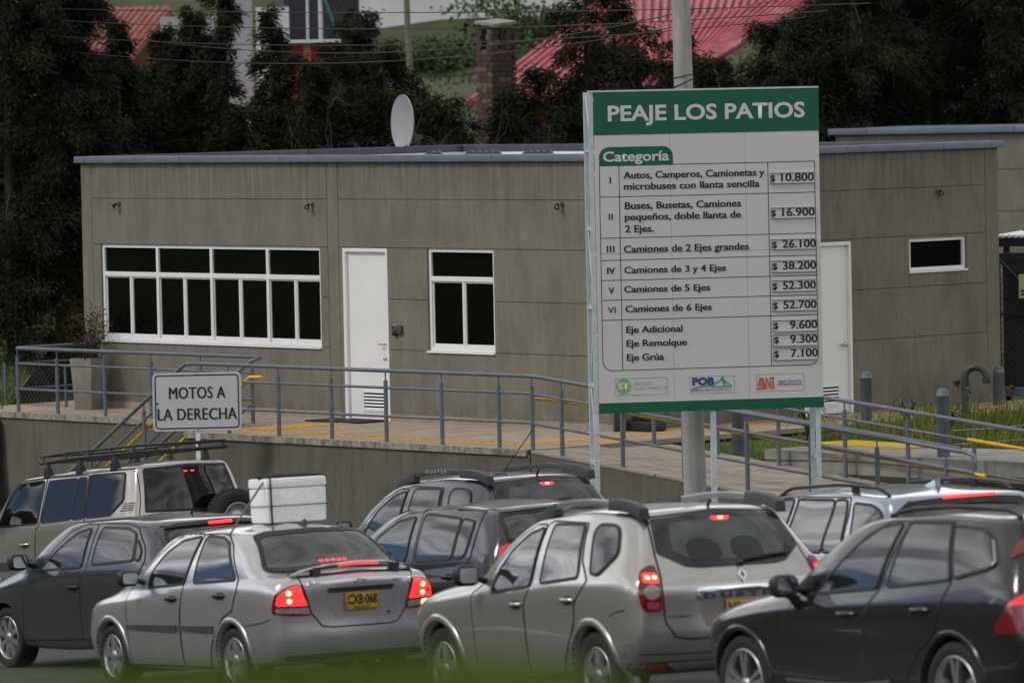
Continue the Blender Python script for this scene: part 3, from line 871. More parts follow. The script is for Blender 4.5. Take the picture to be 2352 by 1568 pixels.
# ================================================================ the toll price board
TEXTS = [
    ('PEAJE LOS PATIOS', 0.163, 3.359, 2.314, 0.167, 'w'),
    ('Categoría', 0.098, 2.895, 0.773, 0.109, 'w'),
    ('Autos, Camperos, Camionetas y', 0.334, 2.694, 1.653, 0.078, 'k'),
    ('microbuses con llanta sencilla', 0.337, 2.566, 1.589, 0.078, 'k'),
    ('Buses, Busetas, Camiones', 0.344, 2.344, 1.361, 0.078, 'k'),
    ('pequeños, doble llanta de', 0.341, 2.215, 1.361, 0.078, 'k'),
    ('2 Ejes.', 0.341, 2.078, 0.334, 0.078, 'k'),
    ('Camiones de 2 Ejes grandes', 0.323, 1.845, 1.466, 0.078, 'k'),
    ('Camiones de 3 y 4 Ejes', 0.323, 1.607, 1.192, 0.074, 'k'),
    ('Camiones de 5 Ejes', 0.318, 1.386, 1.003, 0.074, 'k'),
    ('Camiones de 6 Ejes', 0.328, 1.160, 1.010, 0.074, 'k'),
    ('Eje Adicional', 0.332, 0.920, 0.658, 0.075, 'k'),
    ('Eje Remolque', 0.333, 0.763, 0.706, 0.075, 'k'),
    ('Eje Grúa', 0.333, 0.602, 0.432, 0.075, 'k'),
    ('I', 0.169, 2.641, 0.018, 0.068, 'k'),
    ('II', 0.150, 2.227, 0.049, 0.068, 'k'),
    ('III', 0.120, 1.855, 0.092, 0.070, 'k'),
    ('IV', 0.122, 1.605, 0.092, 0.071, 'k'),
    ('V', 0.136, 1.376, 0.063, 0.071, 'k'),
    ('VI', 0.119, 1.155, 0.093, 0.068, 'k'),
    ('$', 2.057, 2.622, 0.053, 0.071, 'k'),
    ('10.800', 2.182, 2.621, 0.387, 0.089, 'k'),
    ('$', 2.059, 2.221, 0.053, 0.071, 'k'),
    ('16.900', 2.188, 2.220, 0.383, 0.089, 'k'),
    ('$', 2.066, 1.855, 0.053, 0.071, 'k'),
    ('26.100', 2.185, 1.854, 0.393, 0.089, 'k'),
    ('$', 2.065, 1.605, 0.053, 0.071, 'k'),
    ('38.200', 2.184, 1.604, 0.393, 0.089, 'k'),
    ('$', 2.061, 1.377, 0.053, 0.071, 'k'),
    ('52.300', 2.180, 1.376, 0.390, 0.089, 'k'),
    ('$', 2.063, 1.152, 0.053, 0.071, 'k'),
    ('52.700', 2.182, 1.151, 0.392, 0.089, 'k'),
    ('$', 2.064, 0.921, 0.053, 0.071, 'k'),
    ('9.600', 2.255, 0.919, 0.323, 0.089, 'k'),
    ('$', 2.067, 0.756, 0.053, 0.071, 'k'),
    ('9.300', 2.257, 0.754, 0.320, 0.089, 'k'),
    ('$', 2.066, 0.594, 0.053, 0.071, 'k'),
    ('7.100', 2.260, 0.592, 0.319, 0.089, 'k'),
    ('ST', 0.218, 0.276, 0.139, 0.066, 'w'),
    ('VIGILADO', 0.404, 0.315, 0.219, 0.041, 'g1'),
    ('SuperTransporte', 0.403, 0.271, 0.389, 0.036, 'g1'),
    ('POB', 1.093, 0.300, 0.260, 0.077, 'b'),
    ('PERIMETRAL ORIENTAL DE BOGOTÁ S.A.S.', 1.093, 0.223, 0.467, 0.030, 'gr'),
    ('N', 1.957, 0.227, 0.066, 0.135, 'r'),
    ('Agencia Nacional de', 2.108, 0.303, 0.271, 0.027, 'n'),
    ('Infraestructura', 2.107, 0.265, 0.278, 0.036, 'n'),
]
SD, SYAW = 64.0, R(9.5)
SW, SH = 2.64, 3.69
sg = thing('price_board', 'tall green and white toll price board reading PEAJE LOS PATIOS on white steel posts', 'sign', at(1377, 950, SD), SYAW)
M_sheet = mat('board_sheet', (.62, .615, .60), .38, var=.03, scale=1.5)
stain(M_sheet, (.46, .46, .46), (2.2, 1, .5), 2.4, .58, .8, .35)
M_green = mat('board_green', (.0, .105, .052), .42, var=.06, scale=2)
M_ink = mat('board_black', (.012, .012, .013), .5)
M_wlet = mat('board_white', (.62, .62, .63), .45)
INK = {'k': M_ink, 'w': M_wlet, 'g1': mat('logo_pale_green', (.40, .52, .30), .5), 'b': mat('logo_blue', (.015, .07, .22), .5),
       'gr': mat('logo_grey', (.2, .19, .22), .5), 'r': mat('logo_red', (.60, .12, .06), .5), 'n': mat('logo_navy', (.04, .055, .19), .5)}
xs_ = [0, .883, 1.766, SW]
for i in range(3):
    for z0, z1 in ((0, 1.832), (1.836, SH)):
        m = MB(); m.box(xs_[i] + .002, xs_[i + 1] - .002, 0, .012, z0, z1); m.build('board_sheet', M_sheet, sg)
m = MB(); m.box(-.002, SW + .002, -.004, -.0005, 3.198, SH - .0); m.build('green_band', M_green, sg)
m = MB(); m.box(-.004, SW + .004, -.004, -.0005, .0, .12); m.build('green_band', M_green, sg)
tabp = [(.052, 2.846), (.052, 2.95)] + [(.172 - .12 * math.cos(a), 2.945 + .115 * math.sin(a)) for a in np.linspace(.1, math.pi / 2, 6)] + \
       [(.80 + .115 * math.sin(a), 2.945 + .113 * math.cos(a)) for a in np.linspace(0, math.pi / 2, 6)] + [(.915, 2.846)]
m = MB(); m.prism(tabp, -.004, -.0005); m.build('category_tab', M_green, sg)
gl = MB()
def ln(x0, z0, x1, z1, w=.0075, y=-.0035):
    d = Vector((x1 - x0, z1 - z0)); n_ = Vector((-d.y, d.x)).normalized() * w / 2
    gl.add([(x0 + n_.x, y, z0 + n_.y), (x1 + n_.x, y, z1 + n_.y), (x1 - n_.x, y, z1 - n_.y), (x0 - n_.x, y, z0 - n_.y)], [(3, 2, 1, 0)])
for z in (2.846, 2.488, 2.016, 1.761, 1.530, 1.302, 1.073): ln(.052, z, 2.582, z)
ln(.16, .492, 2.48, .495); ln(.281, 2.846, .281, .492); ln(2.028, 2.85, 2.033, .494); ln(.052, 2.846, .05, .61); ln(2.58, 2.85, 2.587, .60)
for cx_, s_ in ((.16, -1), (2.477, 1)):
    pp = [(cx_ + s_ * .109 * math.sin(a), .602 - .109 * math.cos(a)) for a in np.linspace(0, math.pi / 2, 8)]
    for a, b in zip(pp, pp[1:]): ln(*a, *b)
gl.build('table_lines', M_ink, sg)
for z1, z0 in ((2.722, 2.595), (2.321, 2.192), (1.956, 1.832), (1.709, 1.57), (1.483, 1.347), (1.258, 1.123), (1.02, .883), (.857, .718), (.70, .556)):
    o = MB(); o.box(2.05, 2.577, -.010, -.001, z0, z1); s_ = o.build('price_slot', M_sheet, sg)
    o = MB(); o.box(2.05, 2.577, -.021, -.0105, z1 - .007, z1); o.box(2.05, 2.577, -.021, -.0105, z0, z0 + .007); o.box(2.05, 2.057, -.021, -.0105, z0, z1); o.build('slot_rail', mat('slot_rail', (.26, .26, .27), .5), s_)
for s_, x, z, w, h, k in TEXTS:
    bold = {'PEAJE LOS PATIOS': .026, 'Categoría': .024, 'POB': .06, 'ST': .05, 'N': .035}.get(s_, .012 if k in 'k' else .006)
    y = -.0125 if (x > 2.04 and h > .07 and k == 'k') else -.0055
    text_mesh('lettering', s_, INK[k], sg, w, h, bold, 0, T((x, y, z)), fat=.0022 if (k == 'k' and h > .07) else 0)
lg = MB(); lg.lathe([(0, 0), (.089, 0)], 28, (.288, -.0035, .308), 'y', False); lg.build('logo_disc', mat('logo_green', (.22, .44, .13), .5), sg)
fr = MB()
def frame(x0, z0, x1, z1):
    for a in ((x0, x1, z0, z0 + .004), (x0, x1, z1 - .004, z1), (x0, x0 + .004, z0, z1), (x1 - .004, x1, z0, z1)): fr.box(a[0], a[1], -.003, -.0005, a[2], a[3])
frame(.185, .205, .80, .402); frame(1.061, .2, 1.588, .398); frame(1.848, .2, 2.41, .402); fr.build('logo_border', mat('logo_border', (.36, .36, .36), .5), sg)
gl = MB()
for a in ((1.32, .273, 1.448, .362, .018), (1.448, .362, 1.558, .275, .014), (1.32, .273, 1.556, .273, .014), (1.448, .356, 1.474, .275, .02), (1.448, .356, 1.515, .277, .008)): ln(*a, y=-.0045)
gl.build('logo_tent', mat('logo_tent_green', (.05, .36, .16), .5), sg)
gl = MB(); sw = [(1.08, .215), (1.083, .24), (1.115, .262), (1.17, .275), (1.24, .282), (1.33, .288)]
for a, b in zip(sw, sw[1:]): ln(*a, *b, .016, -.005)
gl.build('logo_swoosh', INK['gr'], sg)
gl = MB(); ln(1.43, .374, 1.466, .374, .016, -.005); gl.build('logo_cap', INK['b'], sg)
gl = MB()
for a in ((1.869, .265, 1.905, .36, .03), (1.948, .24, 1.912, .36, .034), (1.86, .238, 1.95, .238, .024), (1.875, .275, 1.935, .275, .02), (2.045, .227, 2.045, .325, .024)): ln(*a, y=-.0045)
gl.build('logo_letter', INK['r'], sg)
gl = MB(); ln(2.045, .34, 2.045, .362, .024, -.0045); gl.build('logo_dot', INK['n'], sg)
# steel frame: two deep lattice posts and a middle post
def lpost(x, z1, d=.32):
    o = MB(); zb_ = -2.6
    o.box(x, x + .05, .013, .055, zb_, z1); o.box(x, x + .05, d, d + .05, zb_, z1)
    k = 0; z = zb_ + .2
    while z < z1 - .1:
        o.box(x + .006, x + .044, .056, d - .001, z, z + .04); 
        zz = min(z + .9, z1 - .05)
        o.tube([(x + .025, .05, z + .04), (x + .025, d, zz)] if k % 2 == 0 else [(x + .025, d, z + .04), (x + .025, .05, zz)], .010, 6)
        z += .9; k += 1
    o.build('post', M_galv, sg)
lpost(-.055, SH); lpost(SW - .085, SH - .02)
o = MB(); o.box(1.31, 1.37, .014, .075, -2.6, SH - .02); o.build('post', M_galv, sg)
o = MB(); o.box(-.06, SW + .003, -.006, .06, SH + .001, SH + .02); o.build('top_channel', M_galv, sg)
o = MB()
for z in (.06, .9, 1.83, 2.75, 3.6): o.box(-.004, SW - .09, .013, .05, z - .025, z + .025)
o.build('cross_bar', M_galv, sg)

# utility pole just behind the board
up_ = thing('utility_pole', 'tall round concrete utility pole standing behind the price board', 'pole', at(1600, 1140, 65.3) + Vector((0, 0, -1.2)), 0)
m = MB(); m.tube([(.0, 0, 0), (-.05, 0, 4), (-.09, 0, 9.5)], .142, 20, .098); m.build('shaft', M_pole, up_)
m = MB()
for z, t in ((6.05, .05), (5.95, -.03), (6.13, .02)):
    pts = [(-.066 + .119 * math.cos(a), .119 * math.sin(a), z + t * math.cos(a)) for a in np.linspace(0, 2 * math.pi, 17)]; m.tube(pts, .006, 5, cap=False)
m.build('wire_wrap', M_blackwire, up_)
m = MB(); v = []
for i in range(9):
    z = 5.95 - i * .155; x = .055 + .012 * i + .012 * math.sin(i * 1.3); w = .03 + .012 * math.sin(i * .9)
    for yy in (-.004, .004): v += [(x - w, -.08 + yy + .02 * math.sin(i), z), (x + w, -.08 + yy + .03 * math.cos(i), z + .02)]
m.add(v, [(4 * i + a, 4 * i + b, 4 * i + 4 + b, 4 * i + 4 + a) for i in range(8) for a, b in ((0, 1), (1, 3), (3, 2), (2, 0))])
m.build('loose_strip', mat('grey_tape', (.30, .31, .32), .5), up_)

# MOTOS A LA DERECHA
ms = thing('road_sign', 'white road sign reading MOTOS A LA DERECHA on a white post', 'sign', at(352, 991, 73.0), R(1.0))
w, h = 1.164, .765
def rrect(x0, z0, x1, z1, r, n=5):
    p = []
    for cx_, cz_, a0 in ((x1 - r, z0 + r, -90), (x1 - r, z1 - r, 0), (x0 + r, z1 - r, 90), (x0 + r, z0 + r, 180)):
        p += [(cx_ + r * math.cos(R(a0 + 90 * i / n)), cz_ + r * math.sin(R(a0 + 90 * i / n))) for i in range(n + 1)]
    return p
M_signw = mat('sign_white', (.56, .56, .57), .4, var=.03, scale=4)
m = MB(); m.prism(rrect(0, 0, w, h, .06), 0, .012); m.build('plate', M_signw, ms)
m = MB()
a, b = rrect(.03, .028, w - .03, h - .028, .05), rrect(.046, .044, w - .046, h - .044, .036)
n_ = len(a); m.add([(x, -.003, z) for x, z in a] + [(x, -.003, z) for x, z in b], [(i, (i + 1) % n_, n_ + (i + 1) % n_, n_ + i) for i in range(n_)]); m.build('border', M_ink, ms)
text_mesh('lettering', 'MOTOS A', M_ink, ms, .735, .15, .0, 0, T((.22, -.003, .425)), spacing=1.05, fat=.005)
text_mesh('lettering', 'LA DERECHA', M_ink, ms, 1.035, .15, .0, 0, T((.065, -.003, .145)), spacing=1.05, fat=.005)
m = MB()
for x, z in ((.585, .735), (.585, .03), (.06, .365), (1.12, .37)): m.lathe([(0, -.008), (.013, -.007), (.015, 0)], 10, (x, 0, z), 'y')
m.build('bolt', M_lampm, ms)
m = MB(); m.box(.555, .612, .013, .05, -2.6, .72); m.build('post', M_white, ms)

# ================================================================ cars
def paint(name, col, metal=.55, rough=.34):
    m = mat(name, col, rough, metal=metal, var=.05, scale=1.2, coat=1.0)
    nt = m.node_tree; p = nt.nodes['Principled BSDF']
    co = nt.nodes.new('ShaderNodeTexCoord'); sx = nt.nodes.new('ShaderNodeSeparateXYZ')
    nt.links.new(co.outputs['Object'], sx.inputs['Vector'])
    n = nt.nodes.new('ShaderNodeTexNoise'); n.inputs['Scale'].default_value = 5; n.inputs['Detail'].default_value = 8
    mp_ = nt.nodes.new('ShaderNodeMapping'); mp_.inputs['Scale'].default_value = (1, 1, .35)
    nt.links.new(co.outputs['Object'], mp_.inputs['Vector']); nt.links.new(mp_.outputs['Vector'], n.inputs['Vector'])
    mr = nt.nodes.new('ShaderNodeMapRange'); mr.inputs['From Min'].default_value = .75; mr.inputs['From Max'].default_value = .2; mr.inputs['To Max'].default_value = .45
    nt.links.new(sx.outputs['Z'], mr.inputs['Value'])
    mu = nt.nodes.new('ShaderNodeMath'); mu.operation = 'MULTIPLY'
    nt.links.new(mr.outputs['Result'], mu.inputs[0]); nt.links.new(n.outputs['Fac'], mu.inputs[1])
    mx = nt.nodes.new('ShaderNodeMix'); mx.data_type = 'RGBA'      # road dust on the lower flanks
    nt.links.new(mu.outputs[0], mx.inputs['Factor'])
    nt.links.new(p.inputs['Base Color'].links[0].from_socket, mx.inputs['A'])
    mx.inputs['B'].default_value = (.11, .10, .085, 1)
    nt.links.new(mx.outputs['Result'], p.inputs['Base Color'])
    ro = nt.nodes.new('ShaderNodeMath'); ro.operation = 'MULTIPLY_ADD'; ro.inputs[1].default_value = .35; ro.inputs[2].default_value = rough
    nt.links.new(mu.outputs[0], ro.inputs[0]); nt.links.new(ro.outputs[0], p.inputs['Roughness'])
    return m
M_cglass = mat('tinted_car_glass', (.010, .012, .013), .025, ior=2.0)
M_seal = mat('black_rubber', (.010, .010, .011), .55)
M_tyre = mat('tyre_rubber', (.018, .018, .018), .85, var=.2, scale=12, bump=.3, bscale=60)
M_alloy = mat('alloy', (.50, .50, .51), .32, metal=.85)
M_alloyd = mat('alloy_dark', (.03, .03, .032), .4, metal=.5)
M_chrome = mat('chrome', (.75, .75, .76), .08, metal=1.0)
M_trim = mat('grey_trim', (.045, .047, .05), .55, var=.1, scale=10)
M_trimb = mat('black_trim', (.016, .016, .017), .45)
M_under = mat('underbody', (.008, .008, .008), .9)
M_red = mat('lamp_red', (.11, .003, .005), .12, emit=(1, .015, .02), emit_s=.03, coat=.8)
M_redlit = mat('lamp_red_lit', (.6, .02, .02), .15, emit=(1.0, .035, .03), emit_s=1.5, coat=.8)
M_redhot = mat('lamp_red_core', (.9, .3, .2), .2, emit=(1.0, .30, .16), emit_s=4.5)
M_led = mat('led_red', (.9, .02, .03), .2, emit=(1.0, .03, .035), emit_s=2.2)
M_amber = mat('lamp_amber_lit', (.9, .7, .4), .2, emit=(1.0, .62, .25), emit_s=2.2)
M_clear = mat('lamp_clear', (.30, .25, .25), .12, coat=.8, var=.25, scale=30)
M_plate = mat('plate_yellow', (.55, .33, .035), .45, var=.08, scale=10)

def bspline(P, samples, closed_mirror=False):
    """Interpolating-ish uniform cubic B-spline along axis 0. P: (n,k). Returns (len(samples),k)."""
    n = len(P)
    t = np.clip(np.asarray(samples, float), 0, n - 1)
    i = np.minimum(t.astype(int), n - 2)
    u = t - i
    b = np.stack([(1 - u) ** 3, 3 * u ** 3 - 6 * u ** 2 + 4, -3 * u ** 3 + 3 * u ** 2 + 3 * u + 1, u ** 3], 0) / 6
    def ev(Cc):
        E_ = np.concatenate([mirror0(Cc) if closed_mirror else (2 * Cc[:1] - Cc[1:2]), Cc, mirror1(Cc) if closed_mirror else (2 * Cc[-1:] - Cc[-2:-1])], 0)
        return E_
    def mirror0(Cc): q = Cc[1:2].copy(); q[..., 1] *= -1; return q
    def mirror1(Cc): q = Cc[-2:-1].copy(); q[..., 1] *= -1; return q
    Cc = P.copy()
    for _ in range(3):
        E_ = ev(Cc)
        at_ = (E_[:-2] + 4 * E_[1:-1] + E_[2:]) / 6
        Cc = Cc + .85 * (P - at_)
        if closed_mirror: Cc[0, ..., 1] = 0; Cc[-1, ..., 1] = 0
    E_ = ev(Cc)
    sh = (len(t),) + (1,) * (P.ndim - 1)
    return sum(b[k].reshape(sh) * E_[i + k] for k in range(4))

def body_grid(levels, roof, nl=6, nr=7):
    rows = []
    for (xr, zr, cr, wr, zsr, wm, zsm, wf, zsf, cf, xf, zf) in levels:
        x3, x7 = xr + cr, xf - cf; xm = (x3 + x7) / 2
        rows.append([(xr, 0, zr), (xr + .10 * cr, .50 * wr, zr + (zsr - zr) * .2), (xr + .42 * cr, .85 * wr, zr + (zsr - zr) * .65), (x3, wr, zsr),
                     (x3 + (xm - x3) * .5, wr + (wm - wr) * .75, zsr + (zsm - zsr) * .55), (xm, wm, zsm),
                     (xm + (x7 - xm) * .5, wm + (wf - wm) * .3, zsm + (zsf - zsm) * .45), (x7, wf, zsf),
                     (xf - .42 * cf, .85 * wf, zf + (zsf - zf) * .65), (xf - .10 * cf, .50 * wf, zf + (zsf - zf) * .2), (xf, 0, zf)])
    x0, x1, z0, zm, z1 = roof
    c = []
    for i in range(11):
        u = i / 10; x = x0 + (x1 - x0) * u
        c.append((x, 0, (z0 * (1 - u) + z1 * u) + 4 * u * (1 - u) * (zm - (z0 + z1) / 2)))
    rows.append(c)
    P = np.array(rows, float)                                  # (levels, 11, 3)
    K = P.shape[0]
    Q = bspline(P, np.linspace(0, K - 1, (K - 1) * nl + 1))     # along levels
    Q = np.swapaxes(Q, 0, 1)
    Q = bspline(Q, np.linspace(0, 10, 10 * nr + 1), True)        # around the half ring
    Q = np.swapaxes(Q, 0, 1)
    Q[:, 0, 1] = 0; Q[:, -1, 1] = 0
    Q[-1, :, 1] = 0
    return Q

def rounded(poly, r):
    n = len(poly); out = []
    for i in range(n):
        a, b, c = (Vector(poly[(i + k) % n]) for k in (-1, 0, 1))
        la, lc = (a - b).length, (c - b).length
        if la < 1e-5 or lc < 1e-5: continue
        cosang = (a - b).normalized().dot((c - b).normalized())
        if cosang < -.985: out.append((b.x, b.y)); continue
        ra, rc_ = min(r, la * .42), min(r, lc * .42)
        p0, p2 = b + (a - b) * (ra / la), b + (c - b) * (rc_ / lc)
        for t in (0, .25, .5, .75, 1):
            q = p0 * (1 - t) ** 2 + b * 2 * t * (1 - t) + p2 * t * t
            out.append((q.x, q.y))
    return out
CHR = {0: 0, 1: .022, 2: .045}
class Car:
    def __init__(s, name, label, pos, yaw, pitch, scale, levels, roof, paint_m, wheels, group='cars queuing at the toll', under=None):
        s.root = thing(name, label, 'car', pos)
        s.root['group'] = group
        h = Vector((-math.sin(yaw) * math.cos(pitch), math.cos(yaw) * math.cos(pitch), -math.sin(pitch)))
        l = Vector((-math.cos(yaw), -math.sin(yaw), 0)); u = h.cross(l)
        s.root.matrix_world = T(pos) @ Matrix((( h.x, l.x, u.x, 0), (h.y, l.y, u.y, 0), (h.z, l.z, u.z, 0), (0, 0, 0, 1))) @ Matrix.Scale(scale, 4)
        s.paint = paint_m
        Q = body_grid(levels, roof)
        a, b, _ = Q.shape
        V = np.concatenate([Q.reshape(-1, 3), (Q * np.array([1, -1, 1])).reshape(-1, 3)])
        F = []
        for i in range(a - 1):
            for j in range(b - 1):
                p = i * b + j
                F.append((p, p + b, p + b + 1, p + 1)); k = p + a * b
                F.append((k, k + 1, k + b + 1, k + b))
        bm = bmesh.new()
        bv = [bm.verts.new(v) for v in V]
        for f in F: bm.faces.new([bv[i] for i in f])
        bmesh.ops.remove_doubles(bm, verts=bm.verts, dist=.0005)
        bmesh.ops.dissolve_degenerate(bm, dist=.0003, edges=bm.edges)
        ed = [e for e in bm.edges if e.is_boundary]
        bmesh.ops.holes_fill(bm, edges=ed, sides=0)
        bmesh.ops.recalc_face_normals(bm, faces=bm.faces)
        for f in bm.faces: f.smooth = True
        me = bpy.data.meshes.new('body'); bm.to_mesh(me)
        bm.faces.ensure_lookup_table()
        s.bvh = BVHTree.FromBMesh(bm)
        tri = bmesh.ops.triangulate(bm, faces=bm.faces[:])
        bm.normal_update()
        s.bvt = BVHTree.FromBMesh(bm)
        bm.faces.ensure_lookup_table()
        s.tri = [[(v.co.copy(), v.normal.copy()) for v in f.verts] for f in bm.faces]
        bm.free()
        # wheel wells
        cut = bmesh.new()
        s.wheels = wheels
        for (x, z, ra, yo) in wheels['wells']:
            for sg_ in (1, -1):
                ring = []
                for y in (yo * sg_, 1.3 * sg_):
                    ring.append([cut.verts.new((x + ra * math.cos(t), y, z + ra * math.sin(t))) for t in np.linspace(0, 2 * math.pi, 41)[:-1]])
                for k in range(40):
                    cut.faces.new((ring[0][k], ring[0][(k + 1) % 40], ring[1][(k + 1) % 40], ring[1][k]))
                cut.faces.new(ring[0]); cut.faces.new(ring[1])
        bmesh.ops.recalc_face_normals(cut, faces=cut.faces)
        cme = bpy.data.meshes.new('cut'); cut.to_mesh(cme); cut.free()
        cme.materials.append(M_under)
        me.materials.append(paint_m); me.materials.append(M_under)
        for p in cme.polygons: p.material_index = 0
        co = bpy.data.objects.new('cut', cme); C.objects.link(co)
        bo = bpy.data.objects.new('body', me); C.objects.link(bo)
        md = bo.modifiers.new('b', 'BOOLEAN'); md.operation = 'DIFFERENCE'; md.solver = 'EXACT'; md.object = co; md.material_mode = 'TRANSFER'
        dg = bpy.context.evaluated_depsgraph_get(); dg.update()
        ne = bpy.data.meshes.new_from_object(bo.evaluated_get(dg))
        bpy.data.objects.remove(bo); bpy.data.objects.remove(co)
        ne.name = 'body'
        mi = [m_.name for m_ in ne.materials].index('underbody') if 'underbody' in [m_.name for m_ in ne.materials] else 1
        zb_ = wheels.get('sill', 0)
        nrm = [None] * len(ne.loops)
        for p in ne.polygons:
            if p.material_index == mi or p.normal.z < -.95:
                p.material_index = mi
                for li in p.loop_indices: nrm[li] = p.normal.copy()
            else:
                for li in p.loop_indices: nrm[li] = s.snormal(ne.vertices[ne.loops[li].vertex_index].co)
        ne.normals_split_custom_set([tuple(n) for n in nrm])
        s.body = link('body', ne, None, s.root)
    def snormal(s, co):
        loc, n, i, d = s.bvt.find_nearest(co)
        if i is None: return Vector((0, 0, 1))
        (a, na), (b, nb), (c, nc) = s.tri[i]
        w = bary(loc, a, b, c)
        v = na * w[0] + nb * w[1] + nc * w[2]
        return v.normalized() if v.length > 1e-6 else n
    def hit(s, ax, p):
        if ax == 'L': o, d = Vector((p[0], 2.5, p[1])), Vector((0, -1, 0))
        elif ax == 'B': o, d = Vector((-3, p[0], p[1])), Vector((1, 0, 0))
        elif ax == 'F': o, d = Vector((6, p[0], p[1])), Vector((-1, 0, 0))
        else: o, d = Vector((p[0], p[1], 4)), Vector((0, 0, -1))
        loc, n, i, dist = s.bvh.ray_cast(o, d)
        if loc is None or (ax == 'L' and loc.y < .02):
            q = o + d * (1.7 if ax == 'L' else 2.1)
            loc, n, i, dist = s.bvt.find_nearest(q)
        return loc, s.snormal(loc)
    def patch(s, name, ax, poly, off, m, parent=None, ch=2, skirt=.012, mirror=False, step=.05, open_=False):
        """A panel laid on the body: outline in the side (x,z), rear (y,z) or plan (x,y) view."""
        poly = [tuple(p) for p in poly]
        poly = s.smoothpoly(poly, ch)
        out = []
        for a, b in zip(poly, poly[1:] + poly[:1]):
            k = max(1, int(math.hypot(b[0] - a[0], b[1] - a[1]) / step + .5))
            out += [(a[0] + (b[0] - a[0]) * i / k, a[1] + (b[1] - a[1]) * i / k) for i in range(k)]
        n = len(out)
        xs = [p[0] for p in out]; ys = [p[1] for p in out]
        inner = []
        x = min(xs) + step / 2
        while x < max(xs):
            y = min(ys) + step / 2
            while y < max(ys):
                if inside(out, x, y) and min((x - p[0]) ** 2 + (y - p[1]) ** 2 for p in out) > (step * .45) ** 2: inner.append((x, y))
                y += step
            x += step
        V2, _, Fc, *_r = geometry.delaunay_2d_cdt([Vector(p) for p in out + inner], [], [list(range(n))], 1, 1e-6)
        pts = []; nr_ = []
        for p in V2:
            l_, n_ = s.hit(ax, p); pts.append(l_ + n_ * off); nr_.append(n_)
        nv = len(pts)
        # outward orientation
        Fc = [list(f) for f in Fc]
        f = Fc[len(Fc) // 2]
        nn = (pts[f[1]] - pts[f[0]]).cross(pts[f[2]] - pts[f[0]])
        if nn.dot(nr_[f[0]]) < 0: Fc = [q[::-1] for q in Fc]
        edges = {}
        for f in Fc:
            for a, b in zip(f, f[1:] + f[:1]): edges[(a, b)] = 1
        bd = [(a, b) for (a, b) in edges if (b, a) not in edges]
        V = [tuple(p) for p in pts]; N = [tuple(q) for q in nr_]
        FF = [tuple(q) for q in Fc]
        for a, b in bd:
            k = len(V)
            V += [tuple(pts[a]), tuple(pts[b]), tuple(pts[b] - nr_[b] * skirt), tuple(pts[a] - nr_[a] * skirt)]
            FF.append((k + 1, k, k + 3, k + 2))
            N += [None] * 4
        if mirror:
            k = len(V)
            V += [(a, -b, c) for a, b, c in V]; FF += [tuple(i + k for i in q)[::-1] for q in FF]
            N += [None if q is None else (q[0], -q[1], q[2]) for q in N]
        me = bpy.data.meshes.new(name); me.from_pydata(V, [], FF)
        me.polygons.foreach_set('use_smooth', [True] * len(FF))
        ln_ = []
        for p in me.polygons:
            for li in p.loop_indices:
                q = N[me.loops[li].vertex_index]
                ln_.append(tuple(p.normal) if q is None else q)
        me.normals_split_custom_set(ln_)
        return link(name, me, m, parent or s.root)
    def strip(s, name, ax, pts, w, off, m, parent=None, closed=False, step=.05):
        """A narrow band along a line on the body."""
        pts = [tuple(p) for p in pts]
        if closed: pts = pts + [pts[0]]
        out = [pts[0]]
        for a, b in zip(pts, pts[1:]):
            k = max(1, int(math.hypot(b[0] - a[0], b[1] - a[1]) / step + .5))
            out += [(a[0] + (b[0] - a[0]) * i / k, a[1] + (b[1] - a[1]) * i / k) for i in range(1, k + 1)]
        v, f = [], []
        for i, p in enumerate(out):
            a, b = out[max(i - 1, 0)], out[min(i + 1, len(out) - 1)]
            d = Vector((b[0] - a[0], b[1] - a[1])); d = d.normalized() if d.length else Vector((1, 0)); q = Vector((-d.y, d.x)) * w / 2
            for sg_ in (1, -1):
                l_, n_ = s.hit(ax, (p[0] + q.x * sg_, p[1] + q.y * sg_)); v += [l_ + n_ * off, l_ - n_ * .01]
        for i in range(len(out) - 1):
            k = 4 * i
            f += [(k, k + 4, k + 6, k + 2), (k + 1, k + 5, k + 4, k), (k + 2, k + 6, k + 7, k + 3)]
        mb = MB(); mb.add(v, f, False)
        return mb.build(name, m, parent or s.root)
    def smoothpoly(s, poly, ch=2):
        return rounded(poly, CHR[ch]) if ch else list(poly)
    def window(s, name, poly, parent=None, ax='L', seal=.022, ch=2, mirror=False, gl=None, sealm=None, off=.010):
        w = s.patch(name, ax, poly, off, gl or M_cglass, parent, ch, mirror=mirror)
        if seal:
            s.strip('window_seal', ax, s.smoothpoly(poly, ch), seal, off + .003, sealm or M_seal, w, True)
        return w
    def door(s, poly, wins, handle, handle_m, label=None, ch=1, hw=.10, gl=None):
        d = s.patch('door', 'L', poly, .0045, s.paint, None, ch)
        s.strip('door_gap', 'L', s.smoothpoly(poly, ch), .013, .0050, M_seal, d, True)
        for w in wins: s.window('window', w, d, gl=gl)
        if handle:
            x, z = handle
            p, n = s.hit('L', (x, z))
            m = MB(); m.tube([(x - hw, p.y + .008, z), (x - hw * .8, p.y + .036, z + .004), (x + hw * .6, p.y + .036, z), (x + hw, p.y + .008, z - .006)], .016, 8)
            h_ = m.build('door_handle', handle_m, d)
            s.patch('handle_recess_shade', 'L', [(x - hw * .7, z - .03), (x + hw * .5, z - .035), (x + hw * .5, z + .03), (x - hw * .7, z + .03)], .0085, mat('recess_shade_dark', (.02, .02, .021), .5), d, 1)  # flat dark patch: shade behind the handle painted on, no hollow
        return d
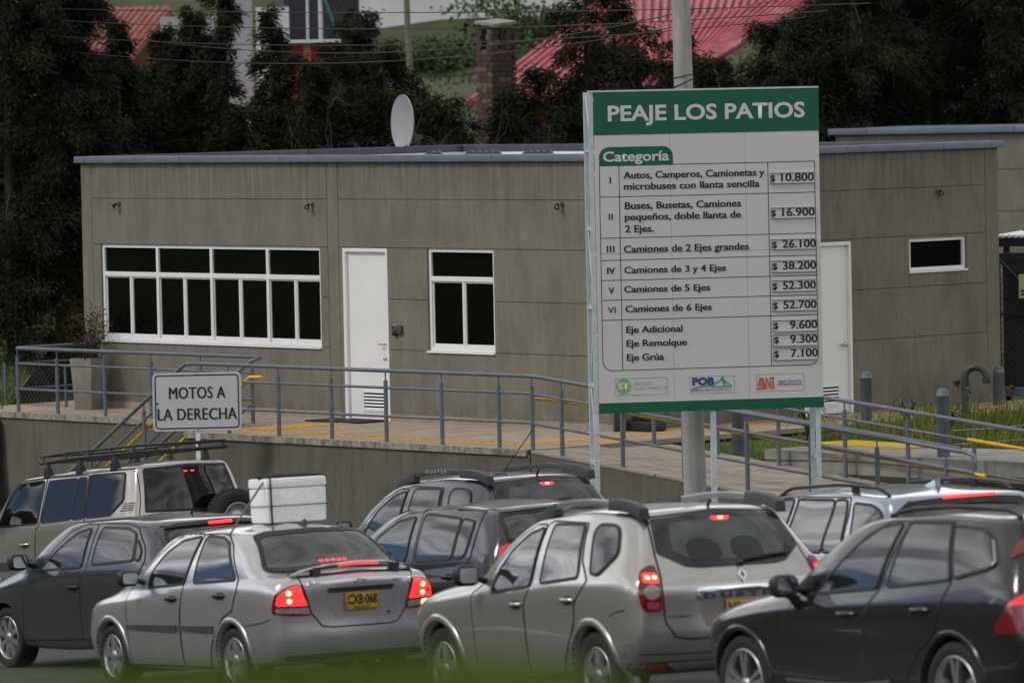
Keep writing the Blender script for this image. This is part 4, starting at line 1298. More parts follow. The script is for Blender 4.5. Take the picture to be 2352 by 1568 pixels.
    def wheel(s, x, y, r, rim_r, spokes=5, side=1, width=.21, rimm=None, twin=False, dark=False, sw=.055):
        rimm = rimm or M_alloy
        w = bpy.data.objects.new('wheel', None); C.objects.link(w); w.parent = s.root; w.location = (x, y * side, r)
        if side < 0: w.rotation_euler = (0, 0, math.pi)
        t = MB()
        t.lathe([(rim_r, -width), (r * .93, -width), (r * .99, -width + .03), (r, -width + .05), (r, -.05), (r * .985, -.022), (r * .94, -.004), (r * .86, .0), (rim_r * 1.06, -.008), (rim_r * 1.01, -.02), (rim_r * .99, -.06)], 40, (0, 0, 0), 'y')
        t.build('tyre', M_tyre, w)
        q = MB()
        q.lathe([(rim_r * 1.03, -.014), (rim_r * 1.0, -.006), (rim_r * .955, -.012), (rim_r * .93, -.05), (rim_r * .90, -width * .8)], 40, (0, 0, 0), 'y')
        q.lathe([(.0, -.012), (.045, -.014), (.062, -.03), (.066, -.07)], 20, (0, 0, 0), 'y')
        for k in range(spokes):
            a0 = 2 * math.pi * k / spokes + .3
            for da in ((-.16, .16) if twin else (0,)):
                a = a0 + da
                c, d = math.cos(a), math.sin(a)
                u = Vector((c, 0, d)); v = Vector((-d, 0, c))
                w0, w1 = (sw * .8, sw) if not twin else (.024, .03)
                P = []
                for rr, ww, yy in ((.04, w0, -.022), (rim_r * .55, (w0 + w1) / 2, -.016), (rim_r * .955, w1, -.02)):
                    for s1 in (-1, 1):
                        for y2 in (yy, yy - .035): P.append(u * rr + v * (ww * s1 * .5 * (1.0 if y2 == yy else 1.2)) + Vector((0, y2, 0)))
                fs = []
                for g_ in (0, 4): fs += [(g_, g_ + 2, g_ + 6, g_ + 4), (g_ + 1, g_ + 5, g_ + 7, g_ + 3), (g_, g_ + 4, g_ + 5, g_ + 1), (g_ + 2, g_ + 3, g_ + 7, g_ + 6)]
                q.add(P, fs)
        q.build('rim', rimm, w)
        b = MB(); b.lathe([(0, -.10), (rim_r * .62, -.10), (rim_r * .62, -.115)], 24, (0, 0, 0), 'y'); b.lathe([(rim_r * .62, -.14), (rim_r * .92, -.15)], 24, (0, 0, 0), 'y'); b.build('brake_disc', M_alloyd, w)
        return w
    def wheels4(s, wb, y, r, rim, **k):
        for x in (0, wb):
            for sd_ in (1, -1): s.wheel(x, y, r, rim, side=sd_, **k)
    def flare(s, x, z, r0, r1, m, a0=-15, a1=195, th=.012, name='wheel_arch'):
        n = 30
        for sg_ in (1, -1):
            v, f = [], []
            k0 = 0
            for i in range(n + 1):
                a = R(a0 + (a1 - a0) * i / n)
                for rr, o_ in ((r0 - .004, -.10), (r0, th), (r0 * .5 + r1 * .5, th * 1.25), (r1, .004), (r1 + .004, -.012)):
                    l_, n_ = s.hit('L', (x + max(rr, r0 + .004) * math.cos(a), z + max(rr, r0 + .004) * math.sin(a)))
                    p = Vector((x + rr * math.cos(a), l_.y + o_, z + rr * math.sin(a)))
                    v.append((p.x, p.y * sg_, p.z))
            for i in range(n):
                for j in range(4):
                    q = (k0 + i * 5 + j, k0 + i * 5 + j + 1, k0 + (i + 1) * 5 + j + 1, k0 + (i + 1) * 5 + j)
                    f.append(q if sg_ > 0 else q[::-1])
            mb = MB(); mb.add(v, f, True)
            mb.build(name, m, s.root)
    def mirror_(s, x, z, m, w=.24, h=.16, label=None):
        p, n = s.hit('L', (x, z))
        o = bpy.data.objects.new('wing_mirror', None); C.objects.link(o); o.parent = s.root; o.location = (x, p.y, z)
        bm = bmesh.new()
        bmesh.ops.create_uvsphere(bm, u_segments=20, v_segments=12, radius=1)
        for v in bm.verts:
            c = v.co
            sx = .085 if c.x > 0 else .045
            e = .65
            c.x, c.y, c.z = (math.copysign(abs(c.x) ** .8, c.x) * sx, math.copysign(abs(c.y) ** e, c.y) * w / 2 + w / 2 + .06, math.copysign(abs(c.z) ** e, c.z) * h / 2 + h * .28)
        for f in bm.faces: f.smooth = True
        me = bpy.data.meshes.new('mirror_housing'); bm.to_mesh(me); bm.free(); link('mirror_housing', me, m, o)
        q = MB(); q.tube([(.02, -.02, -.01), (0, .06, .015), (0, .13, .03)], .026, 8); q.build('mirror_arm', m, o)
        q = MB(); q.prism(rrect(.09, -.01, w + .03, h * .62, .03, 4), -.001, .001, 'x'); g_ = q.build('mirror_glass', mat('mirror_silver', (.5, .52, .55), .04, metal=1), o); g_.location = (-.047, 0, 0)
        return o
    def plate(s, y, z, txt, sub, w=.335, h=.16, lean=0.0, off=.02):
        p, n = s.hit('B', (y, z))
        o = bpy.data.objects.new('number_plate', None); C.objects.link(o); o.parent = s.root
        o.matrix_local = T((p.x - off, y, z)) @ Matrix.Rotation(-math.pi / 2, 4, 'Z') @ Matrix.Rotation(lean, 4, 'X')
        q = MB(); q.box(-w / 2, w / 2, 0, .006, -h / 2, h / 2); q.build('plate', M_plate, o, bevel=.002)
        q = MB()
        for a in ((-w / 2 + .006, w / 2 - .006, -h / 2 + .005, -h / 2 + .009), (-w / 2 + .006, w / 2 - .006, h / 2 - .009, h / 2 - .005), (-w / 2 + .006, -w / 2 + .01, -h / 2 + .009, h / 2 - .009), (w / 2 - .01, w / 2 - .006, -h / 2 + .009, h / 2 - .009)): q.box(a[0], a[1], -.0015, -.0002, a[2], a[3])
        q.build('plate_border', M_ink, o)
        text_mesh('lettering', txt, M_ink, o, w * .90, h * .50, .035, 0, T((-w * .45, -.002, -h * .16)))
        text_mesh('lettering', sub, M_ink, o, w * .5, h * .12, .02, 0, T((-w * .25, -.002, -h * .41)))
        q = MB()
        for x in (-w * .45, w * .45): q.lathe([(0, -.006), (.008, -.005), (.009, 0)], 8, (x, 0, h * .05), 'y')
        q.build('screw', M_steel, o)
        return o
    def label_text(s, txt, y0, z, w, h, m, off=.006, bold=.02, ax='B', name='badge'):
        """Raised lettering on the tail, each point laid on the body."""
        o = text_mesh(name, txt, m, s.root, w, h, bold, 0)
        me = o.data
        for v in me.vertices:
            yy, zz = y0 - v.co.x, z + v.co.z
            p, n = s.hit('B', (yy, zz)); v.co = p + n * off
        return o
def bary(p, a, b, c):
    v0, v1, v2 = b - a, c - a, p - a
    d00, d01, d11, d20, d21 = v0.dot(v0), v0.dot(v1), v1.dot(v1), v2.dot(v0), v2.dot(v1)
    den = d00 * d11 - d01 * d01
    if abs(den) < 1e-14: return (1, 0, 0)
    v = (d11 * d20 - d01 * d21) / den; w = (d00 * d21 - d01 * d20) / den
    return (1 - v - w, v, w)
def inside(poly, x, y):
    r_ = False; n = len(poly); j = n - 1
    for i in range(n):
        xi, yi = poly[i]; xj, yj = poly[j]
        if (yi > y) != (yj > y) and x < (xj - xi) * (y - yi) / (yj - yi) + xi: r_ = not r_
        j = i
    return r_
def cpose(p, k): return Vector((p[0] * k, p[1] * k, p[2] * k + CAMZ))

LV = {}
LV['aveo'] = ([(-.80,.24,.35,.74,.24,.78,.19,.72,.2,.5,3.2,.22), (-.90,.28,.30,.79,.28,.81,.25,.78,.27,.5,3.26,.30), (-.945,.45,.30,.825,.45,.83,.42,.82,.45,.5,3.29,.48),
 (-.94,.60,.28,.83,.60,.835,.60,.825,.62,.5,3.26,.62), (-.945,.78,.26,.825,.78,.835,.78,.81,.78,.5,3.18,.74), (-.955,.93,.25,.80,.93,.825,.90,.77,.85,.6,2.95,.84),
 (-.90, 1.05, .28, .74, 1.01, .80, .97, 0.75, 0.94, 0.5, 2.6, 0.96), (-.56, 1.09, .24, .745, 1.05, .778, 1.03, 0.745, 1.05, 0.3, 2.2, 1.04), (-.32, 1.265, .22, .692, 1.22, .702, 1.21, 0.672, 1.22, 0.28, 1.98, 1.24),
 (-.10, 1.405, .22, .575, 1.375, .595, 1.385, 0.585, 1.37, 0.26, 1.74, 1.4), (.05, 1.445, .3, .42, 1.43, .47, 1.452, 0.47, 1.425, 0.3, 1.42, 1.445)], (.25, 1.0, 1.465, 1.485, 1.465))
LV['duster'] = ([(-.62,.36,.3,.76,.34,.80,.28,.75,.3,.5,3.36,.30), (-.74,.42,.3,.84,.42,.84,.34,.82,.38,.5,3.44,.38), (-.82,.58,.3,.885,.58,.87,.50,.87,.56,.5,3.495,.56),
 (-.825,.72,.28,.885,.72,.885,.68,.885,.72,.5,3.48,.72), (-.825,.88,.27,.875,.88,.895,.86,.88,.88,.55,3.38,.86), (-.82,1.02,.25,.85,1.03,.885,.98,.83,.98,.6,3.05,.99),
 (-.75, 1.14, .24, .79, 1.14, .86, 1.05, 0.83, 1.05, 0.45, 2.36, 1.09), (-.66, 1.27, .24, .725, 1.26, .803, 1.20, 0.79, 1.19, 0.3, 2.05, 1.22), (-.55, 1.42, .24, .665, 1.40, .727, 1.37, 0.715, 1.36, 0.28, 1.8, 1.4),
 (-.44, 1.53, .24, .60, 1.52, .63, 1.52, 0.64, 1.49, 0.28, 1.54, 1.53), (-.34, 1.575, .3, .48, 1.57, .52, 1.585, 0.5, 1.55, 0.3, 1.25, 1.575)], (-.1, .9, 1.60, 1.61, 1.60))
LV['gol'] = ([(-.50,.26,.3,.72,.26,.75,.2,.7,.22,.5,3.1,.24), (-.60,.32,.3,.77,.32,.785,.26,.76,.28,.5,3.18,.30), (-.645,.48,.28,.80,.48,.805,.44,.8,.46,.5,3.23,.48),
 (-.65,.62,.26,.805,.62,.81,.62,.805,.64,.5,3.2,.64), (-.645,.78,.26,.80,.78,.81,.78,.79,.78,.5,3.1,.76), (-.63,.92,.25,.785,.92,.80,.90,.76,.89,.6,2.85,.88),
 (-.60, 1.03, .25, .745, 1.04, .775, .99, 0.75, 0.98, 0.45, 2.45, 0.99), (-.53, 1.15, .25, .69, 1.15, .732, 1.10, 0.735, 1.09, 0.3, 2.13, 1.1), (-.44, 1.27, .25, .64, 1.26, .668, 1.25, 0.67, 1.23, 0.28, 1.92, 1.26),
 (-.34, 1.37, .25, .575, 1.36, .59, 1.375, 0.6, 1.37, 0.28, 1.62, 1.385), (-.24, 1.405, .3, .46, 1.41, .48, 1.425, 0.48, 1.405, 0.3, 1.3, 1.415)], (0, .9, 1.43, 1.46, 1.44))
LV['sandero'] = ([(-.52,.28,.3,.76,.28,.80,.2,.74,.24,.5,3.2,.26), (-.62,.34,.3,.81,.34,.83,.28,.80,.3,.5,3.28,.32), (-.68,.50,.28,.845,.5,.85,.45,.845,.48,.5,3.33,.5),
 (-.69,.66,.27,.85,.66,.858,.64,.85,.66,.5,3.3,.66), (-.69,.82,.27,.845,.82,.858,.8,.835,.82,.5,3.2,.8), (-.68,.97,.26,.825,.97,.845,.93,.80,.92,.6,2.95,.92),
 (-.66, 1.08, .26, .785, 1.09, .815, 1.03, 0.78, 1.01, 0.5, 2.5, 1.03), (-.62, 1.2, .26, .73, 1.2, .768, 1.15, 0.76, 1.13, 0.3, 2.25, 1.15), (-.53, 1.33, .26, .67, 1.32, .70, 1.31, 0.7, 1.27, 0.28, 2.03, 1.3),
 (-.42, 1.43, .26, .605, 1.42, .62, 1.435, 0.625, 1.41, 0.28, 1.72, 1.435), (-.30, 1.465, .3, .48, 1.465, .5, 1.485, 0.5, 1.465, 0.3, 1.35, 1.475)], (0, .9, 1.50, 1.525, 1.505))
LV['volvo'] = ([(-.80,.32,.35,.82,.32,.86,.26,.82,.28,.5,3.5,.28), (-.90,.40,.33,.88,.40,.90,.34,.88,.36,.55,3.65,.38), (-.95,.58,.32,.925,.58,.925,.5,.92,.55,.6,3.72,.58),
 (-.95,.74,.3,.93,.74,.912, .70,.93,.74,.6,3.73,.76), (-.94,.90,.3,.925,.9,.948, .90,.92,.88,.65,3.62,.90), (-.92,1.04,.28,.90,1.05,.925,1.02,.885,.98,.75,3.3,1.0),
 (-.88, 1.15, .28, .86, 1.17, .90, 1.08, 0.85, 1.07, 0.6, 2.7, 1.09), (-.82, 1.28, .28, .80, 1.30, .858, 1.2, 0.855, 1.19, 0.35, 2.25, 1.2), (-.70, 1.43, .28, .735, 1.43, .782, 1.38, 0.765, 1.39, 0.3, 1.95, 1.41),
 (-.58, 1.54, .28, .67, 1.545, .68, 1.55, 0.68, 1.54, 0.3, 1.65, 1.55), (-.48, 1.585, .3, .54, 1.59, .56, 1.61, 0.56, 1.595, 0.3, 1.3, 1.6)], (-.2, .95, 1.625, 1.65, 1.63))
LV['prado'] = ([(-.9,.42,.2,.74,.42,.78,.38,.75,.4,.4,3.3,.42), (-.98,.5,.2,.81,.5,.82,.46,.8,.5,.4,3.38,.5), (-1.03,.64,.2,.84,.64,.84,.62,.84,.64,.4,3.4,.66),
 (-1.03,.80,.2,.85,.8,.85,.8,.85,.8,.4,3.36,.8), (-1.02,.96,.18,.845,.96,.85,.96,.83,.95,.4,3.28,.95), (-1.01,1.08,.18,.84,1.08,.845,1.08,.80,1.04,.45,3.1,1.05),
 (-1.0, 1.17, .18, .82, 1.17, .83, 1.16, 0.81, 1.13, 0.35, 2.65, 1.14), (-.985, 1.34, .18, .775, 1.34, .785, 1.33, 0.79, 1.3, 0.25, 2.35, 1.31), (-.96, 1.52, .18, .73, 1.52, .735, 1.51, 0.735, 1.5, 0.25, 2.2, 1.52),
 (-.93, 1.67, .2, .68, 1.67, .685, 1.68, 0.69, 1.66, 0.25, 2.0, 1.67), (-.87, 1.735, .25, .55, 1.74, .57, 1.755, 0.58, 1.73, 0.3, 1.75, 1.735)], (-.6, 1.1, 1.77, 1.795, 1.775))
LV['bmw'] = (LV['volvo'][0][:8] + [(-.70,1.43,.28,.735,1.43,.76,1.38,.765,1.38,.3,2.25,1.41), (-.60,1.535,.22,.69,1.53,.69,1.54,.69,1.51,.3,2.0,1.53), (-.52,1.575,.3,.54,1.58,.58,1.60,.57,1.57,.3,1.6,1.585)], (-.2, 1.2, 1.62, 1.64, 1.62))
LV['dkduster'] = LV['duster']

# ---------------------------------------------------------------- silver saloon with the cool box
P_SILVER = paint('silver_paint', (.55, .55, .57), .75, .27)
P_BEIGE = paint('champagne_paint', (.46, .45, .43), .75, .25)
P_GREY = paint('slate_grey_paint', (.045, .050, .062), .4, .24)
P_NAVY = paint('dark_blue_grey_paint', (.028, .032, .044), .4, .22)
P_DGREY = paint('dark_grey_paint', (.055, .062, .078), .4, .26)
P_CHAR = paint('charcoal_paint', (.014, .014, .016), .4, .24)
P_PALE = paint('pale_blue_silver_paint', (.31, .355, .42), .7, .24)
P_TAN = paint('warm_silver_paint', (.44, .42, .385), .7, .30)

a = Car('parked_car', 'silver saloon car with a white foam cool box tied on its roof', cpose((-1.85, 50.39, -5.47), 1.0), R(30.31), R(3.71), 1.0, *LV['aveo'], P_SILVER,
        dict(wells=[(0, .29, .335, .42), (2.48, .29, .335, .42)]))
a.door([(2.12, .896), (2.077, .517), (2.096, .219), (.991, .223), (1.003, .668), (.945, .897), (.879, 1.41), (1.262, 1.42), (1.396, 1.377), (1.696, 1.197), (1.901, 1.029)],
       [[(1.70, .928), (.935, .970), (.90, 1.388), (1.252, 1.352), (1.501, 1.236), (1.66, 1.07)]], (1.145, .835), M_trimb)
a.door([(.935, .892), (.984, .669), (.972, .224), (.467, .216), (.40, .40), (.333, .487), (.153, .66), (-.056, .736), (-.129, .911), (-.083, 1.023), (.21, 1.309), (.387, 1.391), (.499, 1.411), (.863, 1.41)],
       [[(.747, .975), (.807, 1.361), (.771, 1.392), (.451, 1.373), (.306, 1.329), (.004, 1.061), (-.043, 1.005)]], (.187, .865), M_trimb)
for x0, x1 in ((1.06, 2.08), (.33, 1.02)):
    a.patch('side_moulding', 'L', [(x0, .595), (x1, .590), (x1, .548), (x0, .525)], .018, M_trim, None, 0, skirt=.018)
a.window('windscreen', [(-.52, 1.07), (.52, 1.07), (.44, 1.36), (-.44, 1.36)], None, 'F', .03)
a.window('rear_window', [(.535, 1.365), (.42, 1.395), (0, 1.408), (-.42, 1.395), (-.535, 1.365), (-.655, 1.09), (-.56, 1.075), (0, 1.10), (.56, 1.075), (.655, 1.09)], None, 'B', .035, 1)
lid = [(.575, 1.02), (.525, .857), (.473, .690), (.38, .575), (.28, .562), (-.28, .562), (-.38, .575), (-.473, .690), (-.525, .857), (-.575, 1.02), (0, 1.045)]
bl = a.patch('boot_lid', 'B', lid, .005, a.paint, None, 1)
a.strip('lid_gap', 'B', a.smoothpoly(lid, 1), .013, .006, M_seal, bl, True)
a.patch('plate_recess_shade', 'B', [(.335, .905), (.30, .72), (.262, .642), (-.27, .642), (-.31, .72), (-.345, .905)], .008, mat('recess_shade_silver', (.30, .30, .315), .5, metal=.5), bl, 1)  # darkened body paint: shade of the plate recess put into the colour
a.patch('boot_handle', 'B', [(.33, .912), (.325, .872), (-.335, .872), (-.34, .912)], .022, M_trimb, bl, 1, skirt=.02)
a.plate(0, .782, 'CXB·068', 'BOGOTA D.C.', lean=R(6), off=.035)
a.label_text('AVEO', .526, .938, .125, .032, M_chrome, .010, .03)
a.label_text('CHEVROLET', -.335, .935, .215, .024, M_chrome, .010, .02)
a.label_text('1.6', -.50, .895, .05, .024, M_chrome, .010, .02)
m_gold = mat('badge_gold', (.45, .40, .25), .3, metal=.8)
a.patch('emblem', 'B', [(.062, .944), (.02, .944), (.032, .962), (-.018, .967), (-.014, .955), (-.066, .955), (-.054, .972), (-.012, .972), (-.006, .984), (.03, .979), (.022, .963), (.07, .960)], .016, m_gold, bl, 0, step=.02)
m = MB(); p_, n_ = a.hit('B', (-.285, .665)); m.lathe([(0, -.012), (.016, -.012), (.018, .01)], 12, (p_.x, -.285, .665), 'x'); m.build('lock', M_trimb, bl)
for sg_ in (1, -1):
    lp = [(sg_ * y, z) for y, z in ((.805, .705), (.80, .79), (.79, .868), (.735, .925), (.66, .95), (.566, .957), (.54, .858), (.482, .677), (.637, .681))]
    if sg_ < 0: lp = lp[::-1]
    t = a.patch('tail_light', 'B', lp, .014, M_red, None, 1, skirt=.02)
    up = [(sg_ * y, z) for y, z in ((.785, .775), (.775, .86), (.72, .912), (.65, .938), (.575, .945), (.55, .86), (.508, .765))]
    a.patch('brake_lens', 'B', up if sg_ > 0 else up[::-1], .017, M_redlit, t, 1)
    lo_ = [(sg_ * y, z) for y, z in ((.785, .715), (.783, .757), (.502, .75), (.492, .69))]
    a.patch('reverse_lens', 'B', lo_ if sg_ > 0 else lo_[::-1], .017, M_clear if sg_ > 0 else M_clear, t, 1)
    for (y, z) in ((.68, .885), (.675, .815)):
        q = [(sg_ * y + .026 * math.cos(k), z + .024 * math.sin(k)) for k in np.linspace(0, 5.6, 9)]
        a.patch('bulb_glow', 'B', q, .020, M_redhot, t, 0, step=.02)
    if sg_ < 0:
        q = [(-.785, .715), (-.783, .757), (-.66, .754), (-.655, .70)]
        a.patch('indicator_lit', 'B', q[::-1], .020, M_amber, t, 1, step=.03)
a.strip('bumper_gap', 'L', [(-.30, .60), (-.45, .612), (-.62, .628), (-.74, .655)], .010, .002, M_seal)
m = MB()                                                                # boot spoiler
pts = [(.62, 1.055), (.5, 1.10), (.30, 1.135), (0, 1.150), (-.30, 1.135), (-.5, 1.10), (-.62, 1.055)]
v = []
for y, z in pts:
    xb = -.93 + .12 * (y / .62) ** 2
    v += [(xb - .03, y, z - .020), (xb + .01, y, z - .012), (xb + .10, y, z - .016), (xb + .09, y, z - .026), (xb, y, z - .030)]
m.add(v, [(5 * i + k, 5 * i + (k + 1) % 5, 5 * i + 5 + (k + 1) % 5, 5 * i + 5 + k) for i in range(len(pts) - 1) for k in range(5)], True)
m.add(v[:5], [(0, 1, 2, 3, 4)]); m.add(v[-5:], [(4, 3, 2, 1, 0)])
sp = m.build('spoiler', P_SILVER, a.root)
m = MB()
for y in (.40, -.40): m.add([(-.92, y - .03, 1.10), (-.80, y - .03, 1.10), (-.80, y + .02, 1.10), (-.92, y + .03, 1.10), (-.91, y - .03, 1.02), (-.80, y - .03, 1.03), (-.80, y + .03, 1.03), (-.91, y + .03, 1.02)], [(0, 1, 2, 3), (0, 4, 5, 1), (1, 5, 6, 2), (2, 6, 7, 3), (3, 7, 4, 0), (4, 7, 6, 5)])
m.build('spoiler_foot', M_trim, sp)
m = MB(); m.tube([(-.935, .20, 1.106), (-.945, 0, 1.114), (-.935, -.20, 1.106)], .0095, 6); m.build('brake_strip', M_led, sp)
for i in range(5):
    y = .13 - i * .06
    a.patch('high_brake_led', 'B', [(y + .02, 1.123), (y - .02, 1.125), (y - .02, 1.143), (y + .02, 1.141)], .016, M_led, None, 1, step=.03)
a.wheels4(2.48, .815, .29, .195, spokes=5, sw=.085)
for x in (0, 2.48): a.flare(x, .29, .335, .385, P_SILVER, -12, 192, .006)
a.mirror_(1.82, .985, M_trimb, .21, .15)
a.patch('lower_valance', 'B', [(.72, .335), (.70, .285), (-.70, .285), (-.72, .335)], .012, M_trim, None, 1)
m = MB(); p_, n_ = a.hit('T', (.16, -.05)); m.add([(.10, -.07, p_.z), (.10, -.03, p_.z), (.27, -.04, p_.z), (.27, -.06, p_.z), (.12, -.055, p_.z + .06), (.12, -.045, p_.z + .06), (.16, -.05, p_.z + .05)], [(0, 1, 5, 4), (1, 2, 6, 5), (2, 3, 6), (3, 0, 4, 6), (4, 5, 6)]); m.build('roof_antenna', M_trim, a.root)

# cool box and its ropes, resting on the roof
cb = thing('cool_box', 'white foam cool box with a lid strapped on the roof of the silver saloon', 'box')
cb.matrix_world = a.root.matrix_world @ T((.62, -.15, 1.482)) @ Matrix.Scale(.95, 4) @ Matrix.Rotation(R(-2), 4, 'Z')
M_foam = mat('white_foam', (.86, .86, .86), .75, var=.04, scale=14, bump=.25, bscale=160)
def taper(mb, x0, y0, x1, y1, z0, z1):
    v = [(-x0, -y0, z0), (x0, -y0, z0), (x0, y0, z0), (-x0, y0, z0), (-x1, -y1, z1), (x1, -y1, z1), (x1, y1, z1), (-x1, y1, z1)]
    mb.add(v, [(0, 3, 2, 1), (4, 5, 6, 7), (0, 1, 5, 4), (1, 2, 6, 5), (2, 3, 7, 6), (3, 0, 4, 7)])
m = MB(); taper(m, .200, .312, .206, .320, 0, .335); m.build('tub', M_foam, cb, bevel=.028)
m = MB(); taper(m, .212, .326, .208, .322, .337, .43); m.build('lid', M_foam, cb, bevel=.026)
m = MB()
for i in range(7): m.box(-.2065, -.196, -.20 + i * .058, -.160 + i * .058, .06, .27)
m.build('rib', M_foam, cb, bevel=.006)
m = MB()
m.tube([(-.216, -.33, .165), (-.216, .33, .165), (.216, .33, .165), (.216, -.33, .165), (-.216, -.33, .165)], .0045, 6)
m.build('cord', mat('cord_grey', (.08, .08, .08), .8), cb)
m = MB()
m.tube([(-.219, .285, .0), (-.219, .285, .37), (-.20, .28, .438), (.2, .28, .438), (.219, .285, .37)], .010, 6)
m.tube([(-.05, .33, .44), (-.04, .1, .448), (-.07, -.2, .446), (-.1, -.33, .43)], .02, 6)
m.build('strap', M_dark, cb)
rp_ = thing('rope', 'grey rope tied from the cool box down to the silver saloon roof edge', 'rope')
rp_.matrix_world = a.root.matrix_world.copy()
M_rope = mat('rope_grey', (.16, .145, .12), .9, var=.2, scale=60)
m = MB(); m.tube([(.50, .16, 1.86), (.46, .40, 1.60), (.42, .575, 1.40)], .010, 6); m.tube([(.45, -.47, 1.74), (.42, -.53, 1.55), (.40, -.60, 1.36)], .010, 6); m.build('rope_length', M_rope, rp_)

# ---------------------------------------------------------------- the two rugged SUVs
def suv(name, label, pos, yaw, pitch, k, pm, rail_mid, full=True):
    d = Car(name, label, pos, R(yaw), R(pitch), k, *LV['duster'], pm, dict(wells=[(0, .343, .385, .45), (2.673, .343, .385, .45)]))
    d.door([(2.048, .952), (2.02, .71), (2.044, .341), (1.122, .321), (1.112, .568), (1.102, .873), (1.0, 1.035), (1.075, 1.479), (1.223, 1.48), (1.439, 1.395), (1.639, 1.224), (1.838, 1.04)],
           [[(1.69, .962), (1.02, 1.014), (1.08, 1.458), (1.294, 1.406), (1.488, 1.289), (1.63, 1.12)]], (1.235, .875), M_trimb if pm is not P_BEIGE else P_BEIGE)
    d.door([(1.09, .874), (1.099, .569), (1.11, .321), (.545, .344), (.45, .50), (.37, .60), (.262, .745), (.242, .892), (.137, .998), (.077, 1.061), (.246, 1.206), (.383, 1.487), (.982, 1.505), (1.052, 1.479), (.987, 1.035)],
           [[(.850, 1.036), (.233, 1.081), (.410, 1.476), (.936, 1.478)]], (.345, .915), M_trimb if pm is not P_BEIGE else P_BEIGE)
    d.window('quarter_window', [(.051, 1.113), (.214, 1.434), (.158, 1.475), (-.095, 1.464), (-.169, 1.412), (-.257, 1.257), (-.071, 1.103)])
    d.window('windscreen', [(-.56, 1.13), (.56, 1.13), (.50, 1.49), (-.50, 1.49)], None, 'F', .03)
    gp = [(.532, 1.50), (0, 1.542), (-.532, 1.50), (-.60, 1.25), (-.43, 1.145), (-.32, 1.13), (.32, 1.13), (.43, 1.145), (.60, 1.25)]
    w = d.window('rear_window', gp, None, 'B', 0, 1, gl=mat('smoked_glass_frame', (.014, .015, .019), .10, ior=1.6))
    gi = [(.43, 1.46), (0, 1.495), (-.43, 1.46), (-.48, 1.26), (-.36, 1.185), (.36, 1.185), (.48, 1.26)]
    d.patch('pane', 'B', gi, .013, mat('clear_rear_glass', (.035, .044, .046), .04, ior=1.7), w, 2)
    for yc in (.24, -.12):                                           # dark silhouettes of the seat backs, painted as patches on the pane
        d.patch('headrest_silhouette', 'B', [(yc + .14, 1.19), (yc + .13, 1.30), (yc + .07, 1.34), (yc - .07, 1.34), (yc - .13, 1.30), (yc - .14, 1.19)], .0145, mat('seat_silhouette', (.014, .016, .017), .25), w, 2)
    d.patch('high_brake_light', 'B', [(.085, 1.492), (-.085, 1.492), (-.06, 1.468), (.06, 1.468)], .019, M_led, w, 1, step=.03)
    d.patch('bulb_glow', 'B', [(.025, 1.488), (-.025, 1.488), (-.02, 1.471), (.02, 1.471)], .023, M_redhot, w, 1, step=.03)
    tg = [(.545, 1.515), (0, 1.552), (-.545, 1.515), (-.612, 1.246), (-.65, 1.013), (-.632, .743), (-.56, .632), (-.45, .612), (.45, .612), (.56, .632), (.632, .743), (.65, 1.013), (.612, 1.246)]
    t = d.patch('tailgate', 'B', tg, .005, d.paint, None, 0)
    d.strip('tailgate_gap', 'B', tg, .014, .0060, M_seal, t, True)
    for sg_ in (1, -1):
        F_ = lambda q: [(sg_ * y, z) for y, z in (q if sg_ > 0 else q[::-1])]
        l_ = d.patch('tail_light', 'B', F_([(.650, 1.162), (.70, 1.164), (.762, 1.128), (.808, 1.05), (.82, .949), (.806, .862), (.765, .83), (.657, .828), (.665, 1.0)]), .014, M_red, None, 1, skirt=.02)
        d.patch('brake_lens', 'B', F_([(.765, 1.108), (.665, 1.103), (.667, 1.03), (.785, 1.042)]), .019, M_redlit, l_, 1, step=.03)
        for y in (.74, .69): d.patch('bulb_glow', 'B', F_([(y + .018, 1.085), (y - .014, 1.085), (y - .014, 1.06), (y + .018, 1.06)]), .022, M_redhot, l_, 1, step=.02)
        d.patch('reverse_lens', 'B', F_([(.727 + .058 * math.cos(x), .972 + .056 * math.sin(x)) for x in np.linspace(0, 5.8, 12)]), .020, M_clear, l_, 0, step=.03)
        d.patch('fog_lens', 'B', F_([(.775, .905), (.672, .898), (.668, .845), (.765, .845)]), .018, mat('lamp_pink', (.30, .06, .09), .2, coat=.6, var=.3, scale=40), l_, 1, step=.03)
        d.patch('reflector', 'B', F_([(.735, .445), (.60, .425), (.60, .395), (.735, .415)]), .012, M_red, None, 0)
    gm = [(.39, .985), (0, .99), (-.39, .985), (-.395, .92), (-.36, .895), (.36, .895), (.395, .92)]
    d.patch('chrome_garnish', 'B', gm, .022, M_chrome, t, 1, skirt=.02)
    d.patch('garnish_inset', 'B', [(.37, .945), (-.37, .945), (-.35, .902), (.35, .902)], .0235, mat('chrome_dull', (.34, .34, .35), .25, metal=1.0), t, 1)
    d.label_text('D U S T E R', .34, .905, .68, .036, M_trimb, .026, .05)
    dm = [(.0, 1.118), (-.042, 1.063), (0, 1.005), (.042, 1.063)]
    d.patch('emblem', 'B', dm, .018, M_chrome, t, 0, step=.03, skirt=.02)
    d.patch('emblem_core', 'B', [(0, 1.085), (-.016, 1.062), (0, 1.038), (.016, 1.062)], .0195, M_trim, t, 0, step=.02)
    d.patch('plate_recess_shade', 'B', [(.385, .885), (.33, .70), (-.33, .70), (-.385, .885)], .007, mat('recess_shade_beige' if full else 'recess_shade_grey', (.22, .21, .19) if full else (.04, .045, .055), .5, metal=.4), t, 1)  # body colour darkened for the shade inside the plate recess
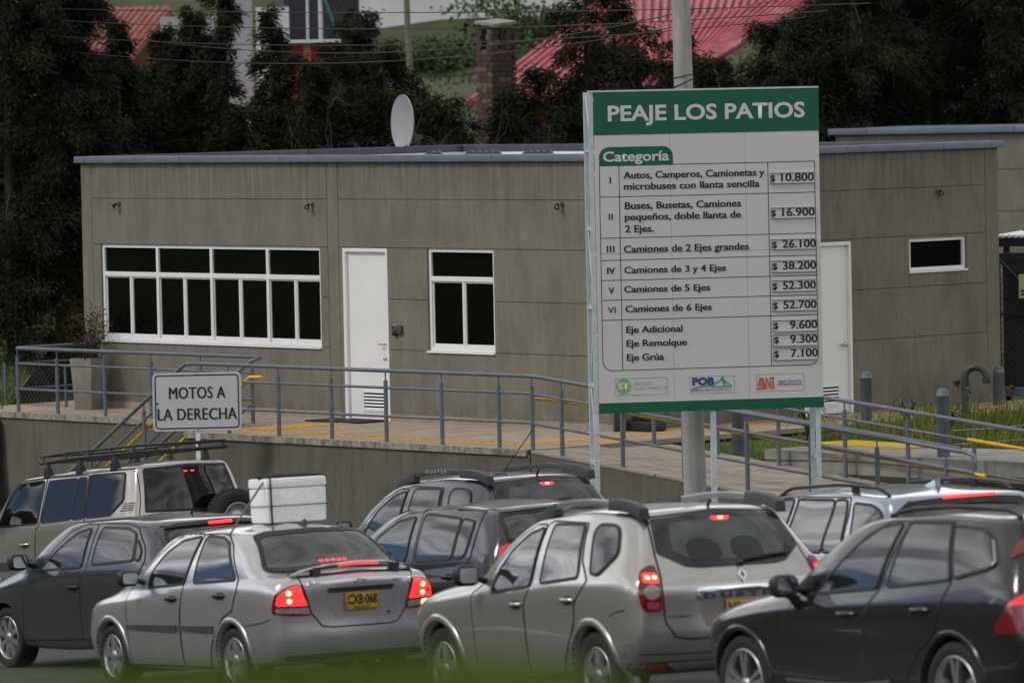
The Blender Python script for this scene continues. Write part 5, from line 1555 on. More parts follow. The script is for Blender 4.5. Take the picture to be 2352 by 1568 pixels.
    d.plate(.0, .81, 'MJY·872' if full else 'MJY·872', 'BOGOTA D.C.', off=.03)
    if full: d.label_text('DYNAMIQUE', .61, .775, .17, .020, M_chrome, .011, .015)
    wp = MB(); 
    A_, n1 = d.hit('B', (-.02, 1.155)); B_, n2 = d.hit('B', (-.46, 1.19)); wp.tube([A_ + n1 * .03, (A_ + B_) / 2 + n1 * .045, B_ + n2 * .03], .011, 6)
    wp.lathe([(0, -.05), (.022, -.05), (.026, 0)], 10, tuple(A_), 'x'); wp.build('wiper', M_seal, d.root)
    # skid plate, lower bumper
    d.patch('lower_bumper', 'B', [(.84, .455), (.82, .40), (.70, .37), (-.70, .37), (-.82, .40), (-.84, .455)], .006, M_trim if full else M_trimb, None, 0)
    d.strip('bumper_crease_shade', 'B', [(.87, .515), (.5, .505), (-.5, .505), (-.87, .515)], .012, .004, M_trim)  # dark strip painting the shade line of the bumper crease
    d.patch('skid_plate', 'B', [(.60, .44), (.52, .385), (-.52, .385), (-.60, .44)], .016, M_alloy, None, 0)
    d.strip('bumper_gap', 'L', [(-.33, .80), (-.45, .835), (-.56, .845)], .010, .002, M_seal)
    d.wheels4(2.673, .855, .343, .215, spokes=5, sw=.075)
    for x in (0, 2.673): d.flare(x, .343, .385, .445, pm, -8, 188, .008)
    d.mirror_(1.86, 1.055, M_trimb, .22, .17)
    # roof rails with broad feet
    for sg_ in (1, -1):
        rr = bpy.data.objects.new('roof_rail', None); C.objects.link(rr); rr.parent = d.root
        y = .525 * sg_
        def sec(xs, zs, w_, h_, m_, nm):
            mb = MB(); v = []
            for x, z in zip(xs, zs):
                for dy, dz in ((-w_, 0), (-w_ * .8, h_), (w_ * .8, h_), (w_, 0)): v.append((x, y + dy + sg_ * (.06 if x < 1.1 else .02), z + dz))
            n = len(xs)
            mb.add(v, [(4 * i + k, 4 * i + (k + 1) % 4, 4 * i + 4 + (k + 1) % 4, 4 * i + 4 + k) for i in range(n - 1) for k in range(4)], False)
            mb.add(v[:4], [(0, 1, 2, 3)]); mb.add(v[-4:], [(3, 2, 1, 0)])
            return mb.build(nm, m_, rr, bevel=.006)
        sec([-.40, -.34, -.22, -.05, .10], [1.505, 1.530, 1.560, 1.575, 1.580], .046, .085, M_trim, 'rail_foot')
        sec([.101, .45, .80, 1.10], [1.605, 1.620, 1.614, 1.590], .026, .05, rail_mid, 'rail_bar')
        sec([1.101, 1.22, 1.36, 1.46], [1.545, 1.525, 1.475, 1.425], .036, .095, M_trim, 'rail_foot')
    if not full:
        o = text_mesh('lettering', 'D U S T E R', mat('rail_letter', (.35, .36, .38), .5), d.root, .42, .03, .03, 0)
        o.matrix_local = T((.80, .525 + .06 + .0285, 1.632)) @ Matrix.Rotation(math.pi, 4, 'Z')
    m = MB(); p_, n_ = d.hit('T', (-.32, 0)); m.tube([(-.32, 0, p_.z), (-.36, 0, p_.z + .05)], .012, 6)
    if not full: m.tube([(.30, -.0, 1.61), (.25, -.0, 1.66), (-.28, -.0, 2.02)], .005, 6)
    m.build('antenna', M_seal, d.root)
    return d
suv('parked_car', 'champagne silver SUV with chrome-trimmed tailgate and silver roof rails', cpose((1.36, 42.24, -4.86), 1.045), 26.27, 3.82, 1.045, P_BEIGE, M_alloy, True)
suv('parked_car', 'dark grey SUV with black roof rails lettered on the side, by the retaining wall', cpose((.10, 55.10, -5.51), 1.06), 31.20, 3.32, 1.06, P_DGREY, M_trim, False)

# ---------------------------------------------------------------- slate grey hatchback, far left
c = Car('parked_car', 'slate grey hatchback behind the silver saloon with clouds mirrored in its windows', cpose((-2.92, 52.20, -5.47), 1.05), R(33.70), R(3.44), 1.05, *LV['gol'], P_GREY,
        dict(wells=[(0, .30, .345, .42), (2.467, .30, .345, .42)]))
c.door([(1.968, .911), (2.018, .778), (2.107, .281), (.948, .308), (.946, .563), (.931, .85), (.841, .981), (.874, 1.383), (1.081, 1.384), (1.335, 1.315), (1.546, 1.164), (1.751, .967)],
       [[(1.758, .95), (.937, .986), (.968, 1.345), (1.198, 1.298), (1.424, 1.174), (1.578, 1.066)]], (1.065, .80), M_trimb)
c.door([(.919, .844), (.934, .563), (.937, .308), (.40, .326), (.33, .46), (.196, .635), (-.037, .832), (-.191, .972), (-.232, 1.046), (-.147, 1.172), (.091, 1.342), (.295, 1.38), (.858, 1.388), (.83, .981)],
       [[(.748, 1.007), (-.02, 1.047), (.065, 1.262), (.115, 1.30), (.26, 1.337), (.75, 1.35), (.76, 1.194)], [(-.045, 1.048), (-.14, 1.053), (-.117, 1.14), (.03, 1.245)]], (.08, .85), M_trimb)
c.strip('body_crease', 'L', [(2.1, .745), (1.5, .795), (.9, .84), (.3, .88), (-.3, .90)], .008, .0055, P_GREY)
c.window('windscreen', [(-.54, 1.05), (.54, 1.05), (.48, 1.35), (-.48, 1.35)], None, 'F', .03)
w = c.window('rear_window', [(.55, 1.295), (.44, 1.338), (0, 1.36), (-.44, 1.338), (-.55, 1.295), (-.62, 1.06), (.62, 1.06)], None, 'B', .03, 1)
c.patch('spoiler', 'B', [(.56, 1.31), (.45, 1.352), (0, 1.375), (-.45, 1.352), (-.56, 1.31), (-.45, 1.325), (0, 1.342), (.45, 1.325)], .03, M_trimb, None, 1, skirt=.03)
c.patch('high_brake_light', 'B', [(.135, 1.352), (-.115, 1.357), (-.115, 1.338), (.135, 1.333)], .036, M_led, None, 0, step=.03)
for sg_ in (1, -1):
    q = [(sg_ * y, z) for y, z in ((.77, .80), (.76, .95), (.60, .97), (.56, .82))]
    t = c.patch('tail_light', 'B', q if sg_ > 0 else q[::-1], .014, M_red, None, 1)
tg = [(.60, 1.35), (-.60, 1.35), (-.66, .8), (-.55, .55), (.55, .55), (.66, .8)]
c.strip('tailgate_gap', 'B', tg, .012, .003, M_seal, None, True)
c.wheels4(2.467, .79, .30, .205, spokes=8, sw=.05)
c.mirror_(1.90, 1.0, M_trimb, .22, .16)
m = MB(); p_, n_ = c.hit('T', (.14, 0)); m.tube([(.16, 0, p_.z - .005), (.12, 0, p_.z + .045)], .014, 6, .006); m.build('roof_antenna', M_seal, c.root)

# ---------------------------------------------------------------- dark blue-grey hatchback, middle
c = Car('parked_car', 'dark blue-grey hatchback between the silver saloon and the champagne SUV', cpose((.25, 50.16, -5.32), 1.025), R(30.19), R(3.48), 1.025, *LV['sandero'], P_NAVY,
        dict(wells=[(0, .30, .35, .42), (2.589, .30, .35, .42)]))
c.door([(2.02, .93), (2.05, .72), (2.07, .30), (1.0, .30), (.99, .6), (.97, .86), (.905, 1.0), (.985, 1.41), (1.02, 1.455), (1.30, 1.425), (1.50, 1.35), (1.72, 1.215), (1.9, 1.03)],
       [[(1.80, .995), (1.039, 1.006), (1.094, 1.394), (1.391, 1.355), (1.66, 1.215)]], (1.12, .835), M_trimb)
c.door([(.895, 1.0), (.955, .86), (.97, .6), (.98, .30), (.42, .30), (.34, .48), (.18, .66), (.066, .762), (-.151, 1.041), (-.094, 1.442), (.467, 1.472), (.99, 1.458), (.975, 1.38)],
       [[(.859, .997), (.929, 1.403), (.877, 1.418), (.235, 1.378), (.187, 1.026)], [(.155, 1.026), (.203, 1.375), (-.022, 1.351), (-.053, 1.07), (.025, 1.03)]], (.195, .865), M_trimb)
c.window('windscreen', [(-.56, 1.08), (.56, 1.08), (.50, 1.42), (-.50, 1.42)], None, 'F', .03)
c.window('rear_window', [(.585, 1.385), (.53, 1.408), (0, 1.44), (-.53, 1.408), (-.585, 1.385), (-.63, 1.18), (.63, 1.18)], None, 'B', .03, 1)
c.patch('spoiler', 'B', [(.56, 1.415), (0, 1.447), (-.56, 1.415), (-.55, 1.44), (0, 1.468), (.55, 1.44)], .02, P_NAVY, None, 0, skirt=.03)
for sg_ in (1, -1):
    q = [(sg_ * y, z) for y, z in ((.715, 1.125), (.62, 1.16), (.66, .93), (.78, .80), (.80, .92), (.745, 1.055))]
    c.patch('tail_light', 'B', q if sg_ > 0 else q[::-1], .014, mat('lamp_red_dim', (.40, .01, .02), .15, coat=.8, emit=(1, .04, .06), emit_s=.35), None, 1, skirt=.02)
c.strip('tailgate_gap', 'B', [(.60, 1.45), (-.60, 1.45), (-.66, 1.0), (-.6, .6), (.6, .6), (.66, 1.0)], .012, .003, M_seal, None, True)
c.wheels4(2.589, .84, .30, .20, spokes=6)
c.mirror_(1.88, 1.05, M_trimb, .21, .16)

# ---------------------------------------------------------------- charcoal SUV, right foreground
v_ = Car('parked_car', 'charcoal SUV nearest the camera at the right with twin-spoke alloy wheels', cpose((3.83, 38.88, -4.70), .98), R(28.42), R(3.63), .98, *LV['volvo'], P_CHAR,
         dict(wells=[(0, .372, .41, .48), (2.865, .372, .41, .48)]))
v_.door([(2.077, 1.032), (2.198, .862), (2.288, .426), (1.203, .45), (1.118, .896), (.954, 1.085), (.816, 1.557), (1.039, 1.568), (1.319, 1.465), (1.628, 1.206), (1.825, 1.056)],
        [[(1.80, 1.056), (.981, 1.095), (.887, 1.547), (1.158, 1.517), (1.387, 1.393), (1.593, 1.216)]], (1.313, .918), P_CHAR, hw=.12)
v_.door([(1.105, .891), (1.189, .45), (.603, .463), (.53, .56), (.417, .68), (.184, .80), (.085, 1.032), (.016, 1.153), (.241, 1.56), (.799, 1.562), (.934, 1.085)],
        [[(.837, 1.106), (.032, 1.163), (.25, 1.545), (.793, 1.552)]], (.342, .956), P_CHAR, hw=.12)
v_.window('quarter_window', [(-.001, 1.173), (-.377, 1.235), (-.472, 1.265), (-.331, 1.434), (-.176, 1.504), (.199, 1.525)])
v_.strip('window_chrome', 'L', [(-.44, 1.262), (-.468, 1.285), (-.40, 1.37), (-.345, 1.43)], .014, .018, M_chrome)
v_.window('windscreen', [(-.62, 1.14), (.62, 1.14), (.55, 1.54), (-.55, 1.54)], None, 'F', .03)
v_.window('rear_window', [(.60, 1.52), (0, 1.55), (-.60, 1.52), (-.70, 1.22), (.70, 1.22)], None, 'B', .03, 1)
v_.strip('charge_flap', 'L', v_.smoothpoly([(2.466, .77), (2.445, .913), (2.29, .922), (2.31, .766)], 2), .009, .003, M_seal, None, True)
for sg_ in (1, -1):
    t = v_.patch('tail_light', 'L', [(-.585, .80), (-.60, .86), (-.70, .99), (-.775, 1.06), (-.80, 1.10), (-.88, .95), (-.83, .80)], .012, M_red, None, 1, mirror=False)
    break
v_.patch('brake_lens', 'L', [(-.70, .985), (-.775, 1.055), (-.80, 1.08), (-.83, 1.0)], .016, mat('lamp_red_glow', (.5, .02, .02), .15, emit=(1, .03, .03), emit_s=.45, coat=.8), t, 1, step=.03)
v_.patch('tail_light', 'L', [(-.60, 1.30), (-.575, 1.39), (-.56, 1.46), (-.62, 1.48), (-.66, 1.34)], .012, M_red, None, 1)
for sg_ in (1, -1):
    rr = MB(); pts = []
    for x in np.linspace(-.42, 1.25, 12):
        p_, n_ = v_.hit('T', (x, .56 * sg_)); u_ = min(1, (x + .42) / .12, (1.25 - x) / .25); pts.append((x, .56 * sg_, p_.z + .012 + .035 * max(0, u_)))
    rr.tube(pts, .017, 8); rr.build('roof_rail', M_trimb, v_.root)
v_.wheels4(2.865, .915, .372, .265, spokes=5, twin=True, rimm=M_alloy)
for x in (0, 2.865): v_.flare(x, .372, .41, .45, P_CHAR, -8, 188, .005)
v_.patch('sill_trim', 'L', [(2.30, .36), (2.28, .30), (.60, .32), (.55, .39)], .012, M_trimb, None, 0)
v_.strip('sill_chrome', 'L', [(2.22, .432), (1.6, .418), (1.2, .42), (.80, .45)], .02, .014, mat('sill_silver', (.32, .32, .33), .3, metal=.8))
v_.mirror_(2.0, 1.07, M_trimb, .23, .17)
m = MB(); p_, n_ = v_.hit('L', (1.97, .98)); m.tube([(2.0, p_.y - .03, .93), (1.99, p_.y + .05, 1.03), (1.99, p_.y + .10, 1.07)], .04, 8); m.build('mirror_stalk', M_trimb, v_.root)

# ---------------------------------------------------------------- pale blue-silver SUV behind it
b_ = Car('parked_car', 'pale blue-silver SUV with shark fin aerial and long brake light strip', cpose((3.63, 47.85, -5.21), .985), R(24.02), R(2.69), .985, *LV['bmw'], P_PALE,
         dict(wells=[(0, .37, .41, .48), (2.81, .37, .41, .48)]))
b_.door([(2.05, 1.04), (2.1, .8), (2.15, .42), (1.25, .45), (1.2, .9), (1.16, 1.085), (1.19, 1.55), (1.45, 1.545), (1.75, 1.505), (1.95, 1.3)],
        [[(1.85, 1.08), (1.22, 1.09), (1.25, 1.528), (1.5, 1.515), (1.724, 1.466), (1.83, 1.30)]], (1.35, .95), P_PALE)
b_.door([(1.15, 1.085), (1.19, .9), (1.24, .45), (.6, .46), (.45, .62), (.12, .85), (.0, 1.10), (.05, 1.20), (.20, 1.555), (1.18, 1.55)],
        [[(1.12, 1.09), (1.158, 1.526), (.475, 1.531), (.40, 1.09)], [(.375, 1.093), (.45, 1.531), (.241, 1.534), (.042, 1.151), (.10, 1.10)]], (.35, .98), P_PALE)
b_.window('quarter_window', [(-.087, 1.213), (.10, 1.51), (-.257, 1.497), (-.402, 1.45), (-.485, 1.384), (-.42, 1.22)])
b_.window('windscreen', [(-.62, 1.14), (.62, 1.14), (.55, 1.53), (-.55, 1.53)], None, 'F', .03)
b_.window('rear_window', [(.62, 1.455), (.2, 1.475), (-.2, 1.475), (-.62, 1.455), (-.70, 1.2), (.70, 1.2)], None, 'B', 0, 1)
m = b_.patch('spoiler_edge', 'B', [(.655, 1.44), (.54, 1.515), (.23, 1.536), (0, 1.541), (-.23, 1.536), (-.54, 1.515), (-.655, 1.44), (-.2, 1.478), (.2, 1.478)], .02, mat('gloss_black', (.008, .008, .009), .12), None, 0, skirt=.02)
b_.patch('high_brake_light', 'B', [(.235, 1.541), (0, 1.547), (-.285, 1.551), (-.285, 1.535), (0, 1.53), (.235, 1.524)], .026, M_led, None, 0, step=.04)
for sg_ in (1, -1):
    rr = bpy.data.objects.new('roof_rail', None); C.objects.link(rr); rr.parent = b_.root
    pts = []
    for x in np.linspace(-.33, 1.72, 22):
        p_, n_ = b_.hit('T', (x, .595 * sg_)); u_ = max(0, min(1, (x + .33) / .22, (1.72 - x) / .3)); pts.append((x, .595 * sg_, p_.z + .005 + .055 * math.sin(u_ * math.pi / 2)))
    q = MB(); q.tube(pts, .016, 8); q.build('rail_bar', M_trimb, rr)
    q = MB(); p_, n_ = b_.hit('T', (.32, .595 * sg_)); q.box(.27, .37, .58 * sg_ - .014, .58 * sg_ + .014, p_.z - .01, p_.z + .05); q.build('rail_foot', M_seal, rr)
m = MB(); p_, n_ = b_.hit('T', (.0, 0)); z0 = p_.z - .006
m.add([(-.10, .028, z0), (-.10, -.028, z0), (.14, -.022, z0), (.14, .022, z0), (-.115, .004, z0 + .085), (-.115, -.004, z0 + .085), (-.04, 0, z0 + .06)], [(0, 4, 5, 1), (1, 5, 6, 2), (0, 3, 6, 4), (2, 6, 3), (4, 6, 5)]); m.build('fin_antenna', P_PALE, b_.root)
for sg_ in (1, -1):
    q = [(sg_ * y, z) for y, z in ((.84, .9), (.80, 1.05), (.5, 1.05), (.5, .9))]
    b_.patch('tail_light', 'B', q if sg_ > 0 else q[::-1], .014, M_red, None, 1)
b_.wheels4(2.81, .90, .37, .25, spokes=5)
b_.mirror_(1.95, 1.08, P_PALE, .22, .17)

# ---------------------------------------------------------------- big old off-roader at the left with a roof rack
M_priv = mat('privacy_glass', (.004, .004, .005), .03, ior=1.5)
p = Car('parked_car', 'large warm-silver off-road car with black roof rack and rear spare wheel', cpose((-4.40, 67.66, -6.36), .98), R(37.03), R(5.95), .98, *LV['prado'], P_TAN,
        dict(wells=[(0, .38, .44, .42), (2.675, .38, .44, .42)]))
p.door([(2.25, 1.11), (2.28, .9), (2.25, .5), (1.36, .5), (1.30, .8), (1.255, 1.08), (1.17, 1.14), (1.13, 1.69), (1.82, 1.68), (2.0, 1.49), (2.17, 1.15)],
       [[(2.122, 1.154), (1.226, 1.147), (1.181, 1.666), (1.816, 1.654), (1.977, 1.472)]], (1.52, .905), M_chrome, gl=M_priv)
p.door([(1.245, 1.08), (1.29, .8), (1.35, .5), (.55, .5), (.42, .75), (.25, .9), (.15, 1.08), (.14, 1.14), (.18, 1.68), (1.12, 1.69), (1.16, 1.14)],
       [[(1.135, 1.151), (.467, 1.161), (.425, 1.647), (1.071, 1.65)], [(.44, 1.158), (.156, 1.163), (.213, 1.647), (.40, 1.648)]], (.40, .95), M_chrome, gl=M_priv)
p.window('quarter_window', [(.118, 1.162), (-.418, 1.165), (-.683, 1.327), (-.644, 1.653), (.14, 1.67)], gl=M_priv)
vg = p.patch('side_vent', 'L', [(-.60, 1.17), (-.72, 1.30), (-.90, 1.30), (-.92, 1.18)], .004, P_TAN, None, 1)
for i in range(4):
    z = 1.195 + i * .027
    p.patch('vent_slot', 'L', [(-.65 - i * .02, z), (-.89, z), (-.89, z + .012), (-.655 - i * .02, z + .012)], .008, M_seal, vg, 0, step=.06)
p.strip('side_crease', 'L', [(2.2, 1.02), (1.3, 1.035), (.3, 1.045), (-.7, 1.05)], .02, .006, P_TAN)
p.strip('side_moulding', 'L', [(2.25, .66), (1.3, .67), (.42, .68)], .10, .02, M_trim)
p.window('windscreen', [(-.62, 1.18), (.62, 1.18), (.55, 1.65), (-.55, 1.65)], None, 'F', .03)
p.window('rear_window', [(.575, 1.672), (0, 1.69), (-.575, 1.672), (-.66, 1.34), (-.66, 1.13), (.64, 1.17)], None, 'B', .03, 0, gl=M_priv)
for yc in (.045, -.055): p.patch('high_brake_light', 'B', [(yc + .024, 1.63), (yc - .024, 1.63), (yc - .024, 1.612), (yc + .024, 1.612)], .014, M_led, None, 0, step=.03)
p.strip('roof_gutter', 'L', [(2.0, 1.685), (1.0, 1.70), (0, 1.70), (-.85, 1.69)], .012, .004, M_seal)
p.strip('tailgate_gap', 'B', [(.66, 1.72), (.70, 1.3), (.77, 1.0), (.76, .6)], .012, .003, M_seal)
for sg_ in (1, -1):
    q = [(sg_ * y, z) for y, z in ((.82, .80), (.80, 1.1), (.70, 1.1), (.70, .80))]
    p.patch('tail_light', 'B', q if sg_ > 0 else q[::-1], .012, M_red, None, 0)
sw_ = bpy.data.objects.new('spare_wheel', None); C.objects.link(sw_); sw_.parent = p.root
sw_.matrix_local = T((-1.30, -.45, .98)) @ Matrix.Rotation(math.pi / 2, 4, 'Z')
t = MB(); t.lathe([(.20, -.20), (.34, -.21), (.375, -.18), (.38, -.05), (.36, -.01), (.30, .0), (.215, -.01), (.2, -.05)], 40, (0, 0, 0), 'y'); t.build('tyre', M_tyre, sw_)
t = MB()
for k in range(40):
    aa = 2 * math.pi * k / 40
    t.box(-.001, .001, 0, 0.001, 0, .001) if False else None
    c_, s_ = math.cos(aa), math.sin(aa)
    t.add([((.379) * c_ - .012 * s_, -.17, .379 * s_ + .012 * c_), (.379 * c_ + .012 * s_, -.17, .379 * s_ - .012 * c_), (.379 * c_ + .012 * s_, -.04, .379 * s_ - .012 * c_), (.379 * c_ - .012 * s_, -.04, .379 * s_ + .012 * c_),
           (.388 * c_ - .010 * s_, -.165, .388 * s_ + .010 * c_), (.388 * c_ + .010 * s_, -.165, .388 * s_ - .010 * c_), (.388 * c_ + .010 * s_, -.045, .388 * s_ - .010 * c_), (.388 * c_ - .010 * s_, -.045, .388 * s_ + .010 * c_)],
          [(4, 5, 6, 7), (0, 1, 5, 4), (1, 2, 6, 5), (2, 3, 7, 6), (3, 0, 4, 7)])
t.build('tread', M_tyre, sw_)
t = MB(); t.lathe([(.222, -.012), (.205, -.005), (.19, -.03), (.17, -.07), (.08, -.04), (.0, -.03)], 32, (0, 0, 0), 'y'); t.build('rim', M_alloy, sw_)
t = MB(); t.box(-.06, .06, -.33, -.05, -.1, .1); t.build('carrier', M_seal, sw_)
p.wheels4(2.675, .82, .38, .22, spokes=6)
for x in (0, 2.675): p.flare(x, .38, .44, .52, P_TAN, -5, 185, .03)
p.mirror_(2.05, 1.2, M_trimb, .22, .2)
# roof rack: a thing bolted to the gutters
rk = thing('roof_rack', 'long black two-tier roof rack on the off-road car', 'roof rack'); rk.matrix_world = p.root.matrix_world.copy()
M_rack = mat('rack_black', (.016, .016, .017), .5)
x0, x1 = -.82, 1.32
for nm, z, yy, r_ in (('lower_rail', 1.885, .66, .020), ('upper_rail', 1.965, .64, .015)):
    m = MB()
    for sg_ in (1, -1): m.tube([(x0 - .02, yy * sg_, z), (x1 * .5, yy * sg_, z + .012), (x1, yy * sg_, z - .005)], r_, 8)
    for x in ((x0, x1) if 'upper' in nm else (x0, x1)): m.tube([(x, -yy, z), (x, yy, z)], r_, 8)
    m.build(nm, M_rack, rk)
for x in np.linspace(x0 + .15, x1 - .15, 7):
    m = MB(); m.tube([(x, -.66, 1.882), (x, .66, 1.882)], .014, 6); m.build('cross_bar', M_rack, rk)
for x in np.linspace(x0 + .03, x1 - .08, 5):
    for sg_ in (1, -1):
        m = MB(); m.tube([(x, .66 * sg_, 1.88), (x + .02, .64 * sg_, 1.965)], .018, 6); m.build('upright', M_rack, rk)
for x in (1.16, .42, -.36):
    for sg_ in (1, -1):
        m = MB(); m.add([(x - .06, .70 * sg_, 1.70), (x + .06, .70 * sg_, 1.70), (x + .045, .685 * sg_, 1.80), (x - .045, .685 * sg_, 1.80), (x - .05, .60 * sg_, 1.73), (x + .05, .60 * sg_, 1.73), (x + .03, .64 * sg_, 1.87), (x - .03, .64 * sg_, 1.87), (x + .03, .675 * sg_, 1.87), (x - .03, .675 * sg_, 1.87)],
                        [(0, 1, 2, 3), (3, 2, 8, 9), (4, 7, 6, 5), (0, 4, 5, 1), (9, 8, 6, 7), (1, 5, 6, 8, 2), (0, 3, 9, 7, 4)]); m.build('foot', M_rack, rk, bevel=.006)

# ================================================================ vegetation
def leafmat(name, a, b, scale=1.1, rough=.75):
    m = mat(name, a, rough, var=0, col2=b, scale=scale, fac=(.38, .66), spec=.25)
    return m
M_con = leafmat('conifer_needles', (.0040, .0068, .0028), (.022, .029, .009), 1.3)
M_con2 = leafmat('conifer_needles_brown', (.0048, .0065, .0028), (.028, .029, .010), 1.6)
M_bush = leafmat('bush_leaves', (.028, .048, .014), (.085, .115, .040), 1.8)
M_bark = mat('bark', (.032, .026, .019), .95, var=.3, scale=8, bump=.5, bscale=20)
M_twig = mat('bare_twig', (.095, .082, .066), .9, var=.3, scale=12)
def sprays(P, D, ln_, wd, seed, jit=.9):
    """Leaf-sized diamonds at points P along directions D."""
    r = np.random.default_rng(seed)
    n = len(P)
    D = D + r.normal(0, jit, (n, 3)) * .6
    D /= np.linalg.norm(D, axis=1, keepdims=True) + 1e-9
    q = np.cross(D, r.normal(0, 1, (n, 3)))
    q /= np.linalg.norm(q, axis=1, keepdims=True) + 1e-9
    L_ = (ln_ * r.uniform(.55, 1.25, n))[:, None]; W_ = (wd * r.uniform(.6, 1.3, n))[:, None]
    V = np.stack([P, P + D * L_ * .5 + q * W_, P + D * L_ + np.array([0, 0, -.15]) * L_, P + D * L_ * .5 - q * W_], 1).reshape(-1, 3)
    F = np.arange(n * 4).reshape(n, 4)
    return V, F
def conifer(name, label, base, H, prof, seed, nb=150, per=90, m=None, leaf=(.12, .0105), h0=.06, lean=(0, 0), droop=.35, group='conifers behind the office'):
    r = np.random.default_rng(seed)
    o = thing(name, label, 'tree', base, 0, group)
    mb = MB()
    mb.tube([(0, 0, -.3), (lean[0] * .4, lean[1] * .4, H * .45), (lean[0], lean[1], H * .97)], .05 + .013 * H, 8, .015)
    P, D = [], []
    lim = MB()
    for b in range(nb):
        h = h0 + (1 - h0) * (b + r.random()) / nb
        R_ = np.interp(h, [p_[0] for p_ in prof], [p_[1] for p_ in prof]) * r.uniform(.4, 1.3)
        a = r.uniform(0, 2 * np.pi)
        o0 = np.array([lean[0] * h, lean[1] * h, h * H])
        d = np.array([np.cos(a), np.sin(a), r.uniform(-.15, .45)])
        k = int(2.9 * per * (.35 + R_ / max(p_[1] for p_ in prof)))
        t = r.beta(2.0, 1.15, k)
        pt = o0 + d * (t[:, None] * R_) + np.stack([0 * t, 0 * t, -droop * R_ * t ** 2], -1)
        side = np.cross(d, [0, 0, 1.0]); side /= np.linalg.norm(side)
        pt += side * (r.normal(0, .13, k) * (1.1 - .6 * t) * R_)[:, None] + r.normal(0, .05, (k, 3)) + np.stack([0 * t, 0 * t, -abs(r.normal(0, .10, k))], -1)
        P.append(pt); D.append(np.tile(d + np.array([0, 0, -.55]), (k, 1)) + side * r.normal(0, .5, k)[:, None])
        if b % 2 == 0:
            e = o0 + d * R_ * .8 + np.array([0, 0, -droop * R_ * .64])
            lim.tube([tuple(o0), tuple(o0 + d * R_ * .45 + np.array([0, 0, -droop * R_ * .2])), tuple(e)], .018 + .008 * R_, 4, .004, cap=False)
    mb.build('trunk', M_bark, o)
    lim.build('limbs', M_bark, o)
    V, F = sprays(np.concatenate(P), np.concatenate(D), leaf[0], leaf[1], seed + 1)
    npmesh('crown', V, F, m or M_con, o)
    return o
def bush(name, label, base, rx, rz, seed, n=5000, m=None, leaf=(.10, .03), cat='bush', group=None):
    r = np.random.default_rng(seed)
    o = thing(name, label, cat, base, 0, group)
    nc = 26
    c = r.normal(0, 1, (nc, 3)); c /= np.linalg.norm(c, axis=1, keepdims=True)
    c = c * r.uniform(.3, .85, (nc, 1)) * np.array([rx, rx, rz]) + np.array([0, 0, rz])
    i = r.integers(0, nc, n)
    d = r.normal(0, 1, (n, 3)); d /= np.linalg.norm(d, axis=1, keepdims=True)
    P = c[i] + d * r.uniform(.1, .42, (n, 1)) * np.array([rx, rx, rz * .8])
    P = P[P[:, 2] > 0]
    V, F = sprays(P, d[:len(P)] + np.array([0, 0, .2]), leaf[0], leaf[1], seed + 1)
    npmesh('crown', V, F, m or M_bush, o)
    mb = MB()
    for k in range(8): mb.tube([(0, 0, -.1), tuple(c[k] * .6), tuple(c[k])], .03, 5, .006)
    mb.build('stems', M_bark, o)
    return o
def on_hill(u, y):
    x = at(u, 300, y).x
    return Vector((x, y, float(hill_h(np.array(x), np.array(y))) - .05))
COL = [(0, .8), (.15, 1.0), (.6, .85), (.9, .4), (1, .08)]
WIDE = [(0, .9), (.25, 1.0), (.7, .8), (1, .25)]
CONE = [(0, 1.0), (.4, .75), (.8, .32), (1, .04)]
def sc(p, k): return [(a, b * k) for a, b in p]
g_ = Vector((at(60, 800, 86).x, 86, BO.z - .1))
conifer('conifer', 'broad dark conifer at the far left edge, its crown cut by the photo', Vector((at(35, 800, 87).x, 87, BO.z + .1)), 8.6, sc(WIDE, 1.75), 101, 190, 120)
conifer('conifer', 'tall dark conifer touching the left end of the office', Vector((at(150, 800, 86.5).x, 86.5, BO.z + .1)), 8.2, sc(WIDE, .95), 102, 190, 110, h0=.2)
conifer('conifer', 'dark conifer with hanging sprays over the roof corner at left', Vector((at(285, 800, 90).x, 90, BO.z + .3)), 5.45, sc(CONE, 1.45), 103, 150, 110)
conifer('conifer', 'spreading conifer in front of the white pillar, left of centre', on_hill(448, 95), 4.7, sc([(0, 1.), (.5, .95), (.8, .62), (.93, .35), (1, .1)], .8), 104, 110, 100)
conifer('conifer', 'thin conifer with its bare trunk showing before the white pillar', on_hill(522, 93), 7.4, sc([(0, .9), (.35, .7), (.5, .3), (.62, .34), (.72, .6), (1, .4)], .72), 105, 100, 90, lean=(-.1, 0))
conifer('conifer', 'mid-height conifer under the red hut on the slope', on_hill(628, 94), 4.95, sc([(0, 1.1), (.5, .8), (.8, .5), (1, .1)], .72), 106, 110, 100)
conifer('conifer', 'conifer with a flat-topped crown before the dark panel', on_hill(822, 96), 4.85, sc([(0, .9), (.6, .7), (.85, .75), (1, .3)], .8), 107, 100, 100, m=M_con2)
conifer('conifer', 'low spreading conifer behind the satellite dish', on_hill(885, 95), 4.5, sc([(0, 1.3), (.6, 1.1), (.85, .7), (1, .1)], .95), 108, 100, 100)
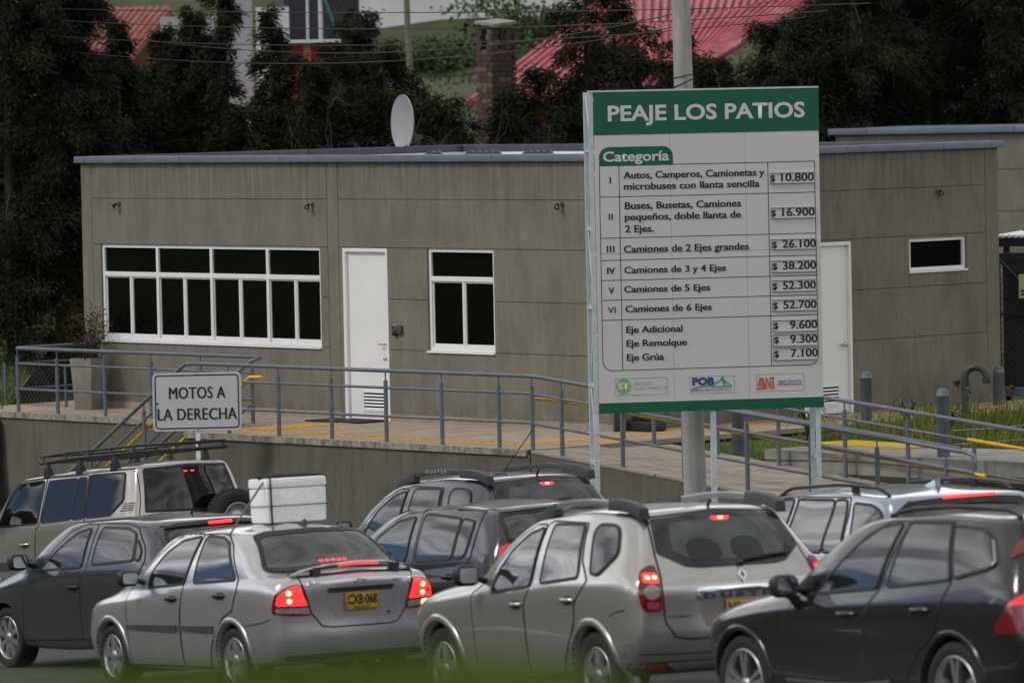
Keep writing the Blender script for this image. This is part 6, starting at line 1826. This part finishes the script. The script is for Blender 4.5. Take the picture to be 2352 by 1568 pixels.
for u_, y_, H_, k_, sd_, lab in ((250, 92, 4.3, 1.15, 301, 'low conifer in front of the ochre house wall'), (345, 93, 3.9, 1.15, 302, 'low conifer right of the ochre house wall'), (400, 96, 4.3, 1.0, 303, 'rounded conifer behind the lattice screen'),
        (565, 92, 3.5, 1.05, 304, 'low conifer at the foot of the pale pillar'), (700, 93, 4.35, 1.1, 305, 'low broad conifer below the red hut'), (745, 95, 4.05, 1.0, 306, 'low conifer under the white poles'), (960, 94, 3.75, 1.2, 307, 'low spreading conifer above the dish'),
        (1262, 97, 4.0, 1.25, 308, 'broad conifer covering the wall below the red roof'), (1415, 99, 5.3, 1.0, 309, 'feathery conifer before the valley of the red roofs'), (1560, 96, 4.5, 1.0, 310, 'conifer behind the top edge of the price board')):
    conifer('conifer', lab, on_hill(u_, y_), H_, sc([(0, 1.1), (.5, 1.), (.8, .75), (1, .2)], k_), sd_, 95, 100, m=M_con2 if sd_ % 3 == 0 else M_con)
conifer('conifer', 'short dark conifer between the dish and the brick chimney', on_hill(1035, 93), 3.7, sc(WIDE, .95), 109, 80, 90)
conifer('conifer', 'dark conifer in front of the base of the brick chimney', on_hill(1165, 95), 3.7, sc(CONE, 1.25), 110, 90, 90)
conifer('conifer', 'feathery conifer standing against the red roof beside the chimney', on_hill(1350, 97), 6.0, sc([(0, 1.2), (.5, .7), (.8, .75), (1, .2)], .82), 111, 95, 80)
conifer('conifer', 'brownish conifer left of the utility pole behind the price board', on_hill(1460, 94), 4.3, sc(WIDE, 1.1), 112, 120, 100, m=M_con2)
conifer('conifer', 'brownish conifer right of the utility pole under the red roof', on_hill(1640, 93), 4.55, sc(WIDE, 1.2), 113, 140, 100, m=M_con2)
conifer('conifer', 'tall dark conifer rising right of the price board', on_hill(1800, 95), 5.0, sc([(0, 1.2), (.7, 1.0), (.9, .7), (1, .3)], 1.25), 114, 150, 110)
conifer('conifer', 'very dark conifer over the right part of the office roof', on_hill(1965, 95), 7.4, sc(WIDE, 1.4), 115, 190, 120)
conifer('conifer', 'dense dark conifer above the annex roof', on_hill(2150, 97), 8.2, sc(WIDE, 1.55), 116, 190, 120)
conifer('conifer', 'dark conifer at the far right edge above the annex', on_hill(2320, 96), 8.2, sc(WIDE, 1.5), 117, 190, 120)
conifer('conifer', 'brown-green conifer filling the gap behind the right trees', on_hill(2060, 103), 8.6, sc(WIDE, 2.0), 118, 170, 120, m=M_con2)
conifer('conifer', 'brown-green conifer in the second row at far right', on_hill(2260, 104), 9.0, sc(WIDE, 2.2), 119, 170, 120, m=M_con2)
conifer('conifer', 'second-row conifer behind the dark ones at far left', Vector((at(20, 800, 95).x, 95, BO.z + .6)), 9.6, sc(WIDE, 1.5), 120, 190, 130)
conifer('conifer', 'second-row conifer behind the red-roofed house at upper right', on_hill(1880, 122), 11, sc(WIDE, 2.6), 122, 170, 130, m=M_con2)
for u, y, rx, rz, sd_, lab in ((905, 91, .62, .85, 201, 'pale green leafy bush right behind the satellite dish'), (1010, 92, .75, 1.0, 202, 'pale green leafy bush left of the chimney tree'),
                               (1085, 98, .7, 1.25, 203, 'blue-green bush near the red roof corner'), (1262, 91.5, 1.0, 1.15, 204, 'dark bush behind the roof left of the price board'),
                               (700, 91, .8, 1.05, 205, 'bush behind the office roof under the bare branches'), (400, 90.5, .8, .85, 206, 'low bush behind the roof before the orange house')):
    bush('bush', lab, on_hill(u, y), rx, rz, sd_, 4200, group='bushes behind the office')
for u, y, rx, rz, sd_, lab in ((1010, 143, 2.2, .45, 211, 'scrubby bush at the foot of the white wall'), (1215, 146, 2.6, .75, 212, 'darker scrub at the right foot of the white wall')):
    bush('bush', lab, on_hill(u, y), rx, rz, sd_, 3000, leaf=(.16, .05), group='scrub below the white wall')
# leafless shrub
bs = thing('bare_shrub', 'leafless shrub with a tangle of pale twigs behind the roof', 'shrub', on_hill(805, 90.5))
r = np.random.default_rng(5)
tw = MB()
def twig(p, d, l, rad, depth):
    pts = [p]
    for k in range(3):
        d = (d + Vector(r.normal(0, .28, 3)) + Vector((0, 0, -.05 if depth > 0 else .0))).normalized()
        pts.append(pts[-1] + d * l / 3)
    tw.tube(pts, rad, 5 if depth == 0 else 3, rad * .45, cap=False)
    if depth < 3:
        for k in range(4 if depth else 5):
            q = pts[1 + int(r.integers(0, 3))]
            twig(q, (d + Vector(r.normal(0, .75, 3))).normalized(), l * r.uniform(.45, .75), rad * .5, depth + 1)
for k in range(5): twig(Vector((r.normal(0, .3), r.normal(0, .2), .2)), Vector((r.normal(.1, .35), r.normal(0, .2), 1)).normalized(), r.uniform(1.9, 3.0), .035, 0)
tw.build('twigs', M_twig, bs)
# planter shrub
ps = thing('shrub', 'thin reddish twiggy shrub growing in the concrete planter', 'shrub', pl.location + Vector((0, 0, .67)))
tw = MB(); LP, LD = [], []
for k in range(34):
    a = r.uniform(0, 2 * np.pi); d = Vector((math.cos(a) * .35, math.sin(a) * .35, 1)).normalized()
    q = Vector((r.normal(0, .07), r.normal(0, .07), 0)); l = r.uniform(.3, .85); pts = [q]
    for j in range(4):
        d = (d + Vector(r.normal(0, .16, 3))).normalized(); pts.append(pts[-1] + d * l / 4)
        for _ in range(9): LP.append(pts[-1] + Vector(r.normal(0, .05, 3))); LD.append(d)
    tw.tube(pts, .005, 3, .002, cap=False)
tw.build('stems', M_bark, ps)
V, F = sprays(np.array(LP), np.array(LD), .05, .011, 77)
npmesh('leaves', V, F, leafmat('reddish_leaves', (.03, .022, .012), (.085, .05, .02), 6), ps)

# grass
def blades(name, pts, h, w, seed, m, lean=.35):
    r = np.random.default_rng(seed); n = len(pts)
    a = r.uniform(0, 2 * np.pi, n); hh = (h * r.uniform(.5, 1.2, n))
    tip = np.stack([np.cos(a) * hh * lean * r.uniform(.2, 1.4, n), np.sin(a) * hh * lean * r.uniform(.2, 1.4, n), hh], -1)
    b = r.uniform(0, 2 * np.pi, n); s_ = np.stack([np.cos(b), np.sin(b), 0 * b], -1) * w
    P = np.asarray(pts)
    mid = P + tip * np.array([.35, .35, .6])
    V = np.stack([P - s_, P + s_, mid + s_ * .8, P + tip, mid - s_ * .8], 1).reshape(-1, 3)
    i = np.arange(n)[:, None] * 5
    F = np.concatenate([i + np.array([[0, 1, 2, 4]]), i + np.array([[4, 2, 3, 3]])])
    me = bpy.data.meshes.new(name)
    fl = [tuple(q) for q in (i + np.array([[0, 1, 2, 4]]))] + [tuple(q) for q in (i + np.array([[4, 2, 3]]))]
    me.from_pydata(V.tolist(), [], [tuple(int(z) for z in q) for q in fl])
    o = link(name, me, m); o['kind'] = 'stuff'
    return o
M_grass = leafmat('grass_blades', (.065, .125, .012), (.14, .21, .032), 1.5)
M_grassd = leafmat('grass_blades_dry', (.065, .11, .016), (.20, .19, .04), 1.2)
def Bpts(s, n, z): return np.array(BO)[None, :] + np.outer(s, np.array(DM)) + np.outer(n, np.array(NM)) + np.outer(z, [0, 0, 1])
r = np.random.default_rng(8)
s = r.uniform(7.02, 13, 9000); n = r.uniform(-6, .86, 9000); k = ~((s > 9) & (n > -.5)) 
s, n = s[k], n[k]
tag(blades('grass', Bpts(s, n, lawn2(s, -n)), .07, .006, 1, M_grass), 'short mown grass between the ramp and the side walk', 'grass')
s = r.uniform(7.4, 16, 13000); n = r.uniform(-6.5, -.9, 13000); k = (n < -.75 - .0 * s) & (r.random(13000) < np.clip((s - 7.0) / 2.0, .25, 1)) & ~((s < 10.6) & (n > -1.3))
s, n = s[k], n[k]
tag(blades('tall_grass', Bpts(s, n, lawn2(s, -n)), .32, .007, 2, M_grassd, .5), 'tall yellowing ornamental grass by the bollards at right', 'grass')
xx = r.uniform(-16, -7.4, 9000); yy = r.uniform(80, 93, 9000)
tag(blades('grass', np.stack([xx, yy, lawnl(xx, yy)], -1), .16, .012, 3, M_grass), 'rough grass left of the office behind the railing', 'grass')
xx = r.uniform(-9, 9, 14000); yy = r.uniform(112, 150, 14000)
tag(blades('grass', np.stack([xx, yy, hill_h(xx, yy)], -1), .08, .03, 4, leafmat('pasture_blades', (.034, .055, .010), (.060, .080, .020), .8)), 'pasture grass on the slope above the roofs', 'grass')
# blurred verge right in front of the lens
N_ = 42000
yy = r.uniform(5.0, 6.3, N_); uu = r.uniform(-150, 1270, N_)
xx = (uu - 1176) / FPX * yy
tipz = CAMZ - (.1074 + .0030 * np.clip((380 - uu) / 520, -.15, 1.6) + .009 * np.clip((uu - 1120) / 180, 0, 1) ** 2) * yy
gz = ground_h(xx, yy)
hh = np.clip(tipz - gz, .005, .5) / 1.1
tag(blades('verge_grass', np.stack([xx, yy, gz], -1), 1.0, .0035, 5, leafmat('verge_blades', (.07, .115, .008), (.11, .165, .018), 4), .25), 'green grass of the verge close to the camera', 'grass')
ob = bpy.data.objects['verge_grass']
me = ob.data; co = np.zeros(len(me.vertices) * 3, np.float32); me.vertices.foreach_get('co', co); co = co.reshape(-1, 5, 3)
sclz = hh / 1.0
co[:, :, 2] = gz[:, None] + (co[:, :, 2] - gz[:, None]) * sclz[:, None]
co[:, :, :2] = co[:, :1, :2].mean(1, keepdims=True) + (co[:, :, :2] - co[:, :1, :2].mean(1, keepdims=True)) * np.clip(sclz[:, None, None] * 1.5, .05, 1)
w_ = np.array([-1, 1, .8, 0, -.8]) * .004
co[:, :, 0] += w_[None, :]
me.vertices.foreach_set('co', co.ravel().astype(np.float32)); me.update()
# strap-leaved plants
def strap_plant(lab, p, n, h, seed, m):
    r = np.random.default_rng(seed); mb = MB()
    for k in range(n):
        a = r.uniform(0, 2 * np.pi); l = h * r.uniform(.7, 1.2); c, d = math.cos(a), math.sin(a)
        pr = [(0, 0), (.12, .5), (.32, .8), (.6, .75), (.85, .45)]
        v = []
        for i, (q, z) in enumerate(pr):
            w = .018 * (1 - i / 5); v += [(c * q * l - d * w, d * q * l + c * w, z * l), (c * q * l + d * w, d * q * l - c * w, z * l)]
        mb.add(v, [(2 * i, 2 * i + 2, 2 * i + 3, 2 * i + 1) for i in range(4)], True)
    o = thing('plant', lab, 'plant', p, 0, 'strap-leaved plants on the lawn'); mb.build('leaves', m, o); return o
M_strap = leafmat('strap_leaves', (.05, .085, .02), (.10, .13, .03), 5)
strap_plant('strap-leaved plant right of the bollard under the price board', B(7.7, -1.25, -.12), 30, .5, 1, M_strap)
strap_plant('strap-leaved plant at the foot of the second white door', B(7.6, -3.2, -.1), 26, .45, 2, M_strap)
strap_plant('strap-leaved plant between the two bollards at right', B(9.1, -2.4, -.12), 26, .45, 3, M_strap)
for k, (u, v, d, lab) in enumerate(((2200, 880, 72, 'dry brown flower head on a stalk left of the vent pipe'), (2222, 897, 72, 'mauve flower head on a stalk in front of the vent pipe'), (2325, 893, 73, 'dry brown flower head at the right edge'))):
    p_ = at(u, v, d); o = thing('flower', lab, 'flower', (p_.x, p_.y, BO.z - .15)); hgt = p_.z - BO.z + .15
    mb = MB(); mb.tube([(0, 0, 0), (.02, 0, hgt * .6), (0, 0, hgt)], .005, 5); mb.build('stalk', M_strap, o)
    rr = np.random.default_rng(k); dd = rr.normal(0, 1, (60, 3)); V, F = sprays(np.tile([[0, 0, hgt]], (60, 1)), dd, .07, .010, k)
    npmesh('flower_head', V, F, mat('dry_flower', (.13, .05, .02), .8) if k != 1 else mat('mauve_flower', (.16, .13, .22), .8), o)
# chain-link fence left of the terrace
cf = thing('chain_link_fence', 'low chain-link fence beside the left end of the terrace', 'fence', B(-9.5, .25, -.05), BTH)
mb = MB()
for i in range(60):
    x = -1 + i * .085
    for s_ in (1, -1):
        a0, a1 = (x, x + .62) if s_ > 0 else (x + .62, x)
        if min(a0, a1) > 0 and max(a0, a1) < 3.6: mb.tube([(a0, .003 * s_, 0), (a1, .003 * s_, .62)], .004, 4, cap=False)
mb.build('mesh', mat('galv_wire', (.06, .062, .06), .6, metal=.3), cf)
for x in (.6, 2.1, 3.55):
    mb = MB(); mb.tube([(x, 0, -.2), (x, 0, .66)], .022, 8); mb.build('post', M_rail, cf)

# ================================================================ houses and walls on the slope
M_tile = mat('clay_tile', (.28, .115, .088), .85, var=.3, scale=7, bump=.3, bscale=30)
M_redroof = mat('red_roof_sheet', (.40, .085, .10), .6, var=.3, scale=2.5)
stain(M_redroof, (.50, .33, .33), (1, 1, 1), 3.0, .52, .72, .6)
M_ochre = mat('ochre_wall', (.15, .068, .026), .9, var=.15, scale=3)
M_orange = mat('orange_wall', (.36, .085, .035), .9, var=.2, scale=3)
M_whitewall = mat('white_wall', (.62, .62, .63), .9, var=.08, scale=1.2, bump=.3, bscale=5)
M_redwall = mat('red_wall', (.20, .025, .018), .85, var=.15, scale=4)
M_greywall = mat('pale_grey_wall', (.36, .37, .39), .85, var=.06, scale=1.5)
def slab_roof(par, quad, t, m, nrib, rib, name='roof', across=False):
    """quad: ll, ul, ur, lr; ribs run from the eave to the ridge."""
    ll, ul, ur, lr = [Vector(q) for q in quad]
    n = (lr - ll).cross(ul - ll).normalized()
    if n.z < 0: n = -n
    mb = MB(); v = [ll, ul, ur, lr] + [q - n * t for q in (ll, ul, ur, lr)]
    mb.add(v, [(0, 1, 2, 3), (7, 6, 5, 4), (0, 4, 5, 1), (1, 5, 6, 2), (2, 6, 7, 3), (3, 7, 4, 0)])
    ro = mb.build(name, m, par)
    for i in range(nrib):
        u = (i + .5) / nrib
        a, b = ll.lerp(lr, u), ul.lerp(ur, u)
        mb = MB(); k = 9
        mb.tube([a.lerp(b, j / k) + n * (rib * .2) for j in range(k + 1)], rib, 6)
        mb.build('roof_tile_row', m, ro)
    return ro
# tiled hut, upper left
d0 = 112
hA = thing('tiled_house', 'small ochre house with pinkish clay tile roof among the trees at upper left', 'house', at(386, 150, d0))
O_ = Vector(hA.location)
def rel(u, v, d): return at(u, v, d) - O_
apx, ev_, ev2 = rel(388, 22, d0), rel(297, 132, d0 - .4), rel(470, 118, d0 + 1.2)
bk = rel(170, 26, d0 + 5.5) - apx
slab_roof(hA, [ev_ + Vector((.02, -.05, 0)), apx + Vector((.02, -.05, 0)), apx + bk, ev_ + bk], .09, M_tile, 15, .085)
slab_roof(hA, [ev2, apx + Vector((.0, -.02, .0)), apx + bk, ev2 + bk], .09, M_tile, 12, .085)
mb = MB(); b_lo = -3.5
w0, w1 = ev_.lerp(apx, .06), ev2.lerp(apx, .06)
v = [Vector((w0.x, w0.y + .15, b_lo)), Vector((w0.x, w0.y + .15, w0.z - .12)), Vector((apx.x, apx.y + .15, apx.z - .14)), Vector((w1.x, w1.y + .15, w1.z - .12)), Vector((w1.x, w1.y + .15, b_lo))]
v2 = [q + bk * .95 for q in v]
mb.add(v + v2, [(0, 1, 2, 3, 4), (9, 8, 7, 6, 5), (0, 5, 6, 1), (3, 8, 9, 4)]); mb.build('wall', M_ochre, hA)
# orange house parts low behind the trees
oh = thing('orange_house', 'orange house glimpsed between the trees just over the office roof', 'house', at(340, 345, 101))
O_ = Vector(oh.location)
a0, a1 = rel(352, 318, 101), rel(640, 285, 103)
mb = MB(); mb.box(a0.x, a1.x, 0, 3, -2.5, a0.z + .1); mb.build('wall', M_orange, oh)
slab_roof(oh, [(a0.x - .2, -.3, a0.z + .02), (a0.x - .2, 1.6, a0.z + .12), (a1.x + .2, 1.6, a0.z + .12), (a1.x + .2, -.3, a0.z + .02)], .08, M_tile, 18, .08)
lt = thing('lattice_screen', 'brown diamond lattice screen between the trees at left', 'screen', at(392, 276, 100))
mb = MB(); mb.box(0, .62, .02, .04, 0, .55); mb.box(.02, .07, .045, .09, -2.8, .55); mb.box(.55, .60, .045, .09, -2.8, .55); mb.build('board', mat('brown_board', (.10, .065, .055), .8), lt)
mb = MB()
for i in range(-6, 8):
    x = i * .13
    for s_ in (1, -1):
        a_, b_ = (x, 0), (x + .55 * s_, .55)
        if 0 <= min(a_[0], b_[0]) and max(a_[0], b_[0]) <= .66: mb.tube([(a_[0], .0, a_[1]), (b_[0], .0, b_[1])], .010, 4)
mb.build('lattice', mat('brown_slat', (.045, .03, .026), .8), lt)
ol = thing('orange_shed', 'orange-red shed wall seen through the branches at the left edge', 'shed', at(20, 720, 97))
mb = MB(); mb.box(0, .95, 0, 2, -.6, 1.35); mb.build('wall', M_orange, ol)
mb = MB(); mb.box(-.1, 1.05, -.15, 2.1, 1.352, 1.42); mb.build('roof', M_tile, ol)
# white pillar and white block
wp_ = thing('white_pillar', 'wide pale grey pillar standing behind the conifers left of centre', 'pillar', at(515, 345, 104))
mb = MB(); mb.box(0, .56, 0, .5, -1.9, 4.2); mb.box(-1.15, -.003, .12, .4, 1.95, 2.5); mb.build('shaft', M_greywall, wp_)
wb_ = thing('white_block', 'bright white wall piece beside the pillar at upper left', 'wall', at(588, 75, 116))
mb = MB(); mb.box(0, .68, 0, .4, -3.5, .52); mb.build('wall', M_whitewall, wb_)
# dark panel with poles
dp = thing('dark_panel', 'large dark blue-black hoarding at the top edge left of centre', 'hoarding', at(655, 98, 122))
mb = MB(); mb.box(.12, 1.62, 0, .5, -2.3, 1.6); mb.add([(.118, .0, -1.5), (-.02, .25, -1.5), (-.02, .25, 1.6), (.118, 0, 1.6), (.118, .5, -1.5), (.118, .5, 1.6)], [(0, 1, 2, 3), (1, 4, 5, 2)]); mb.build('panel', mat('dark_hoarding', (.014, .016, .022), .5), dp)
for u, lab, c in ((706, 'left white pole before the dark hoarding', M_white), (739, 'right white pole before the dark hoarding', M_white)):
    o = thing('pole', lab, 'pole', at(u, 160, 112), 0, 'poles before the dark hoarding'); mb = MB(); mb.tube([(0, 0, -2.7), (.04 if u < 720 else 0, 0, 3)], .03 if u < 720 else .045, 8); mb.build('shaft', M_galv, o)
    if u > 720: mb = MB(); mb.tube([(.06, -.02, 1.5), (.28, -.02, .85)], .03, 6); mb.build('brace', mat('teal_paint', (.03, .16, .15), .5), o)
# red hut
rh = thing('red_hut', 'small red hut with a white roof edge among the conifers', 'hut', at(655, 140, 108))
mb = MB(); mb.box(0, .95, 0, 1.5, -3.2, .33); mb.build('wall', M_redwall, rh)
mb = MB(); mb.box(.0 - .06, 1.05, -.15, 1.6, .335, .40); mb.build('roof', M_whitewall, rh)
for x in (.36, .86): 
    mb = MB(); mb.box(x, x + .14, -.03, -.002, -.1, .33); mb.build('post', mat('salmon_paint', (.45, .13, .09), .8), rh)
# big white wall at the top
bw = thing('white_building', 'large whitewashed building at the top centre above the grass', 'building', at(815, 112, 152), R(-2))
mb = MB(); mb.box(0, 6.2, 0, 5, -1.5, 3.2); mb.build('wall', M_whitewall, bw)
mb = MB(); mb.box(-.2, 6.4, -.3, 5.2, 3.203, 3.4); mb.build('roof', M_tile, bw)
mp_ = thing('mossy_pole', 'greenish leaning wooden pole before the white building', 'pole', at(946, 185, 138))
mb = MB(); mb.tube([(0, 0, -.8), (-.08, 0, 1.4), (-.12, 0, 4)], .085, 10, .07); mb.build('shaft', mat('mossy_wood', (.14, .145, .10), .9, var=.2, scale=6), mp_)
# brick chimney
ch = thing('brick_chimney', 'square brick chimney with a tilted stone cap and two flue openings', 'chimney', at(1142, 238, 103.5), R(38))
M_brickm = [mat('brick_red', (.105, .042, .034), .9, var=.25, scale=9), mat('brick_brown', (.070, .050, .042), .9, var=.25, scale=9), mat('brick_dark', (.055, .045, .043), .9, var=.25, scale=9), mat('brick_pale', (.13, .10, .08), .9, var=.25, scale=9)]
mb = MB(); W2 = .24; Hc = 1.42
mb.box(-W2 + .02, W2 - .02, -W2 + .02, W2 - .02, -3.0, Hc - .42); mb.build('core', mat('mortar', (.10, .09, .08), .95), ch)
bme = {}
for row in range(-9, 15):
    z = row * .098
    if z > Hc - .1: break
    for face in range(4):
        nb_ = 3
        for k in range(nb_):
            x = -W2 + (k + (.5 if row % 2 else .25)) * 2 * W2 / nb_ - .03
            top = z > Hc - .45
            if top and k == 1 : continue
            key = face
            if (key) not in bme:
                q = MB(); q.box(-.08, .08, -.012, .03, .004, .092); bme[key] = q
            mi_ = random.choice([0, 0, 1, 2]) if face == 1 else random.choice([1, 2, 2, 3, 0])
            nm = ('b', mi_)
            if nm not in bme:
                q = MB(); q.box(-.074, .074, -.012, .05, .004, .092); o_ = q.build('brick', M_brickm[mi_], ch); bme[nm] = o_.data
            else:
                o_ = link('brick', bme[nm], None, ch)
            a_ = face * math.pi / 2
            o_.rotation_euler = (0, 0, a_); o_.location = (x * math.cos(a_) + W2 * math.sin(a_) * 1.0, x * math.sin(a_) - W2 * math.cos(a_), z)
mb = MB(); mb.box(-.03, .03, -W2 + .03, W2 - .03, Hc - .43, Hc - .02); mb.build('flue_divider', M_brickm[1], ch)
mb = MB(); mb.add([(-.28, -.28, Hc), (.28, -.28, Hc + .05), (.28, .28, Hc + .11), (-.28, .28, Hc + .06), (-.28, -.28, Hc + .05), (.28, -.28, Hc + .10), (.28, .28, Hc + .16), (-.28, .28, Hc + .11)], [(3, 2, 1, 0), (4, 5, 6, 7), (0, 1, 5, 4), (1, 2, 6, 5), (2, 3, 7, 6), (3, 0, 4, 7)]); mb.build('cap', M_conc, ch)
# red roofed house
rh2 = thing('red_roofed_house', 'house with bright red ribbed roofs behind the trees at upper right', 'house', at(1300, 240, 110))
O_ = Vector(rh2.location)
def rl(u, v, d): return at(u, v, d) - O_
slab_roof(rh2, [rl(1070, 232, 107), rl(1395, -15, 117), rl(1700, -40, 118), rl(1510, 236, 107)], .08, M_redroof, 20, .05)
slab_roof(rh2, [rl(1425, 75, 109.5), rl(1420, -70, 118), rl(1990, -110, 118), rl(1900, -18, 109.5)], .08, M_redroof, 26, .05)
q = [rl(1425, 78, 109.6), rl(1900, -14, 109.6), rl(1490, 150, 107.6)]
slab_roof(rh2, [rl(1500, 160, 107), rl(1440, 70, 109.4), rl(1890, -12, 109.4), rl(1640, 140, 107)], .08, M_redroof, 22, .05)
a0, a1 = rl(1110, 240, 108.5), rl(1500, 240, 108.5)
mb = MB(); mb.box(a0.x + .2, a1.x + 1.5, .2, 6, -3, a0.z + .02); mb.build('wall', M_ochre, rh2)
# power lines across the slope
for k, (u0, v0, u1, v1, um, vm) in enumerate(((100, 20, 2000, 8, 1000, 29), (100, 46, 1900, 25, 1000, 66), (100, 82, 1850, 40, 1000, 102), (150, 118, 1590, 55, 900, 142), (300, 88, 1600, 20, 900, 118))):
    pts = []
    for t in np.linspace(0, 1, 15):
        u = u0 + (u1 - u0) * t; v = (v0 * (1 - t) + v1 * t) + 4 * t * (1 - t) * (vm - (v0 + v1) / 2)
        pts.append(at(u, v, 86 - 18 * t if u1 > 1700 or True else 86))
    c0 = pts[0]; o = thing('power_line', ['topmost black power line', 'second black power line from the top', 'third black power line from the top', 'lowest sagging black power line', 'thin black cable ending at the utility pole'][k] + ' crossing before the trees', 'power line', c0, 0, 'power lines')
    mb = MB(); mb.tube([q - c0 for q in pts], .0065, 5); mb.build('cable', M_blackwire, o)
